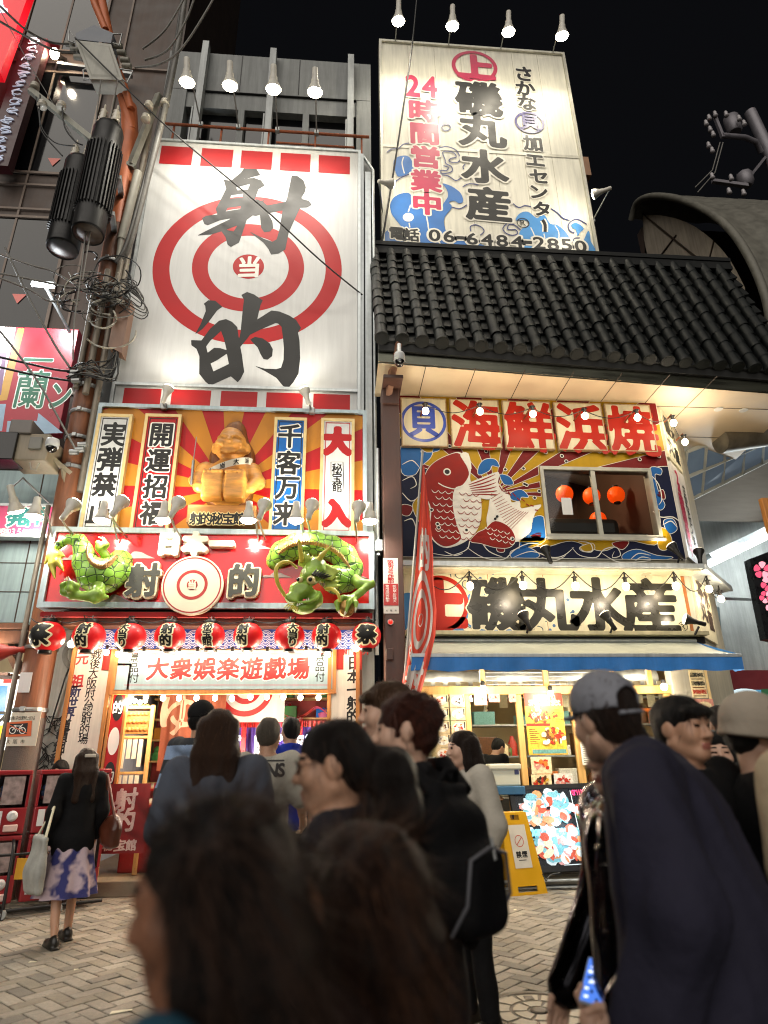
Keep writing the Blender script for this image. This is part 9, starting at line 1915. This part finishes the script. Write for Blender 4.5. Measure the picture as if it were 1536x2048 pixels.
 if legs:
  for sd in(-1,1):
   c=L[sd][2];S=Solid(np.arange(-.07,.075,.011),np.arange(-.11,.2,.011),np.arange(-.002,.12,.011));S.ell((0,-.02,.05),(.042,.06,.06),.02).ell((0,.07,.03),(.047,.11,.04),.03);S.rbox((0,.035,.008),(.044,.125,.012),.01,.01);solid_obj('shoe',S,shoe,t,None,True,Matrix.Translation((c.x,c.y,0)))
 return dict(t=t,s=s,HC=HC,RH=RH,hk=hk,U=U,P=P,A=A,top=to,XH=XH,root=root,face=math.radians(face))
def decal(pr,text,c,w,h,mat,name='print',bold=.05):
 me=pr['top'].data;bv=BVHTree.FromPolygons([v.co for v in me.vertices],[p.vertices[:]for p in me.polygons]);m=MB()
 for i,ch in enumerate(text):
  d,g=sdf_of(ch,22,1.0);V,F=contour(d,g,bold);Q=[]
  for x,z in V:X=c[0]+(i-(len(text)-1)/2)*w+x*w*1.25;Z=c[1]+z*h;hit=bv.ray_cast(Vector((X,-1,Z)),Vector((0,1,0)));Q.append((X,(hit[0].y if hit[0]else-.15)-.004,Z))
  m.add(Q,F)
 return m.build(name,mat,pr['t'],True)
def carry(pr,name,label,cat,sol,mats,pick=None,extra=None):
 """a thing worn or held: built in the bearer's frame, standing on its own"""
 X=Matrix.Translation(pr['root'])@Matrix.Rotation(pr['face'],4,'Z');t=thing(name,label,cat,X@Vector((0,-.2,1.0)));solid_obj('bag_body' if 'bag' in name or 'pack' in name else 'body',sol,mats,t,pick,False,X,None)
 for nm,mb,mt in extra or():mb.v=[tuple(X@Vector(v))for v in mb.v];mb.build(nm,mt,t)
 return t
grid=lambda a,b,st=.012:np.arange(a,b,st)
# ---- far figures at the gallery and the restaurant
tote=M('printed skirt cloth','#a99aa8',0.85,noise=(9,0.35),bump=(30,0.2));nt=tote.node_tree;_n=nt.nodes.new('ShaderNodeTexNoise');_n.inputs['Scale'].default_value=7;_r=nt.nodes.new('ShaderNodeValToRGB');_r.color_ramp.elements[0].position=.42;_r.color_ramp.elements[0].color=srgb('#2a2c66');_r.color_ramp.elements[1].position=.54;_r.color_ramp.elements[1].color=srgb('#b8a4ac');_tc=nt.nodes.new('ShaderNodeTexCoord');nt.links.new(_tc.outputs['Object'],_n.inputs['Vector']);nt.links.new(_n.outputs[0],_r.inputs[0]);nt.links.new(_r.outputs[0],nt.nodes['Principled BSDF'].inputs['Base Color'])
g=PG(112,1888);w=person('person in a black jacket and long printed skirt, hair clipped back, by the capsule machines',None,0,38,'light',('long','brown','#2a1a10'),('coat',cloth('black jacket','#0c0c0e')),('skirt',tote),fine=.009,at=(g.x+.02,g.y),H=1.63,stride=.13,strands=60)
MB().bbox((-.05,-.125,1.545),(.05,-.105,1.575),.006).build('hair_clip',M('pale hair clip','#c8c0b4',.3),w['t'],True)
S=Solid(grid(-.5,-.1),grid(-.3,.2),grid(.35,1.0));S.rbox((-.30,-.05,.66),(.045,.17,.24),.04,.02);S.ripple(.012,20,2);carry(w,'tote_bag','grey white printed tote bag hanging from the skirted woman arm','bag',S,M('grey tote cloth','#9a9a94',.8,noise=(6,.25),bump=(20,.3)),None,[('strap',MB().tube([(-.30,-.16,.88),(-.25,-.1,1.12),(-.30,.06,.88)],.012,6),paper)])
S=Solid(grid(.05,.5),grid(-.35,.15),grid(.65,1.15));S.ell((.29,-.12,.90),(.075,.17,.14),.02);S.rbox((.29,-.12,.84),(.06,.16,.10),.05,.04);S.ripple(.008,20,4);carry(w,'shoulder_bag','brown leather shoulder bag of the woman in the printed skirt','bag',S,M('brown bag leather','#4a2416',.35,noise=(9,.2)),None,[('strap',MB().tube([(.28,-.22,.98),(.20,-.10,1.38),(.26,.02,.98)],.013,6),BROWN_SHOE)])
g=PG(95,1835);person('person in dark top bowing over the red capsule machines',(122,1540),7.9,70,'light',('short','black','#0d0b0a'),('tee',cloth('dark grey top','#1a1c22')),lean=22,nod=26,fine=.009,shoe=BROWN_SHOE,stride=.16)
pr=person('person in a striped grey and blue hoodie and black cap at the prize counter',(403,1440),5.0,-25,'light',('cap','black','#0d0b0a'),('hood',cloth('grey hood','#33363a'),.088,cloth('pale blue stripe','#8ea4c4')),fine=.009)
def cap_on(pr,mat,brim=True,hole=False,depth=.0):
 h=Solid(grid(-.13,.13,.006),grid(-.15,.24,.006),grid(-.06,.17,.006));h.ell((0,-.012,.045),(.093,.113,.098),.01);h.rbox((0,0,-.10+depth),(.3,.3,.11),.01,.004,'sub')
 if hole:h.ell((0,-.12,.045),(.045,.05,.034),.004,'sub');h.ell((0,-.01,.04),(.086,.104,.09),.0,'sub')
 if brim:h.ell((0,.095,.018),(.072,.055,.010),.006)
 h.ripple(.0015,30,2);o=solid_obj('cap',h,mat,pr['t'],None,True,pr['XH']);return o
cap_on(pr,cloth('black cap','#141416'))
pr=person('person with grey cropped hair in a white tee with black back lettering',(538,1470),4.7,-14,'light',('short','grey','#4a443c'),('tee',cloth('white tee','#a8a498')),('trousers',JEAN),fine=.009,arms={1:((.25,.02,1.14),(.20,.24,1.02))});decal(pr,'VANS',(.045,1.37*pr['s']),.062,.085,M('tee ink','#141414',.7));m=MB()
me=pr['top'].data;bv=BVHTree.FromPolygons([v.co for v in me.vertices],[p.vertices[:]for p in me.polygons]);q=[]
for x in np.linspace(-.18,.155,18):
 for z in(1.425,1.435):hit=bv.ray_cast(Vector((x,-1,z*pr['s'])),Vector((0,1,0)));q.append((x,(hit[0].y if hit[0]else-.14)-.004,z*pr['s']))
m.add(q,[(2*i,2*i+2,2*i+3,2*i+1)for i in range(17)]);m.build('print',M('tee ink',''),pr['t'],True)
person('person in a blue jersey with pale collar looking into the gallery',(581,1461),6.2,25,'light',('short','black','#0d0b0a'),('polo',cloth('blue jersey','#1a2f94')),fine=.011)
w=person('woman in a loose white shirt with long dark hair before the restaurant window',(926,1498),4.3,118,'pale',('long','dark brown','#1c120d'),('roll',cloth('white shirt','#b4aea2')),turn=-22,fine=.007,loose=.034,strands=120)
S=Solid(grid(-.45,-.05),grid(-.4,.25),grid(.75,1.3));S.ell((-.27,-.14,1.0),(.085,.17,.17),.02);S.ripple(.008,18,4)
S=Solid(grid(.05,.5),grid(-.4,.25),grid(.7,1.3));S.ell((.30,-.12,1.0),(.08,.16,.17),.02);S.ripple(.008,18,4);carry(w,'handbag','soft dark grey shoulder bag of the woman in the white shirt','bag',S,M('grey bag leather','#3e3a38',.4,noise=(9,.15)),None,[('strap',MB().tube([(.28,-.22,1.1),(.20,-.06,1.47),(.24,.06,1.2),(.28,.02,1.08)],.013,6),M('grey bag leather',''))])
person('cook in a black tee with white back lettering bending behind the restaurant glass',None,0,-60,'light',('short','black','#0d0b0a'),('tee',cloth('black tee','#0e0e10')),lean=28,fine=.011,at=(2.2,9.8),H=1.86,arms={1:((.26,.12,1.05),(.2,.32,.9)),-1:((-.26,.12,1.05),(-.2,.32,.9))})
# ---- middle distance
person('woman seen from behind with long brown hair and loose grey blue top',(438,1468),3.2,2,'light',('long','chestnut','#2e1d12'),('tee',cloth('grey blue top','#4c525e')),fine=.008,loose=.032,strands=260,legs=False)
person('young man in profile with swept brown hair behind the auburn-haired person',(776,1424),2.65,88,'pale',('fringe','light brown','#3a281a'),('tee',cloth('charcoal top','#26282c')),fine=.006,strands=160,legs=False)
w=person('person with short curly auburn hair and dark jacket wearing a big black backpack',(812,1462),2.2,46,'pale',('curly','auburn','#30140c'),('coat',cloth('dark jacket','#1b1a1c')),('trousers',cloth('blue jeans','#7690b4')),fine=.006,strands=420,loose=.03,turn=36)
bp=M('black backpack nylon','#0e0e10',.8,spec=.15,noise=(8,.2),bump=(30,.25));S=Solid(grid(-.22,.22),grid(-.42,-.04),grid(.88,1.52));S.rbox((0,-.18,1.19),(.15,.075,.19),.09,.02);S.rbox((0,-.26,1.12),(.12,.045,.115),.05,.03);S.cap((-.07,-.17,1.39),(.07,-.17,1.39),.03,k=.03);S.ripple(.008,17,8);e=MB()
for sd in(-1,1):e.tube([(sd*.09,-.17,1.38),(sd*.115,-.08,1.47),(sd*.12,.05,1.455),(sd*.125,.135,1.33),(sd*.13,.12,1.15),(sd*.14,-.02,1.02),(sd*.13,-.15,.95)],[.028]*7,8)
carry(w,'backpack','bulky black backpack on the back of the auburn-haired person','backpack',S,bp,None,[('strap',e,bp),('zip_pull',MB().tube([(.02,-.30,1.26),(.02,-.31,1.20)],.006,6),steel),('zip',MB().tube([(-.125,-.24,1.02),(-.12,-.295,1.10),(-.10,-.30,1.21),(0,-.305,1.235),(.10,-.30,1.21),(.12,-.295,1.10),(.125,-.24,1.02)],.006,6),M('pack piping','#55555a',.6)),('handle',MB().tube([(-.05,-.16,1.41),(-.03,-.18,1.45),(.03,-.18,1.45),(.05,-.16,1.41)],.011,6),bp)])
w=person('woman in profile with thin-rimmed glasses and dark hair tied back',(670,1530),1.72,84,'light',('pony','black brown','#120d0b'),('coat',cloth('dark blue coat','#1a1c24')),nod=6,fine=.0055,strands=420,legs=False);G=MB()
for q in(-1,1):G.tube([tuple(w['P'](q*.034+.021*math.cos(u),.104-.012*abs(math.cos(u)),.004+.017*math.sin(u)))for u in np.linspace(0,6.2832,17)],.0022,5,cap=False);G.tube([tuple(w['P'](q*.055,.095,.008)),tuple(w['P'](q*.079,.04,.01)),tuple(w['P'](q*.08,-.02,.0))],.0013,5)
G.tube([tuple(w['P'](-.013,.104,.008)),tuple(w['P'](.013,.104,.008))],.0013,5);G.build('glasses',M('gun metal frame','#2c2a2a',.3,.8,noise=None),w['t'],True)
# ---- nearest figures
w=person('nearest passer-by with dark tied hair, gold hoop earring and teal top, head bowed',(428,1788),.80,76,'tan',('mid','soft black','#0e0a09'),('tee',cloth('teal top','#22485a')),nod=12,turn=6,fine=.005,strands=2600,frizz=.13,legs=False,loose=.03);e=MB()
e.tube([tuple(w['P'](-.084,-.008+.013*math.sin(u),-.055+.016*math.cos(u)))for u in np.linspace(0,6.28,17)],.002,6);e.build('earring',M('gold earring','#b88a3c',.25,.9,noise=None),w['t'],True)
person('second passer-by with loose dark brown hair and brown coat right behind the nearest one',(722,1790),1.06,62,'tan',('long','dark brown wave','#21130d'),('coat',cloth('brown coat','#2a1c18')),nod=8,fine=.006,strands=2600,frizz=.12,legs=False)
w=person('man in a light grey cap and oversized dark sweater, turned away',(1212,1432),1.92,56,'pale',('short','dark brown','#150f0c'),('sweater',cloth('ink blue sweater','#242331')),lean=7,crane=.075,turn=-34,nod=-2,arms={1:((.30,-.04,1.15),(.30,.06,.92)),-1:((-.30,-.04,1.15),(-.28,.08,.92))},fine=.0055,loose=.055,strands=300,legs=False);cap_on(w,cloth('grey cap','#7e8088'),True,True,.012);c=MB();c.tube([tuple(w['P'](.05*math.sin(u),-.118+.01*abs(math.sin(u)),.008))for u in np.linspace(-1.2,1.2,9)],.006,6);c.build('cap_strap',cloth('grey cap',''),w['t'],True)
seq=M('black sequin cloth','#2a2a2e',.12,1.0,noise=None);_v=seq.node_tree.nodes.new('ShaderNodeTexVoronoi');_v.inputs['Scale'].default_value=85;_b=seq.node_tree.nodes.new('ShaderNodeBump');_b.inputs['Strength'].default_value=1.0;_b.inputs['Distance'].default_value=.03;_c2=seq.node_tree.nodes.new('ShaderNodeTexCoord');seq.node_tree.links.new(_c2.outputs['Object'],_v.inputs[0]);seq.node_tree.links.new(_v.outputs['Color'],_b.inputs['Height']);seq.node_tree.links.new(_b.outputs[0],seq.node_tree.nodes['Principled BSDF'].inputs['Normal']);w=person('person in a glinting black sequin jacket holding a lit phone by the capped man',(1240,1512),2.05,96,'pale',('fringe','black','#0d0b0a'),('coat',seq),fine=.006,strands=120,arms={1:((.27,-.02,1.14),(.30,.14,.86)),-1:((-.25,.02,1.13),(-.24,.22,.96))},loose=.04)
q=PZ(1192,1965,1.85);t=thing('phone','glowing blue white phone held low by the person in sequins','phone',q);R=Matrix.Translation(q)@Matrix.Rotation(math.radians(-25),4,'Z')@Matrix.Rotation(math.radians(-55),4,'X')@Matrix.Rotation(math.radians(12),4,'Y')
def local(mb):mb.v=[tuple(R@Vector(v))for v in mb.v];return mb
local(MB().bbox((-.036,-.004,-.074),(.036,.004,.074),.006)).build('case',M('phone case','#8a93a0',.3),t);m=MB();m.box((-.032,-.0052,-.068),(.032,-.0045,.068));rs=random.Random(1)
for k in range(24):x,z=rs.uniform(-.027,.02),rs.uniform(-.06,.055);m.box((x,-.0062,z),(x+rs.uniform(.004,.012),-.0054,z+rs.uniform(.003,.01)),1+k%2)
local(m).build('display',[M('phone display','#4a78d8',.2,emit=.8,noise=None),M('phone icon','#e8f0ff',.2,emit=1.2,noise=None),M('phone icon dark','#1a2c5c',.2,emit=.1,noise=None)],t)
S=Solid(grid(-.09,.09,.006),grid(-.09,.09,.006),grid(-.14,.1,.006));S.ell((.0,.035,-.075),(.036,.022,.045),.01)
for i in range(4):S.path([(.03,.03,-.10+.02*i),(.045,.008,-.098+.02*i),(.034,-.012,-.096+.02*i)],[.0095,.009,.008],.004)
S.path([(-.03,.035,-.06),(-.045,.01,-.045),(-.034,-.012,-.03)],[.011,.010,.009],.006);S.cap((.0,.04,-.1),(.01,.075,-.14),.026,k=.02)
tt=solid_obj('phone_hand',S,SKIN['pale'],w['t'],None,True,Matrix.Rotation(-w['face'],4,'Z')@Matrix.Translation(-w['root'])@R)
person('man in a black tee with straight black fringe glancing along the street',(1362,1456),2.4,200,'light',('fringe','black','#0d0b0a'),('tee',cloth('black tee','#0e0e10')),fine=.0055,strands=200,loose=.03,turn=6,legs=False)
person('woman with dark hair peeking out behind the man in the black tee',(1430,1508),3.3,165,'pale',('long','black','#0d0b0a'),('tee',cloth('green top','#1c5a38')),fine=.008,legs=False)
person('person with dark hair in a bun and green top, back turned',(1445,1452),3.9,10,'light',('bun','black','#0d0b0a'),('tee',cloth('green top','')),fine=.010,strands=80,legs=False)
w=person('person in a pale beige bucket hat and black top at the picture edge',(1510,1470),2.35,262,'pale',('cap','black','#0d0b0a'),('tee',cloth('black tee','')),fine=.007,loose=.03,nod=10,legs=False);hb=Solid(grid(-.16,.16,.007),grid(-.18,.19,.007),grid(-.08,.17,.007));hb.ell((0,-.01,.055),(.098,.116,.10),.01).cap((0,-.01,.03),(0,-.01,-.015),.118,.128,.02).rbox((0,0,-.12),(.3,.3,.10),.01,.004,'sub').ripple(.003,25,2);solid_obj('hat',hb,cloth('beige hat','#9c9284'),w['t'],None,True,w['XH'])
person('person in a beige short-sleeved shirt cut off by the picture edge',(1612,1430),2.0,20,'light',('short','black','#0d0b0a'),('polo',cloth('beige shirt','#a8987e')),fine=.009,loose=.035,legs=False)
